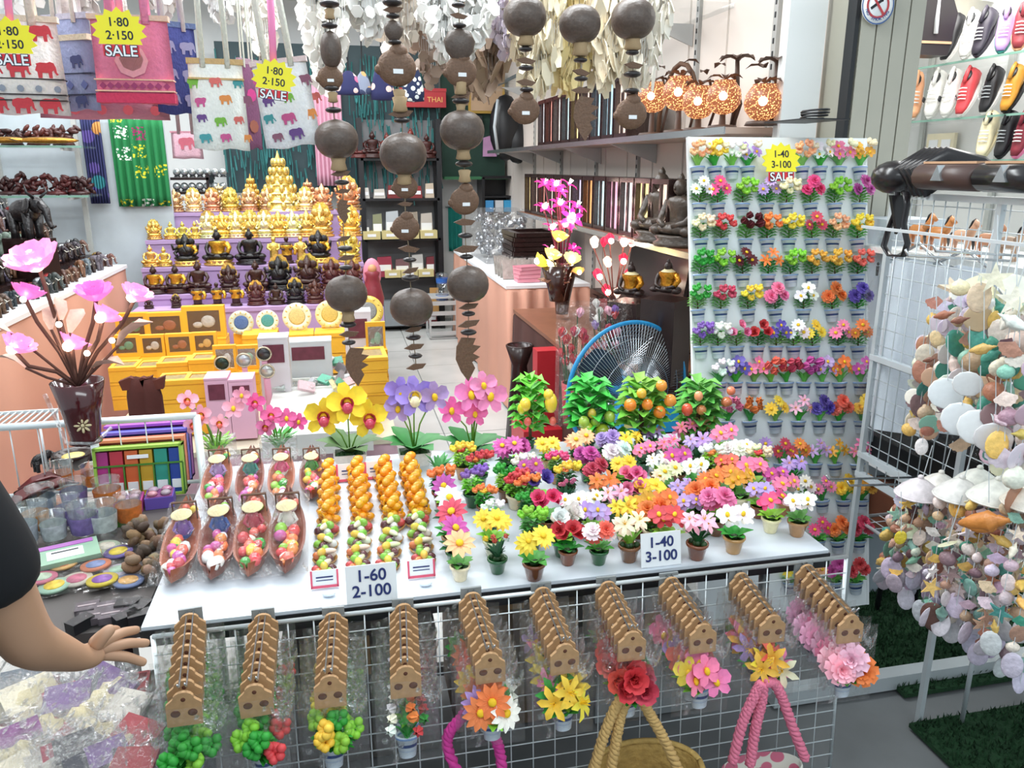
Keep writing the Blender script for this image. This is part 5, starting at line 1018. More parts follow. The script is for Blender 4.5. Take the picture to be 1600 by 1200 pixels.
for i, (px, py, r_, c1, c2) in enumerate([(377, 504, 19, '#c9cfb8', '#4a6aa0'), (418, 501, 17, '#e8e6cc', '#4a9a98'), (464, 495, 22, '#ece6c4', '#d8c07a'), (515, 491, 22, '#ecdfa0', '#d6b85c'), (575, 486, 24, '#e8c860', '#8a8a88')]):
    p = PY(px, py, 4.6); s_ = mpp(p)*r_; t = thing('souvenir_plate', 'round decorative plate on a stand, %s from the left behind the yellow boxes' % ORD[i], 'plate', p)
    pp = put('plate', KPL, t, rot=(R(80), 0, 0), sc=s_, col=S(c1)); put('centre', KPC, pp, col=S(c2)); put('motif', KPR, pp, col=GO); put('stand', KPS, t, sc=s_)
    mk('pedestal', lambda b: b.box((0, .05, -s_*.95-(p.z-s_*.95-TT)/2), (.1, .08, p.z-s_*.95-TT)), ybox, parent=t)
for i, (px, py, c) in enumerate([(347, 568, '#3a4a40'), (381, 563, '#c9ced2'), (412, 553, '#4a4a4c'), (417, 580, '#c6c9c6')]):
    p = PY(px, py, 3.7); s_ = mpp(p)*11; t = thing('round_mirror', 'small round souvenir mirror, %s from left, before the yellow boxes' % ORD[i], 'mirror', p, (R(8), 0, 0), s_)
    mk('rim', lambda b: b.tube([(math.cos(a), 0, math.sin(a)) for a in [x*pi/12 for x in range(25)]], .12, 6), goldm, parent=t).color = S('#cfc9b0'); mk('glass', lambda b: b.tube([(0, .05, 0), (0, -.02, 0)], .95, 24), mat('mg'+c, S(c), .1, metal=.5, var=0), parent=t)
    mk('foot', lambda b: (b.box((0, 0, -1.1-(p.z-s_*1.1-TT)/s_/2), (.7, .5, (p.z-s_*1.1-TT)/s_)),), mat('pink_box', S('#e0a8c0'), .6), parent=t)
# pink box blocks, crate, packets
for i, (px, py, w_, h, Y, c, lab) in enumerate([(340, 592, 34, 4, 3.45, '#e3b0c6', 'pale pink box under the green mirror'), (378, 594, 36, 4, 3.45, '#e3b0c6', 'pale pink box under the silver mirror'), (430, 560, 44, 34, 3.85, '#d8d6da', 'white boxed souvenir with dark red picture'), (560, 530, 40, 44, 4.15, '#e3e0e8', 'white packets beside the spoon box'), (482, 548, 70, 16, 4.1, '#cfd6dc', 'white folded shirts packet behind the basket')]):
    p = PY(px, py, Y); m = mpp(p); t = thing('souvenir_box', lab, 'box', (p.x, Y, TT)); H = PY(px, py-h, Y).z-TT
    mk('body', lambda b: b.box((0, 0, H/2), (w_*m, .12, H)), mat('b_'+c, S(c), .6, var=.05), parent=t); mk('picture', lambda b: b.box((0, -.062, H*.8), (w_*m*.7, .003, H*.25)), mat('maroon_print', S('#6a3040'), .5, var=.5, scale=30), parent=t); mk('lid', lambda b: b.box((0, 0, H+.004), (w_*m*1.02, .125, .008)), mat('b_'+c, S(c), .6), parent=t)
KPK = K('packet_pouch', lambda b: b.prism([(-.5, -.3), (.5, -.3), (.48, .3), (-.5, .28)], .25), paint)
KPKF = K('packet_film', lambda b: b.prism([(-.56, -.36), (.56, -.36), (.54, .36), (-.56, .34)], .30), film2)
for i in range(22):
    px, py = 440+rnd(-10, 110), 560+rnd(0, 45); p = PZ(px, py, TT+.10+.03*random.random()); t = thing('wrapped_souvenir', 'small wrapped pastel souvenir packet in the pile before the yellow boxes', 'packet', (min(p.x, .12), max(3.35, p.y), p.z), (rnd(-1.2, -.4), rnd(-.4, .4), rnd(-2, 2)), .08, 'pile of pastel packets on the box table')
    put('pouch', KPK, t, col=random.choice([S('#e9e5e0'), S('#c9d8d4'), S('#e8c8d0'), S('#d8c890'), S('#5fb89a'), S('#e0e4ea'), S('#8f8a90')])); put('film', KPKF, t)
mk('packet_tray', lambda b: b.box((-.12, 3.5, TT+.045), (.44, .75, .09)), mat('tray_white', S('#cfd0cc'), .6), label='flat white tray under the pile of pastel packets', cat='tray')
p = PZ(480, 635, TT); m = mpp(p); t = thing('white_basket', 'white perforated plastic basket marked 1-60 on the box table', 'basket', (p.x, p.y+.08, TT)); W, H = 96*m, 30*m
def bask(b):
    for s_ in (-1, 1):
        b.box((0, s_*.09, H), (W, .012, .012)); b.box((s_*W/2, 0, H), (.012, .19, .012)); b.box((0, s_*.085, .008), (W*.94, .01, .015))
        for k in range(25): b.box((-W/2+W*k/24, s_*.088, H/2), (.0045, .006, H))
        for k in range(5): b.box((0, s_*.088, H*(k+.5)/5), (W, .006, .004))
    b.box((0, 0, .005), (W*.95, .18, .008))
mk('lattice', bask, mat('white_plastic', S('#e9ebe8'), .4), parent=t); text('lettering', '1-60\n2-100', .034, t, (W*.12, -.096, H*.55), (R(90), 0, 0), inkm)
mk('label_plate', lambda b: b.box((W*.12, -.092, H*.5), (.10, .003, .07)), whitep, parent=t)
for i in range(14):
    t2 = thing('pastel_soap', 'small pastel piece lying in the white perforated basket', 'souvenir', (t.location.x+rnd(-.4, .4)*W, t.location.y+rnd(-.05, .05), TT+.035+rnd(0, .03)), (rnd(0, 3), 0, rnd(0, 3)), .028, 'pieces in the white basket'); put('piece', KFR, t2, col=random.choice([C['white'], C['cream'], C['ltpink'], S('#8fc8a8')])); put('film', K('twist', lambda b: b.ell((0, 0, 0), (1.2, 1.2, .7), 6, 4), film1), t2)
# brown velvet hands/stands
for i, px in enumerate((212, 232)):
    p = PY(px, 588, 3.15); m = mpp(p); z1 = .46; t = thing('brown_velvet_stand', 'dark brown tall velvet holder before the yellow boxes, %s one' % ('left', 'right')[i], 'stand', (p.x, 3.15, z1-.1))
    q = mk('body', lambda b: (b.lathe([(.045, 0), (.042, p.z-z1+.02), (.03, p.z-z1+.09), (.001, p.z-z1+.1)], 10, sy=.6)), cloth, parent=t); q.color = S('#4a1f18')
    q = mk('ears', lambda b: b.prism([(-.05, p.z-z1+.05), (.05, p.z-z1+.05), (.06, p.z-z1+.1), (.02, p.z-z1+.085), (-.02, p.z-z1+.10), (-.06, p.z-z1+.085)], .03), cloth, parent=t); q.color = S('#5a281c')
    mk('plinth', lambda b: b.box((0, 0, -.17), (.08, .08, .34)), mat('grey_leg', S('#8a8f92')), parent=t)
# ================================================================ RIGHT WALL: shelves, frame lamps, coconut lamps
WX = 1.50
zs1 = PX(1000, 212, WX).z; zs2 = PX(1030, 384, WX).z
ya1, yb1 = PX(1300, 200, WX).y, 7.9
woodsh = mat('shelf_laminate', S('#b8a79c'), .4, var=.1)
def wshelf(z, y0, y1, label, m_=woodsh):
    t = thing('wall_shelf', label, 'shelf', (1.66, (y0+y1)/2, z)); mk('board', lambda b: b.box((0, 0, -.012), (.33, y1-y0, .024)), m_, parent=t)
    mk('front_edge', lambda b: b.box((-.168, 0, -.012), (.006, y1-y0, .028)), chrome, parent=t)
    for k in range(5):
        yy = (y0-y1)/2+(y1-y0)*(k+.5)/5; mk('bracket', lambda b: b.add([(.165, yy-.006, -.024), (.165, yy+.006, -.024), (-.12, yy-.006, -.024), (-.12, yy+.006, -.024), (.165, yy-.006, -.13), (.165, yy+.006, -.13)], [(0, 2, 3, 1), (0, 4, 2), (1, 3, 5), (2, 4, 5, 3), (0, 1, 5, 4)]), MATS['bracket_grey'], parent=t)
wshelf(zs1, 2.95, yb1, 'upper wall shelf carrying the glowing coconut lamps'); 
wshelf(PX(1000, 20, WX).z, 3.6, yb1, 'highest glass wall shelf on the right', glassm)
wshelf(zs2, 2.9, 6.6, 'lower wall shelf carrying the seated bronze statues', MATS['wood_top'])
KFW = K('frame', lambda b: (b.box((0, -.46, .5), (.7, .08, 1)), b.box((0, .46, .5), (.7, .08, 1)), b.box((0, 0, .04), (.7, .84, .08)), b.box((0, 0, .96), (.7, .84, .08)), b.box((.33, 0, .5), (.04, .84, .84))), lacq)
KPN = K('lit_pane', lambda b: b.box((-.20, 0, .5), (.03, .82, .84)), mat('lit_print_pane', None, .5, var=.6, scale=7, emit=.55))
KSL = K('lamp_slat', lambda b: b.box((-.30, 0, .5), (.06, .10, .98)), lacq)
def framelamp(y, z, h, d, c, label, grp):
    t = thing('frame_lamp', label, 'lamp', (WX+.10, y, z), (0, 0, 0), (.20, d, h), grp); fr = put('frame', KFW, t); put('pane', KPN, fr, col=c); put('slat', KSL, fr, (0, 0, 0)); return t
pc_ = [S(c) for c in ('#f0d8c8', '#f4e0a0', '#e8e8ec', '#e6b0c8', '#c8e8ee', '#f6b070', '#d8d0f0', '#f0f0e8', '#f2c090', '#f0e0d0', '#e8a090')]
y0, y1 = PX(1035, 330, WX).y, PX(824, 300, WX).y; n = 13; h = PX(1035, 277, WX).z-zs2
for i in range(n):
    framelamp(y0+.12+(y1-y0)*i/(n-1), zs2, h*.97, (y1-y0)/(n-1)*.93, pc_[i % 11], 'dark framed lit panel lamp, %s from the near end of the lower shelf row' % ORD[i], 'lower framed lamps')
y0, y1 = PX(972, 150, WX).y, PX(845, 150, WX).y; n = 9; h = PX(960, 118, WX).z-zs1
for i in range(n):
    framelamp(y0+.1+(y1-y0)*i/(n-1), zs1, h, (y1-y0)/(n-1)*.93, S('#b8e0f0') if i in (1, 2) else pc_[(i*3) % 11], 'dark framed lit panel lamp, %s from the near end of the upper shelf row' % ORD[i], 'upper framed lamps')
KPF = K('perforated_shade', lambda b: b.lathe([(.2, -.95), (.62, -.8), (.93, -.4), (1.0, 0), (.93, .4), (.66, .78), (.58, .84), (.62, .92)], 22), perfm)
KLF = K('shell_leaf', lambda b: b.petal(0, 1, .5, .9, -.5, base=.1, tip=.1, cup=.2), mat('dark_coconut', S('#4a352b'), .5, var=.3))
for i, (px, py, r_, y) in enumerate([(1020, 152, 24, 0), (1062, 146, 27, .06), (1092, 160, 26, -.05), (1131, 152, 27, 0), (1192, 160, 29, 0)]):
    p = PX(px, py, WX+.08); m = mpp(p); t = thing('coconut_lamp', 'glowing perforated coconut lamp, %s from the left on the upper shelf' % ORD[i], 'lamp', (p.x, p.y, zs1), (0, 0, 0), 1)
    H = p.z-zs1; q = r_*m
    sh_ = put('shade', KPF, t, (0, 0, H), sc=q)
    put('bulb', K('bulb', lambda b: b.ell((0, 0, 0), 1, 10, 8), hotglow), sh_, (-.45, -.80, 0), sc=.24)
    mk('base', lambda b: (b.lathe([(.001, 0), (q*.9, 0), (q*.8, .015), (q*.2, .02), (q*.15, H-q*.8)], 12), b.tube([(q*.7, 0, .01), (q*1.1, 0, H*.8), (q*.6, 0, H+q*1.3), (0, 0, H+q*1.0)], .007, 6)), MATS['dark_coconut'], parent=t)
    for k in range(5 if i < 4 else 6): put('leaf', KLF, t, (0, 0, H+q*1.0+(.05 if k > 3 else 0)), (0, 0, k*1.26+i), q*1.0)
    if i in (3, 4):
        mk('trunk', lambda b: b.tube([(q*.9, .03, .02), (q*1.05, .03, H), (q*.9, .03, H+q*2.1)], [.014, .012, .009], 7), MATS['dark_coconut'], parent=t)
        for k in range(6): put('leaf', KLF, t, (q*.9, .03, H+q*2.1), (0, 0, k*1.05), q*1.1)
t = thing('coconut_arch_handle', 'curved wooden arch behind the left coconut lamps', 'carving', (WX+.2, PX(1060, 170, WX+.2).y, zs1)); p = PX(1050, 120, WX+.2)
mk('arch', lambda b: b.tube([(0, .25*math.cos(a), .34*math.sin(a)) for a in [x*pi/10 for x in range(11)]], .012, 6), brownst, parent=t)
p = PX(1262, 192, WX+.02); t = thing('coiled_cable', 'coiled black cable at the near end of the upper shelf', 'cable', (p.x+.06, p.y+.06, zs1+.002))
mk('coil', lambda b: b.tube([((.035+.004*math.sin(x*3))*math.cos(x*.7), .06*math.sin(x*.7), .006+.001*x) for x in range(28)], .0035, 5), blackm, parent=t)
mk('black_tray', lambda b: b.box((0, .05, .0), (.16, .26, .004)), blackm, parent=t)
p0 = PX(1262, -40, WX+.2); mk('hanging_cable', lambda b: b.tube([(0, 0, 0), (.01, .10, -.3), (0, .2, -.48)], .006, 6), blackm, loc=p0, label='pair of dark cables hanging down to the last coconut lamp', cat='cable')
# seated bronze figures facing left
for i, (px, h_) in enumerate([(1030, 112), (1060, 110)]):
    p = PX(px, 378, WX+.10); m = mpp(p)
    p = PX(px, 380, WX+.08); t = statue(p.x, p.y, zs2, h_*m, 'black', 'b', 'dark bronze seated figure on the lower wall shelf, %s one' % ('left', 'right')[i], 'bronze seated figures', R(-70))
    for ch in t.children: ch.color = S('#4a4038')
# dark table goods: side counter
SZ2 = .745
t = thing('dark_chest', 'open dark wooden chest on the side counter below the statues', 'chest', (1.60, 4.1, SZ2)); 
mk('body', lambda b: (b.box((0, 0, .10), (.26, .8, .2)), [b.box((-.133, -.3+.15*k, .1), (.008, .10, .15)) for k in range(5)]), lacq, parent=t); mk('lid', lambda b: b.box((.12, 0, .32), (.02, .82, .26), (0, .15, 0)), lacq, parent=t)
mkn = [(985, 470, 62, -.9), (1042, 466, 62, -.9)]
for i, (px, py, h_, rz) in enumerate(mkn):
    p = PX(px, py, 1.36); m = mpp(p); t = thing('wooden_monk', 'dark wooden seated figure in ochre robe, %s one on the side counter' % ('left', 'right')[i], 'statue', (p.x, p.y, SZ2), (0, 0, rz), 1); H = h_*m; z0 = max(0, p.z-SZ2)
    if z0 > .01: mk('pedestal', lambda b: b.box((0, 0, z0/2), (.16, .16, z0)), lacq, parent=t)
    q = put('body', KBUD[(bud, 0)], t, (0, 0, z0), sc=H); q.color = S('#2c1b18'); q = put('robe', KSASH, t, (0, 0, z0), sc=H*1.02); q.color = S('#c98a2a'); put('hat', KHAT, t, (0, 0, z0+H*.15), (0, 0, 0), H*.9)
for i in range(34):
    px, py = rnd(985, 1095), rnd(480, 545); p = PZ(px, py, SZ2+.06)
    t = thing('gold_trinket', 'small gold and black wrapped trinket in the heap beside the fan', 'souvenir', (min(1.72, max(1.16, p.x)), max(3.3, p.y), SZ2+rnd(.02, .13)), (rnd(0, 3), rnd(0, 3), 0), .06, 'heap of gold trinkets')
    put('body', K('trinket', lambda b: (b.ell((0, 0, 0), (1, .6, .5), 8, 5), b.ell((.5, 0, .4), (.4, .4, .4), 7, 5)), goldm), t, col=random.choice([GO, S('#8a6a3a'), S('#2a2018'), S('#c9b070'), S('#5a3a20')]))
# ---- lotus and tulip lamps on the right side
def bqt(name, label, px, py, Y, fl, vcol, stemc, vase=None, vh=60, vw=22):
    base = PY(px, py, Y); m = mpp(base); t = thing(name, label, 'lamp', base)
    q = mk('vase', lambda b: b.lathe([(.001, 0), (vw*.45*m, 0), (vw*.55*m, vh*.3*m), (vw*m, vh*m), (vw*.9*m, vh*m), (vw*.45*m, vh*.4*m)], 16), gloss, parent=t); q.color = vcol
    for x, y, r_, ty, c, e in fl:
        P_ = PY(x, y, Y+rnd(-.05, .05))-base
        q = mk('stem', lambda b: b.tube([(0, 0, vh*.8*m), (P_.x*.5, P_.y*.5, (P_.z+vh*m)*.5), (P_.x, P_.y, P_.z)], .0035, 5), matte, parent=t); q.color = stemc
        r_ *= 1.35; put('blossom', K(('lit', ty), HEADS[ty], [glow, hotglow]), t, P_, (R(35)+rnd(-.4, .4), rnd(-.4, .4), rnd(0, 3)) if ty != 'tulip' else (rnd(-.15, .15), rnd(-.15, .15), rnd(0, 3)), r_*m, col=C.get(c) or S(c))
        if e: put('bulb', CACHE['bulb'], t, P_+Vector((0, -.3*r_*m if ty != 'tulip' else -.35*r_*m, .35*r_*m)), sc=r_*m*.26)
    return t, base, m
mg = '#e0309a'
bqt('lotus_lamp', 'tall magenta lily lamp glowing behind the yellow lotus lamp', 878, 490, 4.6, [(851, 290, 11, 'lily', mg, 0), (868, 292, 11, 'lily', mg, 1), (888, 290, 11, 'lily', mg, 0), (850, 328, 12, 'lily', mg, 1), (874, 322, 12, 'lily', mg, 1), (900, 325, 12, 'lily', mg, 0), (893, 343, 13, 'lily', mg, 1), (862, 360, 12, 'lily', mg, 1), (882, 356, 13, 'lily', '#f06a90', 1), (858, 392, 10, 'lily', mg, 0), (895, 390, 10, 'lily', mg, 0), (875, 300, 9, 'lily', mg, 0)], DB, S('#7a3040'), vh=70)
t, base, m = bqt('lotus_lamp', 'yellow lotus lamp glowing with cream wood leaves', 870, 470, 4.3, [(872, 378, 14, 'lotus', '#f6dc60', 1), (838, 414, 14, 'lotus', '#f2d84a', 1), (860, 406, 14, 'lotus', '#f6e27a', 1), (856, 422, 12, 'lotus', '#f8ecc0', 1), (892, 412, 14, 'lotus', '#f6e890', 1), (904, 430, 10, 'lotus', '#f2b860', 1)], DB, S('#6a4436'), vh=56, vw=26)
leafl = mat('pale_wood_leaf', S('#dcb39c'), .5, var=.15)
for x, y, a, l in ((824, 424, 2.9, 26), (850, 438, 3.5, 26), (905, 440, .4, 26), (882, 440, -1, 22)): put('wood_leaf', K('wood_leaf', lambda b: b.petal(0, 1, .55, .6, .1, base=0, tip=.2, cup=.3), leafl), t, PY(870, 452, 4.3)-base, (0, -.2, a), l*m*1.3)
bqt('tulip_lamp', 'tulip lamp with glowing red and white tulip bulbs', 958, 500, 4.1, [(928, 388, 13, 'tulip', '#ffe6d2', 1), (943, 386, 11, 'tulip', '#e0284a', 0), (953, 382, 12, 'tulip', '#e0284a', 1), (974, 386, 12, 'tulip', '#ffe6d2', 1), (986, 386, 12, 'tulip', '#ffe6d2', 1), (972, 414, 13, 'tulip', '#d8203e', 1), (949, 418, 12, 'tulip', '#f6c8b0', 1), (935, 438, 13, 'tulip', '#e0284a', 1), (983, 440, 15, 'tulip', '#e0284a', 1), (948, 462, 13, 'tulip', '#e0284a', 1), (964, 466, 12, 'tulip', '#f8d8c8', 0)], S('#7a2430'), S('#7a4038'), vh=30, vw=30)
# bags of wrapped tulips standing around the fan
for j, (px0, px1, py0, py1, Y) in enumerate([(872, 925, 480, 580, 3.4), (925, 990, 470, 560, 3.5), (1000, 1075, 500, 570, 3.5)]):
    a, c_ = PY(px0, py0, Y), PY(px1, py1, Y); t = thing('wrapped_bouquet', 'clear bag of red and white artificial tulips, %s from left behind the fan' % ORD[j], 'bouquet', ((a.x+c_.x)/2, Y, c_.z-.25)); W, H = c_.x-a.x, a.z-c_.z+.25
    mk('bucket', lambda b: b.lathe([(.001, 0), (W*.3, 0), (W*.36, .2), (W*.33, .2)], 14), mat('red_bucket', S('#b8323e'), .5), parent=t)
    for k in range(22):
        x, z = rnd(-.46, .46)*W, H*rnd(.42, .95); q = mk('stem', lambda b: b.tube([(x*.4, 0, .1), (x, rnd(-.05, .05), z)], .003, 4), leafm, parent=t); q.color = C['dkgreen']
        put('blossom', head('tulip'), t, (x, 0, z), (rnd(-.3, .3), rnd(-.3, .3), 0), .045, col=random.choice([C['red'], C['crimson'], C['white'], C['ltpink'], C['purple'] if j == 1 else C['red']]))
    put('film', K(('wrap_film', j), lambda b: bagfilm(b, W*.55, H*1.05, .13, 20+j, 8, 8), film1), t, (0, 0, H*1.03))
p = PY(815, 560, 4.4); t = thing('dark_vase', 'dark brown vase standing at the end of the right counter', 'vase', (p.x, 4.45, .02)); zt = PY(815, 545, 4.45).z
mk('body', lambda b: b.lathe([(.001, 0), (.09, 0), (.07, zt*.4), (.045, zt*.8), (.085, zt), (.07, zt), (.03, zt*.8)], 16), lacq, parent=t); mk('rim', lambda b: b.tube([(.078*math.cos(a), .078*math.sin(a), zt) for a in [x*pi/8 for x in range(17)]], .007, 6), lacq, parent=t)
mk('red_crate', lambda b: (b.box((0, 0, .15), (.3, .3, .28)), b.box((0, -.02, .5), (.12, .1, .4))), mat('red_plastic', S('#c02a34'), .4), loc=(PY(855, 590, 3.9).x, 3.95, .02), label='red plastic crate on the floor left of the fan', cat='crate')
# goods on the right covered counter
CZ = .865
p = PZ(775, 385, CZ); t = thing('crystal_display', 'block of silvery crystal ornaments in clear packaging on the right counter', 'souvenir', (1.42, 6.9, CZ)); 
mk('case', lambda b: b.box((0, 0, .21), (.42, .8, .42)), film3, parent=t)
KC = K('crystal', lambda b: b.ell((0, 0, 0), 1, 6, 4), mat('crystal_glass', S('#b8bcc2'), .1, metal=.7, var=.6))
for k in range(90): o = put('crystal', KC, t, (rnd(-.18, .18), rnd(-.38, .38), rnd(.04, .38)), (rnd(0, 3), 0, rnd(0, 3)), rnd(.02, .04))
for i in range(9):
    z = CZ+.035*i; t = thing('picture_frame', 'dark wooden frame lying in the stack on the right counter, %s from the bottom' % ORD[i], 'frame', (1.46, 5.95, z), (0, 0, rnd(-.05, .05)), 1, 'stacked dark frames')
    put('frame', K('lying_frame', lambda b: [b.box(c, s_) for c, s_ in (((0, -.2, .016), (.36, .05, .03)), ((0, .2, .016), (.36, .05, .03)), ((-.16, 0, .016), (.05, .36, .03)), ((.16, 0, .016), (.05, .36, .03)), ((0, 0, .008), (.3, .36, .01)))], lacq), t)
for i in range(4):
    t = thing('pink_box', 'thin pink box in the small right counter pile, %s from the bottom' % ORD[i], 'box', (1.30, 5.42, CZ+.028*i), (0, 0, .1*i), 1, 'pink boxes on the right counter'); put('body', K('pinkbody', lambda b: b.box((0, 0, .013), (.16, .12, .025)), mat('pink_card', S('#e39aa8'), .5)), t); put('lid', K('pinklid', lambda b: b.box((0, 0, .022), (.165, .125, .008)), mat('pink_card2', S('#d88898'), .5)), t)
for i in range(10):
    x, y = 1.2+.11*(i % 3), 5.55+.1*(i//3); t = thing('clear_packet', 'clear packet with silver print on the right counter, %s one' % ORD[i], 'packet', (x, y, CZ), (R(-20), 0, 0), 1, 'clear packets on the right counter'); put('pouch', K('cpouch', lambda b: b.box((0, 0, .07), (.09, .015, .14)), mat('silver_card', S('#c0b8b0'), .25, metal=.4, var=.5, scale=30)), t); put('film', K('cfilm', lambda b: b.box((0, 0, .075), (.10, .022, .15)), film1), t)
# ================================================================ THE FAN
FY = 3.02; fc_ = PY(981, 612, FY); m = mpp(fc_); FR = 106*m
t = thing('standing_fan', 'large standing fan with blue rim and wire guard behind the flower table', 'fan', (fc_.x, FY, .01), (0, 0, R(12)))
fz = fc_.z; bluem = mat('blue_plastic', S('#2f9cd8'), .35)
mk('rim', lambda b: b.tube([(FR*math.cos(a), 0, fz+FR*math.sin(a)) for a in [x*2*pi/64 for x in range(65)]], .0095, 8), bluem, parent=t)
def guard(side):
    def f(b):
        for k in range(110):
            a = 2*pi*k/110; b.tube([((FR*q)*math.cos(a+w_), side*(.005+.085*(1-q*q)), fz+(FR*q)*math.sin(a+w_)) for q, w_ in ((.14, .25), (.45, .18), (.8, .06), (1, 0))], .0011, 3, cap=False)
        for q in (.33, .55, .78): b.tube([(FR*q*math.cos(a), side*(.005+.085*(1-q*q)), fz+FR*q*math.sin(a)) for a in [x*2*pi/40 for x in range(41)]], .0016, 4, cap=False)
    return f
gwm = mat('guard_wire', S('#b9bfc4'), .25, metal=.8)
mk('front_guard', guard(-1), gwm, parent=t); mk('rear_guard', guard(1), gwm, parent=t)
blade = mat('smoke_blade', S('#3c4048'), .2)
for k in range(3):
    a = 2*pi*k/3+.4
    def bf(b):
        vs = []
        for i in range(7):
            q = .14+.78*i/6; wd = .55*math.sin(pi*(.2+.65*i/6))
            for j in range(4): an = a+(j/3-.5)*wd*1.6; vs.append((FR*q*math.cos(an), .03*(j/3-.5), fz+FR*q*math.sin(an)))
        b.add(vs, [(i*4+j, i*4+j+1, i*4+j+5, i*4+j+4) for i in range(6) for j in range(3)], 0, True)
    mk('blade', bf, blade, parent=t)
mk('hub', lambda b: b.tube([(0, -.095, fz), (0, .10, fz)], .045, 18), bluem, parent=t)
mk('motor', lambda b: b.tube([(0, .10, fz), (0, .22, fz)], [.07, .05], 16), bluem, parent=t)
mk('pole', lambda b: b.tube([(0, .14, .03), (0, .14, fz)], .016, 10), chrome, parent=t); mk('base', lambda b: b.lathe([(.20, 0), (.20, .015), (.05, .04), (.02, .06)], 22, (0, .14, 0)), blackm, parent=t)
shw = PY(1012, 648, 2.78)
t = thing('blue_container', 'bright blue rounded plastic container in front of the fan', 'container', (shw.x, 2.80, 0)); m = mpp(shw); zb, zt = PY(1012, 672, 2.78).z, PY(1012, 626, 2.78).z
mk('body', lambda b: b.prism([(-44*m, zb), (44*m, zb), (48*m, (zb+zt)/2), (40*m, zt-10*m), (12*m, zt), (-8*m, zt-4*m), (-44*m, zt-8*m)], .12), mat('bright_blue', S('#1fa0e0'), .3), parent=t); mk('stand', lambda b: b.box((0, 0, zb/2), (.14, .1, zb)), blackm, parent=t)
mk('tag', lambda b: (b.box((-38*m, -.064, zt-20*m), (26*m, .006, 44*m)), b.box((-38*m, -.069, zt-20*m), (15*m, .004, 32*m), m=1)), [bluem, mat('pale_yellow_print', S('#e6d98a'), .5, var=.3)], parent=t)
# ================================================================ HANGING COCONUT MOBILES
cocm = mat('coconut_shell', S('#54463e'), .42, var=.4, scale=7, bump=.15); bandm = mat('cane_band', S('#a98f6c'), .7); husk = mat('husk_piece', S('#6b4f3c'), .6, var=.4, bump=.3)
KCO = K('coconut', lambda b: b.lathe([(.001, 1)]+[(math.sin(a)**.82, math.cos(a)*.95) for a in [x*pi/12 for x in range(1, 12)]]+[(.001, -.92)], 20), cocm)
KDI = K('coconut_disc', lambda b: b.ell((0, 0, 0), (1, 1, .5), 12, 6), mat('dark_disc', S('#2c2728'), .35))
KBA = K('cane_bead', lambda b: b.lathe([(.6, -1), (1, -.8), (.8, 0), (1, .8), (.6, 1)], 10), bandm)
KCH = K('husk_chip', lambda b: b.prism([(-1, -.1), (-.2, .25), (1, .1), (.6, -.3), (-.3, -.35)], .25), husk)
KHT = K('heart_shell', lambda b: b.lathe([(.001, 1), (.7, .75), (1, .2), (.85, -.4), (.4, -.95), (.001, -1.2)], 16, sy=.6), cocm)
KBL = K('fish_blob', lambda b: (b.ell((0, 0, 0), (1, .35, .9), 14, 9), b.ell((.1, 0, .75), (.5, .3, .4), 9, 6), b.ell((-.75, 0, -.1), (.4, .2, .3), 8, 5), b.box((0, -.35, -.2), (.5, .03, .22), m=2)), [husk, cocm, whitep])
KTL = K('crescent_leaf', lambda b: b.prism([(-.2, 1), (.5, .9), (.35, .6), (.75, .5), (.35, .2), (.7, 0), (.3, -.2), (.45, -.5), (.1, -1.1), (-.25, -.6), (-.5, 0), (-.45, .6)], .08), husk)
parts = {'co': (KCO, 'coconut'), 'di': (KDI, 'disc'), 'ba': (KBA, 'cane_bead'), 'ch': (KCH, 'husk_chip'), 'he': (KHT, 'heart_shell'), 'bl': (KBL, 'round_mask'), 'tl': (KTL, 'leaf_tail'), 'ov': (KCO, 'coconut')}
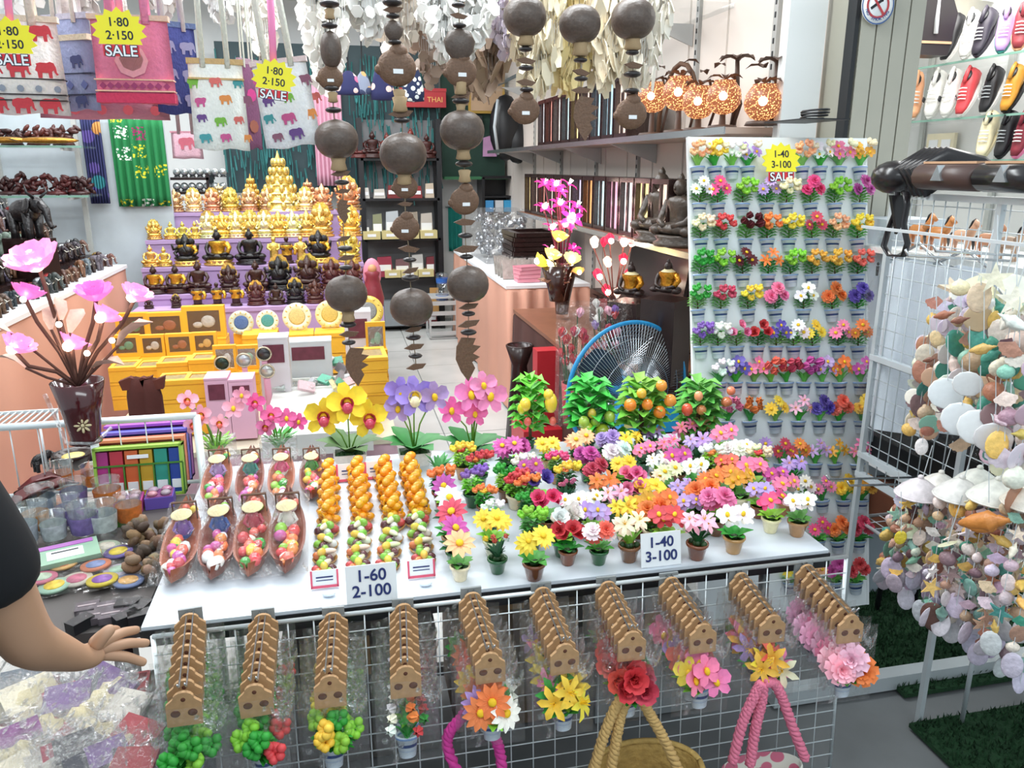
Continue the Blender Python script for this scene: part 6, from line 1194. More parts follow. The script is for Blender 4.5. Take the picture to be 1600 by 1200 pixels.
MOB = [('first mobile from the left, with round coconut shells', 2.12, [(515, 6, 16, 'di'), (515, 22, 8, 'ba'), (515, 40, 13, 'di'), (517, 78, 21, 'ov'), (516, 122, 20, 'bl'), (518, 138, 12, 'di'), (520, 152, 8, 'ba'), (521, 172, 13, 'di'), (526, 218, 34, 'co'), (529, 254, 13, 'ba'), (532, 270, 16, 'ch'), (534, 285, 12, 'di'), (536, 298, 12, 'ch'), (536, 330, 18, 'tl'), (537, 372, 12, 'ch'), (539, 388, 12, 'di'), (541, 402, 14, 'ch'), (540, 418, 11, 'di'), (541, 459, 33, 'co'), (544, 492, 11, 'ba'), (544, 507, 13, 'di'), (545, 521, 16, 'ch'), (545, 535, 11, 'di'), (555, 572, 30, 'tl')]),
 ('second mobile from the left, with a tan heart mask', 2.14, [(613, 4, 16, 'di'), (614, 14, 16, 'ch'), (614, 25, 11, 'di'), (615, 48, 16, 'he'), (617, 66, 11, 'di'), (620, 106, 31, 'bl'), (624, 150, 10, 'ba'), (625, 163, 12, 'ba'), (626, 176, 20, 'ch'), (628, 188, 13, 'di'), (630, 241, 37, 'co'), (632, 276, 13, 'ba'), (633, 292, 20, 'bl'), (633, 318, 12, 'ch'), (634, 356, 22, 'bl'), (639, 388, 18, 'ch'), (640, 406, 11, 'di'), (641, 422, 14, 'ch'), (641, 434, 14, 'di'), (643, 480, 34, 'co'), (646, 514, 14, 'ch'), (646, 527, 12, 'di'), (647, 541, 16, 'ch'), (649, 556, 11, 'di'), (650, 572, 16, 'ch')]),
 ('third mobile from the left, with a heart-shaped shell', 2.10, [(716, 8, 11, 'di'), (717, 24, 14, 'ch'), (718, 40, 11, 'di'), (718, 70, 25, 'he'), (720, 112, 26, 'bl'), (720, 138, 10, 'ba'), (720, 148, 16, 'ch'), (720, 158, 14, 'di'), (720, 170, 8, 'ba'), (722, 204, 35, 'co'), (724, 238, 12, 'ba'), (725, 256, 14, 'di'), (726, 275, 10, 'ba'), (726, 314, 24, 'bl'), (726, 346, 18, 'ch'), (727, 368, 12, 'di'), (728, 388, 20, 'ch'), (729, 401, 11, 'di'), (731, 444, 33, 'co'), (732, 478, 16, 'ch'), (732, 490, 11, 'di'), (732, 505, 18, 'ch'), (732, 519, 13, 'di'), (728, 560, 34, 'tl')]),
 ('fourth mobile from the left, ending in a triangular husk', 2.08, [(820, 26, 34, 'co'), (822, 58, 13, 'ba'), (821, 77, 11, 'di'), (822, 94, 16, 'ch'), (822, 106, 12, 'di'), (822, 128, 16, 'ch'), (823, 140, 11, 'di'), (820, 172, 24, 'bl')]),
 ('fifth mobile from the left, ending in a pale crescent', 2.08, [(906, 38, 33, 'co'), (907, 74, 13, 'ba'), (907, 94, 11, 'di'), (908, 112, 16, 'ch'), (908, 123, 11, 'di'), (908, 140, 16, 'ch'), (912, 184, 32, 'tl')]),
 ('sixth mobile from the left, ending in a leafy mask', 2.10, [(989, 30, 35, 'co'), (989, 64, 14, 'ba'), (988, 82, 11, 'di'), (990, 101, 16, 'ch'), (988, 116, 14, 'di'), (987, 142, 12, 'di'), (986, 178, 26, 'bl')])]
rail = thing('hanging_rail', 'chrome rail across the shopfront above the mobiles and bags', 'rail', (0.2, 2.16, 2.32))
mk('bar', lambda b: b.tube([(-1.9, 0, 0), (1.65, 0, 0)], .011, 8), chrome, parent=rail)
for x in (-1.8, 1.5): mk('drop_rod', lambda b: b.tube([(x, 0, 0), (x, 0, .92)], .006, 6), chrome, parent=rail)
for lab, Y, its in MOB:
    top = PY(its[0][0], its[0][1], Y); t = thing('coconut_mobile', 'hanging coconut shell mobile, %s' % lab, 'wind chime', (top.x, Y, 2.31))
    pts = [Vector((0, .05, 0))]+[PY(x, y, Y)-Vector(t.location) for x, y, r_, k in its]
    mk('string', lambda b: b.tube(pts, .0013, 4), mat('jute_string', S('#8a7a62'), .8), parent=t)
    for x, y, r_, k in its:
        P_ = PY(x, y, Y); m = mpp(P_); me, nm = parts[k]; s_ = r_*m
        put(nm, me, t, P_-Vector(t.location), (0, 0, rnd(-.3, .3)) if k not in ('ch',) else (0, rnd(-.2, .2), rnd(-.4, .4)), {'co': (s_, s_, s_*.9), 'ov': (s_*.8, s_*.8, s_*1.35), 'di': (s_, s_, s_*.75), 'he': (s_, s_*.9, s_)}.get(k, (s_, s_, s_)))
# ---- white capiz shell curtains behind them
capm = mat('capiz_shell', S('#f3eee6'), .22, var=.12, trans=.15)
KCAP = None
def capiz(px0, px1, py1, Y, label, n, colr, rr=.022, seed=1, long_=1.0):
    rg = random.Random(seed); a, c_ = PY(px0, 0, Y), PY(px1, py1, Y); t = thing('shell_curtain', label, 'wind chime', ((a.x+c_.x)/2, Y, 2.36))
    W = (c_.x-a.x)/2; top = 0; bot = c_.z-2.36
    mk('hoop', lambda b: b.tube([(W*.9*math.cos(x*pi/12), .09*math.sin(x*pi/12), .0) for x in range(25)], .006, 6), bandm, parent=t)
    def f(b):
        for _ in range(n):
            x = rg.uniform(-W, W); z = bot*rg.random()**.8*(1-.35*abs(x/W)**2); y = rg.uniform(-.08, .08); g_ = rg.uniform(0, 3); tl_ = rg.uniform(-.5, .5); r_ = rr*rg.uniform(.7, 1.2)
            R_ = Euler((tl_, rg.uniform(-.4, .4), g_)).to_matrix(); vs = [R_ @ Vector((r_*math.cos(k*pi/3), 0, long_*r_*math.sin(k*pi/3)))+Vector((x, y, z)) for k in range(6)]; off = R_ @ Vector((0, .0015, 0))
            b.add([v+off for v in vs]+[v-off for v in vs], [(0, 1, 2, 3, 4, 5), (11, 10, 9, 8, 7, 6)]+[(k, 6+k, 6+(k+1) % 6, (k+1) % 6) for k in range(6)])
    o = mk('shell_discs', f, shellm, parent=t, kind='stuff'); o.color = colr
    mk('strings', lambda b: [b.tube([(x*W, y, 0), (x*W, y, bot*.9*(1-.35*abs(x)**2))], .0008, 3) for x in [q/9 for q in range(-9, 10)] for y in (-.05, .05)], whitep, parent=t, kind='stuff')
for i, q in enumerate([(470, 545, 150, 2.45, 'white capiz shell curtain between the bags and first mobile', 520, S('#eeeae2'), .020), (540, 612, 60, 2.5, 'short white capiz shell curtain between the first two mobiles', 260, S('#f4f2ee'), .022), (575, 665, 84, 2.62, 'white shell curtain behind the second mobile', 320, S('#f2e8dc'), .02), (655, 765, 105, 2.5, 'thick white capiz shell curtain behind the third mobile', 640, S('#f6f4f0'), .022), (640, 705, 135, 2.75, 'brownish shell curtain hanging below the second mobile', 200, S('#a58f80'), .02), (762, 822, 95, 2.7, 'pale lilac shell curtain left of the fourth mobile', 240, S('#d9d0e0'), .018)]):
    capiz(*q, seed=i)
for i, q in enumerate([(690, 800, 150, 2.85, 'tan feathery shell curtain beneath the third mobile', 420, S('#b49c88'), .02), (800, 870, 150, 2.5, 'cream feathery shell curtain behind the fourth mobile', 420, S('#e9dcc0'), .014), (850, 930, 148, 2.6, 'yellowish feathery curtain behind the fifth mobile', 420, S('#ecd9a0'), .014), (915, 975, 140, 2.5, 'cream white curtain between fifth and sixth mobiles', 380, S('#f0e2c8'), .014), (965, 1030, 135, 2.55, 'white feathery curtain behind the sixth mobile', 380, S('#f3ecdf'), .014)]):
    capiz(*q, seed=20+i, long_=2.6)
for i, (px, w_, py1, c) in enumerate([(20, 90, 30, '#e8e6e4'), (120, 60, 30, '#e6e0dc'), (250, 70, 26, '#e4dcd8'), (345, 60, 40, '#e8e8e6'), (410, 60, 95, '#ece6dc')]):
    capiz(px-w_/2, px+w_/2, py1, 2.75, 'small white shell curtain glinting behind the hanging bags, %s from the left' % ORD[i], 200, S(c), .02, 40+i)
# ================================================================ HANGING BAGS
def el2d(s_=1): # elephant silhouette
    o = [(-.5, .1), (-.45, .3), (-.2, .38), (.1, .36), (.25, .42), (.42, .36), (.5, .15), (.52, -.1), (.6, -.2), (.5, -.24), (.42, -.12), (.38, .0), (.3, -.05), (.3, -.38), (.14, -.38), (.12, -.12), (-.15, -.12), (-.18, -.38), (-.36, -.38), (-.38, -.08), (-.48, .0)]
    return [(x*s_, z*s_) for x, z in o]
KE2 = K('elephant_print', lambda b: b.prism(el2d(), .004), matte); KDT = K('dot_print', lambda b: b.prism([(.5*math.cos(a), .5*math.sin(a)) for a in [x*pi/4 for x in range(8)]], .004), matte)
KDI2 = K('diamond_print', lambda b: b.prism([(-.5, 0), (0, -.5), (.5, 0), (0, .5)], .004), matte)
def tote(b):
    vs = []; n, h = 8, 8
    for s_ in (-1, 1):
        for i in range(h+1):
            for j in range(n+1):
                u, v = j/n*2-1, i/h; bul = (1-u**4)*math.sin(pi*(.06+.88*v))**.5; vs.append((u*.5*(1-.05*(1-v)), s_*.11*bul, -v+.015*math.sin(u*5)*(v > .9)))
    N_ = (n+1)*(h+1); b.add(vs, [(i*(n+1)+j, i*(n+1)+j+1, (i+1)*(n+1)+j+1, (i+1)*(n+1)+j) for i in range(h) for j in range(n)]+[(N_+i*(n+1)+j+1, N_+i*(n+1)+j, N_+(i+1)*(n+1)+j, N_+(i+1)*(n+1)+j+1) for i in range(h) for j in range(n)]
      + [(i*(n+1), (i+1)*(n+1), N_+(i+1)*(n+1), N_+i*(n+1)) for i in range(h)]+[(i*(n+1)+n, N_+i*(n+1)+n, N_+(i+1)*(n+1)+n, (i+1)*(n+1)+n) for i in range(h)]+[(h*(n+1)+j, h*(n+1)+j+1, N_+h*(n+1)+j+1, N_+h*(n+1)+j) for j in range(n)], 0, True)
KTO = K('tote_body', tote, cloth)
def bag(px, py0, py1, wpx, Y, col, hem, strap, prints, label, rz=0.0, bands=(), ry=0):
    a, c_ = PY(px, py0, Y), PY(px, py1, Y); m = mpp(a); W, H = wpx*m, a.z-c_.z
    t = thing('tote_bag', label, 'bag', (a.x, Y, a.z), (0, ry, rz), (W, W, H))
    put('body', KTO, t, col=col); q = put('hem', K('hem', lambda b: (b.box((0, 0, -.03), (1.0, .14, .06))), cloth), t, col=hem)
    up = (2.32-a.z)/H
    for s_ in (-1, 1):
        put('handle', K(('handle', round(up, 2), s_), lambda b: b.tube([(-.22, s_*.08, -.1), (-.20, s_*.05, up*.5), (-.12, 0, up*.96), (.12, 0, up*.96), (.20, s_*.05, up*.5), (.22, s_*.08, -.1)], .05, 6, flat=.3), cloth), t, col=strap)
    for z, h, cc in bands: put('woven_band', K(('band', round(h, 3)), lambda b: b.box((0, 0, 0), (.985, .222, h)), cloth), t, (0, 0, -z), col=S(cc))
    for k, x, z, s_, cc in prints:
        put('print', {'e': KE2, 'd': KDT, 'q': KDI2}[k], t, (x, -.116*(1-abs(x*2)**4)-.002, -z), (0, 0, x*.0), (s_, 1, s_*W/H), col=S(cc))
    return t, m
pr = [('e', x, z, .24, '#c8404a') for x in (-.30, 0, .30) for z in (.18, .55, .92)]+[('d', x, .74, .08, '#9098a8') for x in (-.4, -.2, 0, .2, .4)]
bag(18, 24, 178, 128, 2.24, S('#ece7e4'), S('#d8c8b4'), S('#e4d8cc'), pr, 'white tote bag with rows of red elephants at the far left', .1, [(.64, .012, '#3c3436'), (.80, .012, '#3c3436'), (.86, .012, '#3c3436')])
bag(103, 22, 172, 92, 2.30, S('#8f94b4'), S('#b0aab8'), S('#d0c8c0'), [('e', x, z, .26, '#3b3f68') for x in (-.25, .2) for z in (.5, .92)]+[('q', x, .74, .16, '#5a6090') for x in (-.3, 0, .3)], 'blue-grey banded tote bag turned sideways beside the red elephant one', -.55, [(.25, .06, '#c9b8a0'), (.62, .012, '#2c2c40'), (.84, .012, '#2c2c40')])
t, m = bag(200, 24, 162, 118, 2.16, S('#dc7a9c'), S('#d8b8a8'), S('#e58ab4'), [('q', x, .80, .09, '#a04070') for x in [q/10 for q in range(-4, 5)]]+[('d', 0, .52, .42, '#e8a0b0'), ('d', 0, .50, .30, '#c88070')], 'pink tote bag with woven bands and starburst price sign', 0, [(.73, .015, '#ecc0a8'), (.86, .015, '#ecc0a8'), (.94, .11, '#c83a5c')])
bag(268, 34, 178, 70, 2.30, S('#3c4480'), S('#5a6a90'), S('#bfb8b8'), [('e', x, z, .34, '#8a88a8') for x in (-.2, .25) for z in (.28, .58, .85)], 'dark blue elephant tote bag behind the pink one', .5)
bag(158, 120, 186, 190, 2.42, S('#c98a98'), S('#5a8aa8'), S('#cfc4bc'), [('d', x, .8, .08, '#d05a60') for x in (-.4, -.2, 0, .2, .4)], 'pale red bag whose bottom shows under the pink and blue bags')
ec = ['#6a4a88', '#7ab648', '#d8706a', '#4a9aa0', '#c85a90', '#e09050', '#8a5a70']
def scat(n_, sd, s0=.2): rg = random.Random(sd); return [('e', -.36+.36*(i % 3)+rg.uniform(-.05, .05)+.1*((i//3) % 2), .26+.62*(i//3)/max(1, (n_-1)//3)+rg.uniform(-.02, .02), s0*rg.uniform(.9, 1.3), ec[(i+sd) % 7]) for i in range(n_)]
bag(335, 92, 234, 84, 2.20, S('#eceee9'), S('#c8a878'), S('#cfd0c4'), scat(12, 1), 'white tote bag with scattered colourful elephants and cream straps', .12, [(.22, .02, '#c8a878')])
bag(385, 92, 232, 40, 2.30, S('#7a4a6a'), S('#a88a98'), S('#d4d4c8'), [('d', 0, .4, .5, '#c03a80'), ('d', 0, .75, .5, '#9a5a4a')], 'dark magenta side-turned bag between the two white elephant bags', .9)
t2, m2 = bag(434, 92, 230, 88, 2.18, S('#eceef2'), S('#dcc8c8'), S('#d8d8cc'), scat(12, 4), 'white tote bag with pink and green elephants and tilted price sign', -.12, (), -.12)
bag(290, 205, 248, 46, 2.9, S('#e0b4c0'), S('#c88a98'), S('#b8a0a0'), [('e', 0, .45, .5, '#c06070')], 'small pale pink elephant purse below the white tote')
for i, (px, py, s_, rt, lab) in enumerate([(14, 62, 66, 0, 'yellow starburst sale sign cut off at the left edge'), (186, 48, 66, 0, 'yellow starburst 1-80 2-150 sale sign on the pink bag'), (428, 122, 56, .12, 'tilted yellow starburst sale sign on the right white bag')]):
    p = PY(px, py, 2.02); star_sign(p, mpp(p)*s_, '1·80', '2·150', lab, (0, rt, 0))
    mk('pink_ribbon', lambda b: b.tube([(0, .02, 0), (.003, .03, .12), (0, .05, .3)], .008, 6, flat=.4), mat('pink_ribbon', S('#f08ab8'), .6), loc=(p.x, p.y, p.z+.02), label='pink ribbon holding the %s price sign' % ('left', 'middle', 'right')[i], cat='ribbon')
# floral purses in the dark behind
pm = [speck('floral_blue', S('#2a2c58'), [S('#d86a90'), S('#2a2c58'), S('#e8c8c0'), S('#2a2c58')], 28), speck('dot_navy', S('#1f2a4c'), [S('#e8e8e0'), S('#d8e0e0')], 40), speck('floral_red', S('#c05070'), [S('#f0c0c8'), S('#e8e0e0')], 30), speck('grey_print', S('#8890a4'), [S('#c8a068'), S('#404868')], 26)]
for i, (px, py, w_, h, k, lab) in enumerate([(526, 118, 26, 40, 2, 'small red floral drawstring pouch'), (545, 130, 40, 36, 0, 'blue floral pouch behind the first mobile'), (567, 130, 26, 34, 3, 'grey lettered pouch'), (597, 128, 36, 56, 0, 'navy pouch with pink flowers'), (645, 128, 34, 60, 1, 'navy pouch with white dots')]):
    p = PY(px, py, 3.6); m = mpp(p); t = thing('triangle_pouch', lab+' hanging among the mobiles', 'pouch', p); W, H = w_*m/2, h*m/2
    mk('body', lambda b: b.lathe([(.001, -H), (W, -H*.95), (W*1.05, -H*.5), (W*.6, H*.6), (W*.2, H)], 14, sy=.5), pm[k], parent=t); mk('cord', lambda b: b.tube([(0, 0, H), (.0, 0, H+.12), (0, 0, 2.6-p.z)], .003, 4), blackm, parent=t)
mk('second_rail', lambda b: b.tube([(-2.6, 0, 0), (1.7, 0, 0)], .01, 8), chrome, loc=(0, 3.6, 2.60), label='inner chrome rail holding the pouches', cat='rail')
# ================================================================ PINK LOTUS LAMP AT LEFT
def biglamp():
    Y = 2.30; base = PY(135, 690, Y); m = mpp(base); t = thing('lotus_lamp', 'pink glowing lotus lamp in a dark red tapered vase at the left', 'lamp', base)
    q = mk('vase', lambda b: b.lathe([(.001, 0), (24*m, 0), (22*m, 10*m), (28*m, 50*m), (38*m, 98*m), (34*m, 98*m), (20*m, 40*m)], 20), gloss, parent=t); q.color = S('#451318')
    q = mk('flower_motif', lambda b: (b.ell((6*m, -25*m, 34*m), (3*m, 2*m, 3*m), 8, 5), [b.petal(0, .01, .006, 0, 0) for _ in (0,)]), mat('cream_motif', S('#d9c9a0'), .5), parent=t)
    for k in range(8):
        a = k*pi/4; mk('flower_motif', lambda b: b.ell((6*m+8*m*math.cos(a), -25*m, 34*m+8*m*math.sin(a)), (5*m, 1.5*m, 2*m), 8, 5, rot=(0, -a, 0)), MATS['cream_motif'], parent=t)
    for x, y, r_, br in [(62, 416, 44, 1), (40, 462, 27, 0), (150, 464, 31, 0), (209, 464, 27, 1), (160, 496, 27, 1), (24, 544, 28, 1), (110, 540, 27, 1)]:
        P_ = PY(x, y+6, Y+rnd(-.03, .03))-base
        q = mk('stem', lambda b: b.tube([(0, 0, 90*m), (P_.x*.35, 0, (90*m)*.6+P_.z*.4), (P_.x*.8, P_.y, P_.z*.85), (P_.x, P_.y, P_.z)], .0055, 6), matte, parent=t); q.color = S('#5a382e')
        put('blossom', K('biglotus', h_lotus, [glow, hotglow]), t, P_, (R(25)+rnd(-.3, .3), rnd(-.5, .5), rnd(0, 3)), (r_*m*1.15, r_*m*1.15, r_*m*1.0), col=S('#e884b6') if br else S('#c864a8'))
        if br: put('bulb', CACHE['bulb'], t, P_+Vector((0, -.35*r_*m, .25*r_*m)), sc=r_*m*.28)
    wl = K('big_wood_leaf', lambda b: b.petal(0, 1, .5, .9, .1, base=0, tip=.1, cup=.35), mat('pinkish_wood_leaf', S('#d9b5a4'), .5, var=.2))
    for x, y, l, rx, ry, rz in [(80, 515, 42, 0, -.5, 1.7), (110, 520, 46, .3, -.4, 1.3), (15, 520, 50, 0, .2, 3.0), (185, 540, 66, 0, -.2, -.1), (145, 575, 52, 0, .25, -.3), (40, 575, 46, 0, .0, 2.8), (95, 500, 40, .3, -.6, 2.2)]:
        P_ = PY(x, y, Y)-base; q = mk('twig', lambda b: b.tube([(0, 0, 90*m), (P_.x*.6, 0, P_.z*.7+20*m), P_], .004, 5), matte, parent=t); q.color = S('#5a382e')
        put('wood_leaf', wl, t, P_-Vector((0, 0, 0)), (rx, ry, rz), l*m)
    for x, y in [(92, 507), (136, 552), (36, 468), (175, 532)]: put('bulb', CACHE['bulb'], t, PY(x, y, Y-.03)-base, sc=.008)
    put('pink_twist', K('twist2', lambda b: b.tube([(-48*m, 0, 110*m*0+80*m), (-38*m, 0, 40*m), (-20*m, -26*m, 8*m), (20*m, -26*m, 4*m), (38*m, 0, 20*m)], .006, 6), film3), t)
biglamp()
# ================================================================ RIGHT: wire rack, leather goods, wrapped coats, shells
RX = 1.66
zz = {y: PX(1357, y, RX).z for y in (350, 555, 715, 748)}; zz[350] = PX(1420, 306, RX).z
yN, yF = 1.10, PX(1357, 600, RX).y
t = thing('wire_rack', 'white wire grid rack running towards the viewer at the right', 'rack', (RX, (yN+yF)/2, 0)); ym = (yN+yF)/2
wm = mat('rack_wire', S('#d3dade'), .35, metal=.3)
def seg(b, p, q, r, n=5): b.tube([p, q], r, n)
zt, zb = zz[350], zz[748]
n_ = int((yF-yN)/.045)
for k in range(n_+1): put('wire', K('rack_v', lambda b: seg(b, (0, 0, zb), (0, 0, zt), .0018), wm), t, (0, yF-ym-k*.045, 0))
for k in range(int((zt-zb)/.055)+1): put('wire', K('rack_h', lambda b: seg(b, (.003, yN-ym, 0), (.003, yF-ym, 0), .0018), wm), t, (0, 0, zb+k*.055))
for z in (zt, zz[555], zz[715], zb): put('rail', K('rack_rail', lambda b: b.box((0, 0, 0), (.02, yF-yN, .018)), wm), t, (0, 0, z))
for y in (yF-.01, yF-.42, yN): put('post', K('rack_post', lambda b: b.box((0, 0, zt/2), (.016, .016, zt)), mat('rack_post_grey', S('#c3c9cc'), .4, metal=.2)), t, (0, y-ym, 0))
put('foot_bar', K('foot', lambda b: b.box((0, 0, .03), (1.0, .05, .05)), MATS['rack_post_grey']), t, (.1, PZ(1470, 1048, .03).y-ym, 0)); put('foot_bar', CACHE['foot'], t, (.1, yN-ym, 0))
for k in range(4): put('peg', K('peg', lambda b: b.tube([(0, 0, 0), (-.30, 0, .02), (-.31, 0, .035)], .0035, 5), chrome), t, (0, PX([1440, 1480, 1530, 1575][k], 700, RX).y-ym, [zz[715]+.02, zz[715]+.04, 1.42, 1.44][k]))
put('peg_rail', K('pegrail', lambda b: b.box((0, 0, 0), (.006, .9, .007)), wm), t, (-.33, -.25, 1.50))
# black cabinet with grid behind, and brown seat
t = thing('black_counter', 'black fronted counter low behind the wire rack', 'counter', (2.12, 1.90, 0)); z0, z1 = PX(1357, 790, 1.90).z*.0+.60, .93
mk('body', lambda b: b.box((0, 0, (z0+z1)/2), (.42, 1.5, z1-z0)), mat('black_laminate', S('#16181c'), .5), parent=t); mk('top', lambda b: b.box((0, 0, z1+.01), (.46, 1.54, .02)), whitep, parent=t)
mk('white_strip', lambda b: b.box((-.215, 0, z0-.01), (.02, 1.5, .03)), whitep, parent=t)
for yy in (-.7, .7): mk('leg', lambda b: b.box((0, yy, z0/2), (.05, .05, z0)), MATS['rack_post_grey'], parent=t)
p = PX(1395, 850, 1.95); t = thing('brown_stool', 'rust brown leather stool behind the flower board', 'stool', (2.02, p.y+.02, 0)); zq = PX(1395, 775, 1.9).z; zl = PX(1395, 850, 1.9).z
mk('seat', lambda b: b.prism([(-.09, zl), (.08, zl-.01), (.06, zl+.08), (.10, zq+.0), (-.07, zq+.01), (-.09, zq-.03)], .22), mat('rust_leather', S('#6b3a22'), .6, var=.3), parent=t)
for x in (-.07, .07): mk('leg', lambda b: b.tube([(x, 0, zl), (x*1.2, 0, 0)], .01, 6), blackm, parent=t)
# pale cabinet with pictogram
p = PX(1372, 520, 1.80); t = thing('pale_cabinet', 'pale grey metal cabinet edge with a small black figure pictogram', 'cabinet', (1.98, 2.52, 0)); za = PY(1370, 345, 2.40).z
mk('body', lambda b: b.box((0, 0, za/2+.33), (.22, .2, za-.66)), mat('pale_grey_metal', S('#b9c3cc'), .4), parent=t); mk('foot', lambda b: b.box((0, 0, .33), (.2, .18, .66)), mat('pale_grey_metal2', S('#a9b3bc'), .4), parent=t)
q = PY(1371, 422, 2.415); mk('pictogram', lambda b: (b.ell((0, 0, .022), (.006, .002, .006), 8, 5), b.prism([(-.006, .014), (.006, .014), (.004, -.02), (-.004, -.02)], .002), b.box((.022, 0, 0), (.012, .002, .006))), blackm, parent=t).location = q-Vector(t.location)
# wrapped white coats
for i, (p0, p1, lab) in enumerate([(1380, 1452, 'left'), (1446, 1530, 'right')]):
    X = 1.76; a, c_ = PX(p0, 430, X), PX(p1, 665, X); t = thing('wrapped_coat', 'white garment hanging in clear plastic behind the rack, %s one' % lab, 'garment', (X, (a.y+c_.y)/2, PX(p0, 660, X).z)); H = 1.42-t.location.z; W = abs(a.y-c_.y)
    o = mk('garment', lambda b: b.add([(.05*math.sin(j*1.1)+s_*.03, W*.5*(j/8*2-1)*(.85+.15*(1-i_/7)), H*.92*i_/7*(1-.05*abs(j/8*2-1))) for s_ in (-1, 1) for i_ in range(8) for j in range(9)], [(s_*72+i_*9+j, s_*72+i_*9+j+1, s_*72+(i_+1)*9+j+1, s_*72+(i_+1)*9+j) for s_ in (0, 1) for i_ in range(7) for j in range(8)], 0, True), mat('white_fleece', S('#dfe6ee'), .9), parent=t)
    mk('wrap', lambda b: [bagfilm(b, W*.62, H*1.12, .09, 33+i, 6, 10)], film1, parent=t, ).location = (-.02, 0, H*1.04); t.children[-1].rotation_euler = (0, 0, R(90))
    mk('hanger', lambda b: b.tube([(0, -W*.4, H*.9), (0, 0, H*1.0), (0, W*.4, H*.9)], .005, 5), chrome, parent=t)
# leather goods on top of the rack
leather = mat('black_leather_gloss', S('#201c1e'), .25, var=.3, bump=.15); brl = mat('dark_brown_leather', S('#4a3530'), .4, var=.25)
p = PX(1410, 300, 1.66); TZ2 = zt+.012
t = thing('leather_bag', 'glossy black layered leather bag on top of the wire rack', 'bag', (1.66, PX(1415, 300, 1.66).y, TZ2+.0)); 
zz0 = TZ2; hgt = PX(1420, 246, 1.66).z-TZ2
for k in range(5): mk('flap', lambda b: b.tube([(.00, -.02-.022*k, 0), (-.04, -.01-.022*k, hgt*.6), (.02, -.03-.022*k, hgt*.97), (.12, -.05-.022*k, hgt*.75), (.20, -.07-.022*k, hgt*.35)], [.012, .016, .016, .014, .008], 8, flat=2.0), leather, parent=t)
mk('body', lambda b: b.ell((-.03, .02, hgt*.42), (.06, .075, hgt*.5), 14, 8), leather, parent=t)
for i, (pa, pb_, m_, lab) in enumerate([(1440, 1532, brl, 'long dark brown leather pouch lying on the rack top'), (1535, 1640, leather, 'long black leather case at the right end of the rack top')]):
    a, c_ = PX(pa, 300, 1.62), PX(pb_, 300, 1.62); L_ = (a-c_).length; t = thing('leather_pouch', lab, 'bag', ((a.x+c_.x)/2, (a.y+c_.y)/2, TZ2+.045), (0, 0, R(90)))
    mk('body', lambda b: b.tube([(-L_/2, 0, 0), (-L_*.48, 0, 0), (L_*.48, 0, 0), (L_/2, 0, 0)], [.03, .045, .045, .03], 12, flat=.8), m_, parent=t); mk('tan_edge', lambda b: b.box((0, 0, .037), (L_*.9, .03, .006)), mat('tan_piping', S('#c49a78')), parent=t); mk('clasp', lambda b: b.prism([(-.02, -.01), (.02, -.01), (0, .03)], .1), chrome, parent=t)
t = thing('leather_belt', 'black leather belt looping down from the rack top', 'belt', PX(1405, 305, 1.58))
pts = [PX(x, y, 1.58)-Vector(t.location) for x, y in ((1402, 300), (1400, 330), (1388, 360), (1381, 385), (1390, 399), (1412, 400), (1418, 380), (1412, 350), (1418, 320), (1415, 300))]
mk('strap', lambda b: b.tube(pts, .011, 8, flat=.35), leather, parent=t); mk('flap', lambda b: b.prism([(-.03, 0), (.035, 0), (.03, -.06), (.005, -.11), (-.01, -.06)], .012), leather, parent=t)
# toy horses on a shelf behind the rack
t = thing('souvenir_shelf', 'pale wire shelf of tan carvings behind the rack top', 'shelf', (2.0, 2.0, PX(1450, 392, 1.9).z)); mk('board', lambda b: b.box((0, 0, -.01), (.36, 1.1, .02)), MATS['white_plastic'], parent=t)
for yy in (-.5, .5): mk('post', lambda b: b.box((.16, yy, -.2), (.03, .03, .5)), whitep, parent=t)
for i, (px, c1) in enumerate([(1432, '#c8834a'), (1462, '#c8834a'), (1500, '#d9a888'), (1540, '#d0906a'), (1575, '#c9a890')]):
    p = PX(px, 390, 1.92); m = mpp(p); o = thing('carved_horse', 'tan carved horse with black mane, %s from the left behind the rack' % ORD[i], 'carving', (1.92, p.y, t.location.z), (0, 0, R(-80)), 52*m)
    q = mk('body', lambda b: (b.ell((0, 0, .55), (.34, .15, .19), 12, 8), b.tube([(.25, 0, .6), (.38, 0, .85), (.40, 0, .98), (.56, 0, .85)], [.13, .09, .09, .05], 8), [b.tube([(x, y, .5), (x, y, .2), (x+.02, y, 0)], [.08, .04, .05], 7) for x in (-.24, .22) for y in (-.08, .08)]), paint, parent=o); q.color = S(c1)
    mk('mane', lambda b: (b.tube([(.22, 0, .78), (.32, 0, .98), (.40, 0, 1.06)], [.04, .06, .04], 6), b.tube([(-.33, 0, .62), (-.44, 0, .45), (-.42, 0, .2)], [.04, .06, .02], 6)), blackm, parent=o)
# wire basket shelf low
p = PZ(1385, 880, .42); t = thing('low_wire_shelf', 'low wire shelf sticking out right of the flower board', 'shelf', (1.98, 2.0, .42)); mk('wires', lambda b: ([b.tube([(-.2, -.3+.05*k, 0), (.2, -.3+.05*k, 0)], .002, 4) for k in range(13)], [b.tube([(-.2+.05*k, -.3, 0), (-.2+.05*k, .3, 0)], .002, 4) for k in range(9)]), wm, parent=t, kind='stuff'); mk('frame', lambda b: b.tube([(-.2, -.3, 0), (.2, -.3, 0), (.2, .3, 0), (-.2, .3, 0), (-.2, -.3, 0)], .007, 6), wm, parent=t)
for x in (-.2, .2):
    for y in (-.3, .3): mk('leg', lambda b: b.tube([(x, y, 0), (x, y, -.42)], .007, 6), wm, parent=t)
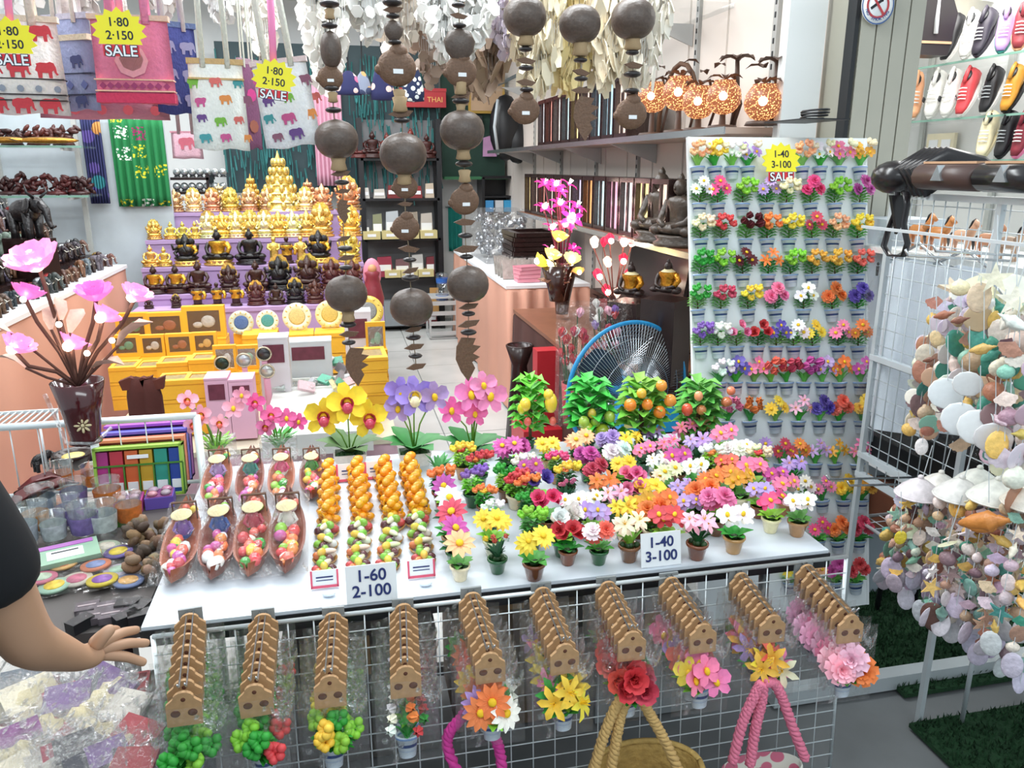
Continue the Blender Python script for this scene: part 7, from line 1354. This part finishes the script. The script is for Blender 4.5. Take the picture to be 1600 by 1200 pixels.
# ---- shells
def s_scallop(b):
    n = 12; vs = [(0, 0, .5)]
    for r_ in (.5, 1.0):
        for k in range(n+1): a = R(-155+130*k/n); q = 1 if k % 2 else .93; vs.append((r_*q*math.cos(a)*.95, -.28*math.sin(r_*1.8)*(1-.5*abs(k/n*2-1))-.03*(k % 2), .5+r_*q*math.sin(a)*1.15))
    b.add(vs, [(0, 1+k, 2+k) for k in range(n)]+[(1+k, 14+k, 15+k, 2+k) for k in range(n)], 0, True)
def s_disc(b): b.ell((0, 0, 0), (.72, .12, 1), 14, 8)
def s_conch(b): b.lathe([(.001, 1.1), (.12, .8), (.10, .75), (.25, .5), (.22, .45), (.46, .15), (.42, .05), (.34, -.4), (.12, -.9), (.001, -1)], 10); b.ell((.18, -.12, -.1), (.25, .22, .5), 8, 6)
def s_cockle(b): b.ell((0, 0, 0), (.8, .5, .7), 12, 8); b.ell((0, .1, .55), (.25, .3, .25), 8, 5)
def s_star(b): b.prism([((1 if k % 2 == 0 else .38)*math.cos(pi/2+k*pi/5), (1 if k % 2 == 0 else .38)*math.sin(pi/2+k*pi/5)) for k in range(10)], .22)
def s_capiz(b): b.ell((0, 0, 0), (1, .06, .97), 16, 6)
milk = mat('milky_capiz', None, .3, var=.06, scale=4)
SH = {k: K(k, f, milk if k == 'capiz_disc' else shellm) for k, f in (('scallop_shell', s_scallop), ('oval_shell', s_disc), ('conch_shell', s_conch), ('cockle_shell', s_cockle), ('starfish', s_star), ('capiz_disc', s_capiz))}
KDOME = K('dome_shell', lambda b: (b.lathe([(.001, .62), (.12, .60), (.45, .42), (.78, .15), (1, -.12), (1.04, -.22), (.98, -.2), (.7, .1), (.2, .5)], 18), b.ell((0, 0, .66), (.14, .14, .12), 8, 5), b.tube([(1.02*math.cos(a), 1.02*math.sin(a), -.2) for a in [x*pi/9 for x in range(19)]], .045, 5)), shellm)
scols = ['#efe8dc', '#e6d8c8', '#cfae90', '#a8705a', '#dcd0dc', '#c9b0bc', '#8fc0a8', '#4f9a88', '#e8c068', '#f2ede4', '#b8907a', '#f0e0d0', '#8a6a70']
stringm = mat('nylon_string', S('#c8cdd0'), .4)
def chime(px, pyt, pyb, X, lab, cap, ncols, dens, end=True, wr=.05, sizes=(.016, .026), types=None):
    a = PX(px, pyt, X); zt_ = a.z; zb_ = PX(px, pyb, X).z; t = thing('shell_chime', lab, 'wind chime', (X, a.y, zt_))
    hgt_ = zt_-zb_
    if cap == 'dome': put('dome', KDOME, t, sc=wr*1.15, col=jit(S('#e3e0d8'), .08))
    else: put('cap', SH[cap], t, (0, 0, .0), (rnd(.5, 1.2), 0, rnd(0, 3)), wr*.9, col=jit(S('#e8dcc4')))
    mk('hanging_cord', lambda b: b.tube([(0, 0, 0), (.02*(-1 if px % 2 else 1), 0, .12)], .0015, 4), stringm, parent=t)
    for c in range(ncols):
        an = 2*pi*c/ncols+rnd(-.3, .3); x, y = wr*.9*math.cos(an), wr*.9*math.sin(an); L_ = hgt_*rnd(.72, 1.0)
        put('string', K('unit_string', lambda b: b.tube([(0, 0, 0), (0, 0, -1)], .0011, 4), stringm), t, (x, y, 0), sc=(1, 1, L_))
        n = int(L_/dens)
        for k in range(n):
            z = -L_*(k+.8)/n; ty = random.choice(types or ['scallop_shell', 'oval_shell', 'conch_shell', 'cockle_shell', 'cockle_shell', 'starfish', 'scallop_shell']); s_ = rnd(*sizes)
            last = k == n-1 and end
            if last: ty, s_ = 'oval_shell', .030
            put(ty, SH[ty], t, (x+rnd(-.006, .006), y+rnd(-.006, .006), z), (rnd(-.4, .4), rnd(-.5, .5) if not last else rnd(-.15, .15), rnd(-.8, .8)-.5) if ty not in ('conch_shell',) else (rnd(-1.6, 1.6), rnd(-1, 1), rnd(0, 3)), s_*(1.15 if ty == 'conch_shell' else 1), col=jit(S('#cfc6d2') if last else S(random.choice(scols)), .1))
for i, (px, pyt, pyb, X) in enumerate([(1436, 766, 935, 1.42), (1468, 758, 950, 1.50), (1500, 768, 1000, 1.40), (1528, 752, 1010, 1.50), (1556, 772, 1050, 1.40), (1580, 762, 1075, 1.46), (1612, 780, 1115, 1.40)]):
    chime(px, pyt, pyb, X, 'white dome-topped shell chime in the lower row, %s from the left' % ORD[i], 'dome', 7, .036, wr=.048)
for i, (px, pyt, pyb, X) in enumerate([(1405, 800, 935, 1.46), (1420, 830, 945, 1.40), (1480, 850, 1000, 1.34)]):
    chime(px, pyt, pyb, X, 'thin shell chime without dome hanging low at the left, %s of three' % ORD[i], 'capiz_disc', 4, .034, wr=.026)
for i, (px, pyt, pyb, X) in enumerate([(1492, 452, 720, 1.50), (1528, 440, 690, 1.46), (1560, 470, 740, 1.42), (1590, 450, 760, 1.44), (1470, 520, 700, 1.54), (1618, 470, 800, 1.36)]):
    chime(px, pyt, pyb, X, 'brown and cream mixed shell chime in the upper row, %s from its start' % ORD[i], ['starfish', 'capiz_disc'][i % 2], 6, .046, end=False, wr=.045, sizes=(.020, .034), types=['scallop_shell', 'capiz_disc', 'conch_shell', 'cockle_shell', 'oval_shell', 'scallop_shell'])
for i, (px, py, r_, c, ty) in enumerate([(1478, 615, 26, '#e6eaec', 'capiz_disc'), (1500, 655, 28, '#e9ecee', 'capiz_disc'), (1528, 668, 30, '#eceeee', 'capiz_disc'), (1512, 600, 22, '#eef0f0', 'capiz_disc'), (1552, 685, 28, '#e9e8ea', 'capiz_disc'), (1566, 712, 30, '#cfc2cc', 'scallop_shell'), (1577, 652, 20, '#b08a9a', 'cockle_shell'), (1500, 450, 18, '#ece0b8', 'cockle_shell'), (1555, 435, 26, '#eae4cc', 'starfish'), (1585, 470, 28, '#e8e2d2', 'starfish'), (1475, 492, 16, '#a86a50', 'conch_shell'), (1530, 465, 24, '#e0c8ac', 'oval_shell'), (1500, 500, 14, '#8a5a4a', 'conch_shell'), (1452, 562, 10, '#7a4a38', 'conch_shell'), (1462, 528, 12, '#e6c898', 'oval_shell'), (1540, 815, 40, '#c9803c', 'conch_shell'), (1460, 965, 28, '#6a4a42', 'oval_shell'), (1407, 840, 12, '#e0c840', 'oval_shell'), (1535, 545, 20, '#dcb46a', 'conch_shell'), (1590, 560, 22, '#e6ded2', 'scallop_shell')]):
    p = PX(px, py, 1.33); t = thing('large_shell', 'large %s hanging at the front of the shell display, number %s from the top left' % ({'capiz_disc': 'milky round disc', 'scallop_shell': 'fan shell', 'cockle_shell': 'rounded shell', 'starfish': 'cream starfish', 'conch_shell': 'brown spiral shell', 'oval_shell': 'oval shell'}[ty], ORD[i]), 'shell', p)
    t['label'] = {'#cfc2cc': 'large pale lilac fan shell with dark centre', '#b08a9a': 'dusty purple rounded shell at the right edge', '#ece0b8': 'cream speckled turtle-like shell at the top left of the shells', '#c9803c': 'big orange-brown spiral shell below the domes', '#6a4a42': 'dark brown oval shell hanging low in the display', '#e0c840': 'yellow oval shell at the lower left of the display', '#dcb46a': 'golden spiral shell in the upper row', '#a86a50': 'reddish spiral shell at the upper left', '#7a4a38': 'small dark spiral shell pointing left'}.get(c, 'large %s hanging in the shell display, %s of the big ones from the top' % ({'capiz_disc': 'milky disc', 'scallop_shell': 'fan shell', 'cockle_shell': 'rounded shell', 'starfish': 'cream starfish', 'conch_shell': 'spiral shell', 'oval_shell': 'oval shell'}[ty], ORD[i]))
    s_ = mpp(p)*r_; put('shell', SH[ty], t, rot=(rnd(-.2, .2), (1.2 if ty == 'conch_shell' else rnd(-.3, .3)), R(-45)), sc=s_, col=S(c)); mk('cord', lambda b: b.tube([(0, 0, s_*.8), (.0, .02, s_*.8+.10)], .0012, 4), stringm, parent=t)
# ================================================================ LEFT TABLE
LZ = .70
t = thing('side_table', 'low table at the left crowded with glasses, soaps and packets', 'table', (-.83, 1.985, 0)); mk('tabletop', lambda b: b.box((0, 0, LZ-.012), (.74, .73, .024)), mat('dark_tabletop', S('#4b4644'), .5), parent=t)
for x in (-.33, .33):
    for y in (-.34, .34): mk('leg', lambda b: b.box((x, y, (LZ-.024)/2), (.04, .04, LZ-.024)), blackm, parent=t)
# rail behind
a, c_ = PZ(-30, 670, .93), PZ(306, 650, .93)
t = thing('wire_barrier', 'white wire barrier behind the left table', 'grid', ((a.x+c_.x)/2, a.y, 0)); W = c_.x-a.x
mk('top_rail', lambda b: b.tube([(-W/2, 0, .93), (W/2, 0, .93)], .011, 8), metalm, parent=t); mk('rail', lambda b: b.tube([(-W/2, 0, .72), (W/2, 0, .72)], .006, 6), metalm, parent=t)
for k in range(9): mk('wire', lambda b: b.tube([(-W/2+W*k/8, 0, .93), (-W/2+W*k/8, 0, .72)], .002, 5), metalm, parent=t)
for x in (-W/2, 0, W/2): mk('post', lambda b: b.tube([(x, 0, 0), (x, 0, .93)], .012, 8), metalm, parent=t)
mk('lamp_plinth', lambda b: (b.box((0, 0, .35), (.2, .16, .70))), MATS['dark_tabletop'], loc=(PY(135, 690, 2.30).x, 2.34, 0), label='dark plinth under the pink lotus lamp', cat='stand') if False else None
# soap gift boxes
p = PZ(228, 778, LZ); m = mpp(p)
gb = [('#9ac24a', '#3f7a2a', 'lime green'), ('#ee8a6a', '#b84a3a', 'coral'), ('#5a5ac0', '#38389a', 'blue violet'), ('#a050b0', '#703080', 'purple')]
soapc = [S('#b8388a'), S('#c83a4a'), S('#d8683a'), S('#c8a030'), S('#2f9a88'), S('#2a4aa0')]
a = PZ(160, 772, LZ); b2_ = PZ(292, 768, LZ); W = b2_.x-a.x; H = .155
for i, (c1, c2, nm) in enumerate(gb):
    y = p.y+.02+.045*i; t = thing('soap_gift_box', '%s edged gift box of coloured soaps, %s from the front' % (nm, ORD[i]), 'box', ((a.x+b2_.x)/2, y, LZ), (R(-8), 0, 0)); cm = mat('gift_'+nm, S(c1), .5)
    mk('carton', lambda b: (b.box((0, .018, (H+.008*i)/2), (W, .012, H+.008*i)), b.box((0, 0, H-.004+.008*i), (W, .042, .008)), b.box((0, 0, .004), (W, .042, .008)), b.box((-W/2+.004, 0, H/2), (.008, .042, H)), b.box((W/2-.004, 0, H/2), (.008, .042, H))), cm, parent=t)
    mk('rail', lambda b: b.box((0, -.019, H*.64), (W, .004, .005)), mat('gift_dark_'+nm, S(c2), .5), parent=t)
    for k in range(6):
        x = -W/2+W*(k+.5)/6
        o = put('soap_bar', K('soap_bar', lambda b: b.box((0, 0, 0), (W/6*.86, .026, H*.86)), paint), t, (x, 0, H*.48), col=soapc[k])
        if i == 0: put('label_band', K('soap_label', lambda b: b.box((0, -.014, 0), (W/6*.7, .003, H*.17)), whitep), t, (x, 0, H*.22)); put('divider', K('soap_div', lambda b: b.box((0, -.019, 0), (.004, .004, H*.62)), MATS['gift_dark_lime green']), t, (x+W/12, 0, H*.32))
    if i == 0: mk('tag', lambda b: b.box((0, -.021, H*.80), (W*.24, .002, .011)), whitep, parent=t)
for i, (px, py, c, nm) in enumerate([(203, 795, '#cf4f9c', 'pink'), (252, 788, '#6f58b8', 'violet')]):
    p = PZ(px, py, LZ); t = thing('soap_tray', '%s box of round soaps lying before the gift boxes' % nm, 'box', (p.x, p.y, LZ), (0, 0, .1)); cm = mat('tray_'+nm, S(c), .5)
    mk('tray', lambda b: (b.box((0, 0, .018), (.076, .07, .034)), b.box((0, 0, .036), (.07, .064, .002), m=1)), [cm, mat('tray_in_'+nm, S('#8a4a80'), .6)], parent=t)
    for k in range(4): put('soap', KFR, t, (-.018+.036*(k % 2), -.016+.032*(k//2), .042), sc=(.015, .014, .009), col=jit(S('#b890a0'), .2))
mk('green_box', lambda b: (b.box((0, 0, .015), (.06, .05, .03)), b.box((0, 0, .031), (.05, .04, .002), m=1)), [mat('leaf_box', S('#5f9a3a'), .5), mat('leaf_box_lid', S('#7fb84a'), .5)], loc=(PZ(188, 818, LZ).x, PZ(188, 818, LZ).y, LZ), label='small green box below the pink soap box', cat='box')
# tumblers
KTB = K('tumbler', lambda b: b.lathe([(.001, 0), (.026, 0), (.032, .085), (.034, .09), (.030, .088), (.024, .006), (.001, .006)], 16), glassm)
KTP = K('tumbler_print', lambda b: b.lathe([(.0285, .02), (.0325, .062)], 16), mat('tumbler_decor', None, .4, var=.7, scale=60))
for i, (px, py) in enumerate([(100, 772), (148, 768), (120, 800), (172, 800), (70, 812), (40, 858), (88, 850), (135, 842), (60, 835), (165, 838), (20, 835), (110, 826), (205, 822)]):
    p = PZ(px, py, LZ); t = thing('glass_tumbler', 'souvenir glass tumbler with coloured print, %s counted from the back' % ORD[i], 'glass', (p.x, p.y, LZ), (0, 0, rnd(0, 6)), rnd(.95, 1.15), 'glass tumblers on the left table')
    put('glass', KTB, t); put('print', KTP, t, col=random.choice([S('#7a6aa0'), S('#c88a4a'), S('#8a98a8'), S('#b8c0c0'), S('#d87a3a'), S('#a8b0b8')]))
# figurines and dish, wooden bowls
p = PZ(118, 735, LZ); t = thing('yellow_centred_bowl', 'small black bowl with yellow inside at the back of the left table', 'bowl', (p.x, p.y, LZ+.05)); mk('bowl', lambda b: b.lathe([(.02, -.045), (.03, -.04), (.055, .0), (.058, .012), (.05, .006), (.03, -.01), (.001, -.012)], 18), lacq, parent=t); mk('filling', lambda b: b.ell((0, 0, .001), (.036, .036, .004), 14, 5), mat('yellow_wax', S('#d9c070'), .4), parent=t)
for i, (px, py) in enumerate([(66, 735), (97, 730), (140, 718)]):
    p = PZ(px, py, LZ); t = thing('black_elephant_figurine', 'tiny black elephant figurine near the lotus vase, %s from left' % ORD[i], 'figurine', (p.x, p.y, LZ), (0, 0, rnd(-2, 2)), .075); q = put('body', KEL, t); q.color = S('#151214')
    for s_ in (-1, 1): put('tusk', CACHE['tusk%d' % s_], t)
for i, (px, py, a_, l) in enumerate([(10, 800, .9, .15), (50, 782, .7, .13), (30, 768, .5, .12)]):
    p = PZ(px, py, LZ+.05); t = thing('wooden_leaf_dish', 'dark red glossy wooden leaf dish, %s from the front at the left edge' % ORD[i], 'dish', p, (0, -.1, a_)); q = mk('dish', lambda b: b.petal(0, l, l*.42, .25, -.2, base=0, tip=.05, cup=.4), lacq, parent=t); q.data.materials[0] = mat('red_lacquer', S('#5c1f20'), .22, var=.4); q.modifiers.new('t', 'SOLIDIFY').thickness = .006
    mk('foot', lambda b: b.lathe([(.02, -.05), (.015, 0)], 10), lacq, parent=t)
p = PZ(20, 705, .78); t = thing('grey_wire_tray', 'grey wire display tray on legs at the far left edge', 'tray', (p.x, p.y+.05, .70)); mk('mesh_top', lambda b: [b.box((-.1+.02*k, 0, .17), (.006, .16, .004)) for k in range(11)], MATS['rack_post_grey'], parent=t, kind='stuff'); mk('frame', lambda b: (b.box((0, -.08, .17), (.21, .008, .01)), b.box((0, .08, .17), (.21, .008, .01))), metalm, parent=t)
for x in (-.1, .1): mk('leg', lambda b: (b.tube([(x, -.08, 0), (x, -.08, .17)], .004, 5), b.tube([(x, .08, 0), (x, .08, .17)], .004, 5)), metalm, parent=t)
# brown beads heap, coasters, wallets, packets
for i in range(46):
    px, py = 232+rnd(-32, 28), 850+rnd(-36, 46); p = PZ(px, py, LZ+.03); t = thing('carved_bead_ornament', 'small brown carved bead ornament in the heap left of the vendor boats', 'ornament', (min(p.x, -.475), p.y, LZ+rnd(.012, .05)), (rnd(0, 3), rnd(0, 3), 0), .02, 'heap of brown ornaments')
    put('bead', K('bead', lambda b: b.ell((0, 0, 0), (1, .7, .6), 8, 5), carved), t, col=jit(random.choice([S('#6a5038'), S('#8a6a48'), S('#4a3a2c'), S('#9a8060')])))
cc_ = ['#8a58a8', '#d8a868', '#e0c040', '#a8b8a0', '#6a5a98', '#c87858', '#b8b0c0', '#c8c0b0', '#d0b838', '#7a88b0', '#a0c0a8', '#c06880']
pos = [(60, 885), (100, 880), (135, 868), (165, 852), (185, 862), (150, 885), (185, 888), (120, 905), (160, 908), (200, 905), (85, 915), (65, 905)]
for i, (px, py) in enumerate(pos):
    p = PZ(px, py, LZ+.014); t = thing('wrapped_coaster', 'round wrapped coaster in muted colours, %s of the left table pile' % ORD[i], 'coaster', (p.x, p.y, LZ+.006+.004*(i % 3)), (rnd(-.08, .08), rnd(-.08, .08), rnd(0, 3)), 1, 'wrapped coasters')
    q = put('coaster', K('coaster', lambda b: b.tube([(0, 0, 0), (0, 0, .006)], .034, 20), paint), t, col=S(cc_[i])); q = put('inner_print', K('coaster_in', lambda b: b.tube([(0, 0, .006), (0, 0, .0075)], .022, 16), mat('coaster_print', None, .5, var=.6, scale=70)), t, col=S(cc_[(i+4) % 12])); put('wrap', K('coaster_wrap', lambda b: b.box((0, 0, .006), (.088, .088, .012)), film2), t)
p = PZ(95, 868, LZ+.02); t = thing('striped_packet', 'purple and green packet with a white printed label on the left table', 'packet', (p.x, p.y, LZ+.022), (0, 0, .35)); mk('pouch', lambda b: b.box((0, 0, 0), (.17, .11, .012)), mat('packet_green', S('#8fb098'), .4, var=.3), parent=t)
mk('stripe', lambda b: (b.box((.0, .04, .0065), (.15, .022, .002)), b.box((-.07, -.01, .0065), (.02, .08, .002))), mat('packet_purple', S('#a868b0'), .4), parent=t); mk('label_band', lambda b: b.box((.01, -.012, .0065), (.08, .05, .002)), whitep, parent=t); mk('print', lambda b: b.box((.01, .0, .0078), (.06, .006, .001)), blackm, parent=t)
for i in range(6):
    p = PZ(138+(i % 3)*30, 958+(i//3)*26, LZ); t = thing('dark_wallet', 'dark grey embroidered wallet in plastic, %s of six beside the table corner' % ORD[i], 'wallet', (p.x, max(1.66, p.y), LZ+.004), (0, 0, .15), 1.3, 'dark wallets on the left table')
    put('body', K('wallet', lambda b: b.box((0, 0, .006), (.036, .030, .012)), mat('wallet_cloth', S('#5a5056'), .6, var=.5, scale=60)), t); put('film', K('wallet_film', lambda b: b.box((0, 0, .008), (.041, .034, .016)), film2), t); put('stitch', K('wallet_st', lambda b: b.box((0, 0, .0125), (.028, .004, .001)), mat('stitch', S('#a8989c'), .6)), t)
# lower front tier with red trays and packets of keyrings
LZ2 = .60
t = thing('lower_shelf', 'lower front shelf at the bottom left with red trays', 'shelf', (-.70, 1.30, 0)); mk('board', lambda b: b.box((0, 0, LZ2-.01), (.54, .62, .02)), MATS['dark_tabletop'], parent=t); mk('skirt', lambda b: b.box((0, -.30, (LZ2-.02)/2), (.52, .01, LZ2-.02)), blackm, parent=t)
for x in (-.24, .24): mk('leg', lambda b: b.box((x, .12, (LZ2-.02)/2), (.04, .04, LZ2-.02)), blackm, parent=t)
redm = mat('red_velvet_tray', S('#9c1a22'), .6, var=.2)
for i, (px, py, w_, d_) in enumerate([(212, 1085, .13, .07), (40, 1090, .12, .06), (205, 1140, .12, .07), (60, 1180, .14, .07), (160, 1195, .14, .06)]):
    p = PZ(px, py, LZ2); t = thing('red_tray', 'red velvet tray on the lower left shelf, %s from the back' % ORD[i], 'tray', (max(-.89, min(-.50, p.x)), max(1.03, min(1.56, p.y)), LZ2+.001), (0, 0, .1)); mk('tray', lambda b: (b.box((0, 0, .006), (w_, d_, .012)), b.box((0, -d_/2, .012), (w_, .006, .024)), b.box((0, d_/2, .012), (w_, .006, .024)), b.box((w_/2, 0, .012), (.006, d_, .024)), b.box((-w_/2, 0, .012), (.006, d_, .024))), redm, parent=t); mk('lining', lambda b: b.box((0, 0, .0125), (w_*.9, d_*.85, .001)), MATS['red_velvet_tray'], parent=t)
KPAD = K('cream_card', lambda b: b.prism([(-.5, -.4), (.5, -.4), (.5, .3), (.25, .4), (.15, .62), (-.15, .62), (-.25, .4), (-.5, .3)], .16), mat('cream_wood', S('#d8c9a0'), .5, var=.3, scale=4))
for i, (px, py, a_, s_) in enumerate([(12, 1095, .3, .07), (62, 1095, .3, .085), (95, 1085, .5, .06), (155, 1100, .2, .07), (175, 1080, 0, .06), (30, 1145, .5, .07), (115, 1130, .3, .07), (150, 1150, .2, .065), (95, 1170, .4, .06), (200, 1165, 0, .055), (20, 1190, .2, .07), (130, 1190, .5, .06), (190, 1195, .3, .05), (70, 1140, 0, .06)]):
    p = PZ(px, py, LZ2+.05); t = thing('keyring_packet', 'clear packet holding a cream wooden keyring piece, %s of the lower left pile' % ORD[i], 'packet', (p.x, p.y, LZ2+.034+.006*(i % 3)), (R(-62), 0, a_), s_, 'keyring packets on the lower left shelf')
    put('keyring_piece', KPAD, t, rot=(0, rnd(-.5, .5), 0)) if i % 3 != 2 else put('keyring_piece', KPK, t, col=random.choice([S('#8a4a88'), S('#3a3a44'), S('#b0304a')]))
    put('film', KF[i % 4], t, (0, -.1, .8), sc=(1.5, 1.5, 1.7)); put('card_strip', K('card_strip', lambda b: b.box((0, .06, -.5), (.8, .03, .3)), mat('strip_colour', None, .5)), t, col=random.choice([S('#6a3a88'), S('#2f3a60'), S('#4a8a4a'), S('#a02838')]))
rg_ = random.Random(5)
for i in range(20):
    px, py = rg_.uniform(0, 225), rg_.uniform(1055, 1198); p = PZ(px, py, LZ2+.05); s_ = rg_.uniform(.05, .075)
    t = thing('flat_packet', 'glossy plastic packet in the lower left pile, %s from the back of the loose ones' % ORD[i], 'packet', (p.x, p.y, LZ2+.04+.004*(i % 4)), (R(-70), 0, rg_.uniform(-.8, .8)), s_, 'loose packets on the lower left shelf')
    put('pouch', KPK, t, sc=(1.3, .5, 1.6), col=random.choice([S('#2a2a30'), S('#8c1f28'), S('#c8c0b4'), S('#6a4a80'), S('#3c4a58'), S('#d8ccb0'), S('#9a2430')])); put('film', KF[i % 4], t, (0, -.1, .9), sc=(1.6, 1.8, 1.9))
# dark stuff between
for i, (px, py) in enumerate([(205, 980), (222, 1020), (190, 1030), (120, 1030), (225, 985)]):
    p = PZ(px, py, .66); t = thing('small_black_case', 'small black case in film beside the table corner, %s one' % ORD[i], 'case', (min(-.46, p.x), max(1.64, p.y), LZ+.001), (0, 0, .3*i), 1, 'small black cases'); mk('body', lambda b: b.box((0, 0, .012), (.05, .03, .024)), blackm, parent=t); mk('film', lambda b: b.box((0, 0, .014), (.056, .036, .028)), film2, parent=t)
# ================================================================ PERSON REACHING IN FROM THE LEFT
def skinned(name, pts, edges, rad, m_, parent, lvl=2):
    me = bpy.data.meshes.new(name); me.from_pydata([tuple(p) for p in pts], edges, []); me.materials.append(m_)
    o = bpy.data.objects.new(name, me); COL.objects.link(o); o.parent = parent
    sk = o.modifiers.new('skin', 'SKIN'); sk.use_smooth_shade = True
    for i, r_ in enumerate(rad): d = me.skin_vertices[0].data[i]; d.radius = r_ if isinstance(r_, tuple) else (r_, r_); d.use_root = (i == 0)
    s_ = o.modifiers.new('sub', 'SUBSURF'); s_.levels = lvl; s_.render_levels = lvl
    return o
skinm = mat('warm_skin', S('#b28a6e'), .5, var=.08, scale=12); shirt = mat('black_cotton', S('#0f1116'), .9, var=.2, bump=.1)
Wr = PY(134, 1030, 1.10); El = PY(40, 1006, 1.02); Sh = PY(-75, 765, .96); Pm = PY(160, 1012, 1.12)
root = thing('person', 'person in a black short-sleeved shirt reaching in from the left edge', 'person', (Sh.x-.18, Sh.y-.06, 0)); O = Vector(root.location)
pel = Vector((Sh.x-.20, Sh.y-.10, .95)); ch = Vector((Sh.x-.19, Sh.y-.06, 1.28)); nk = Vector((Sh.x-.19, Sh.y-.03, 1.46)); hdp = Vector((Sh.x-.19, Sh.y+.0, 1.56)); top_ = Vector((Sh.x-.19, Sh.y+.01, 1.68)); sh2 = Vector((Sh.x-.38, Sh.y-.08, Sh.z))
hipL, hipR = pel+Vector((-.10, 0, -.05)), pel+Vector((.10, 0, -.05))
P_ = [pel, ch, nk, hdp, top_, Sh, El, El.lerp(Wr, .35), Wr, Pm, sh2, sh2+Vector((-.08, .02, -.28)), sh2+Vector((-.06, .12, -.5)), hipL, hipL+Vector((0, .02, -.42)), hipL+Vector((0, 0, -.84)), hipR, hipR+Vector((0, .02, -.42)), hipR+Vector((0, 0, -.84))]
skinned('body', [p-O for p in P_], [(0, 1), (1, 2), (2, 3), (3, 4), (1, 5), (5, 6), (6, 7), (7, 8), (8, 9), (1, 10), (10, 11), (11, 12), (0, 13), (13, 14), (14, 15), (0, 16), (16, 17), (17, 18)],
        [(.13, .09), (.12, .08), .05, (.075, .09), .055, .047, .038, .030, (.020, .018), (.022, .013), .06, .045, .03, .09, .065, .045, .09, .065, .045], skinm, root)
# fingers
u = (Pm-Wr).normalized(); side = u.cross(FW*-1).normalized()
tips = [((-.018), .070, .008), (-.006, .082, .0085), (.007, .078, .0085), (.019, .062, .0075)]
dirs = [PY(x, y, Y_)-Pm for x, y, Y_ in ((212, 1012, 1.14), (208, 996, 1.15), (200, 986, 1.16), (188, 984, 1.17))]
dn = (PY(205, 1030, .89)-Pm).normalized(); off = [Vector((0, 0, -.012)), Vector((0, 0, -.003)), Vector((0, .002, .006)), Vector((-.004, .004, .014))]
for i, d_ in enumerate(dirs):
    L_ = (.060, .070, .067, .052)[i]; d_ = d_.normalized(); s0 = Pm+off[i]-d_*.02
    dz = Vector((0, 0, -.006)); skinned('finger', [s0-O, s0+d_*.028-O, s0+d_*(.02+L_*.55)+dz*.6-O, s0+d_*(.02+L_)+dz*2.6-O], [(0, 1), (1, 2), (2, 3)], [.0095, .0092, .0082, .0068], skinm, root)
th = PY(163, 984, 1.11); s0 = Wr.lerp(Pm, .5)+Vector((0, 0, .008)); skinned('thumb', [s0-O, s0.lerp(th, .6)+Vector((.006, 0, .004))-O, th+Vector((.012, .01, .0))-O], [(0, 1), (1, 2)], [.012, .0105, .0085], skinm, root)
skinned('shirt', [p-O for p in (pel, ch, Sh+Vector((-.02, 0, .0)), Sh.lerp(El, .40), Sh.lerp(El, .68), sh2, sh2+Vector((-.05, 0, -.2)), nk+Vector((0, -.01, -.045)))], [(0, 1), (1, 2), (2, 3), (3, 4), (1, 5), (5, 6), (1, 7)], [(.17, .13), (.20, .15), .085, .064, .060, .085, .060, .095], shirt, root)
skinned('trousers', [p-O for p in (pel, hipL, hipL+Vector((0, .02, -.42)), hipL+Vector((0, 0, -.80)), hipR, hipR+Vector((0, .02, -.42)), hipR+Vector((0, 0, -.80)))], [(0, 1), (1, 2), (2, 3), (0, 4), (4, 5), (5, 6)], [(.16, .12), .10, .078, .062, .10, .078, .062], mat('dark_denim', S('#20242e'), .9), root)
mk('hair', lambda b: (b.ell(hdp-O+Vector((0, -.015, .045)), (.088, .105, .10), 16, 12), b.ell(hdp-O+Vector((0, -.05, -.01)), (.078, .07, .08), 14, 9)), mat('black_hair', S('#14100f'), .5), parent=root)
mk('face', lambda b: (b.ell(hdp-O+Vector((-.032, .098, .01)), (.012, .006, .007), 8, 6), b.ell(hdp-O+Vector((.032, .098, .01)), (.012, .006, .007), 8, 6), b.ell(hdp-O+Vector((0, .108, -.02)), (.012, .018, .022), 8, 6, 1), b.ell(hdp-O+Vector((0, .095, -.055)), (.024, .01, .006), 8, 6, 2)), [blackm, skinm, mat('lip_tone', S('#8a4a40'), .5)], parent=root)
for s_ in (-1, 1): mk('shoe', lambda b: b.ell((hipL-O if s_ < 0 else hipR-O)+Vector((0, .05, -.84)), (.05, .13, .045), 12, 8), blackm, parent=root)
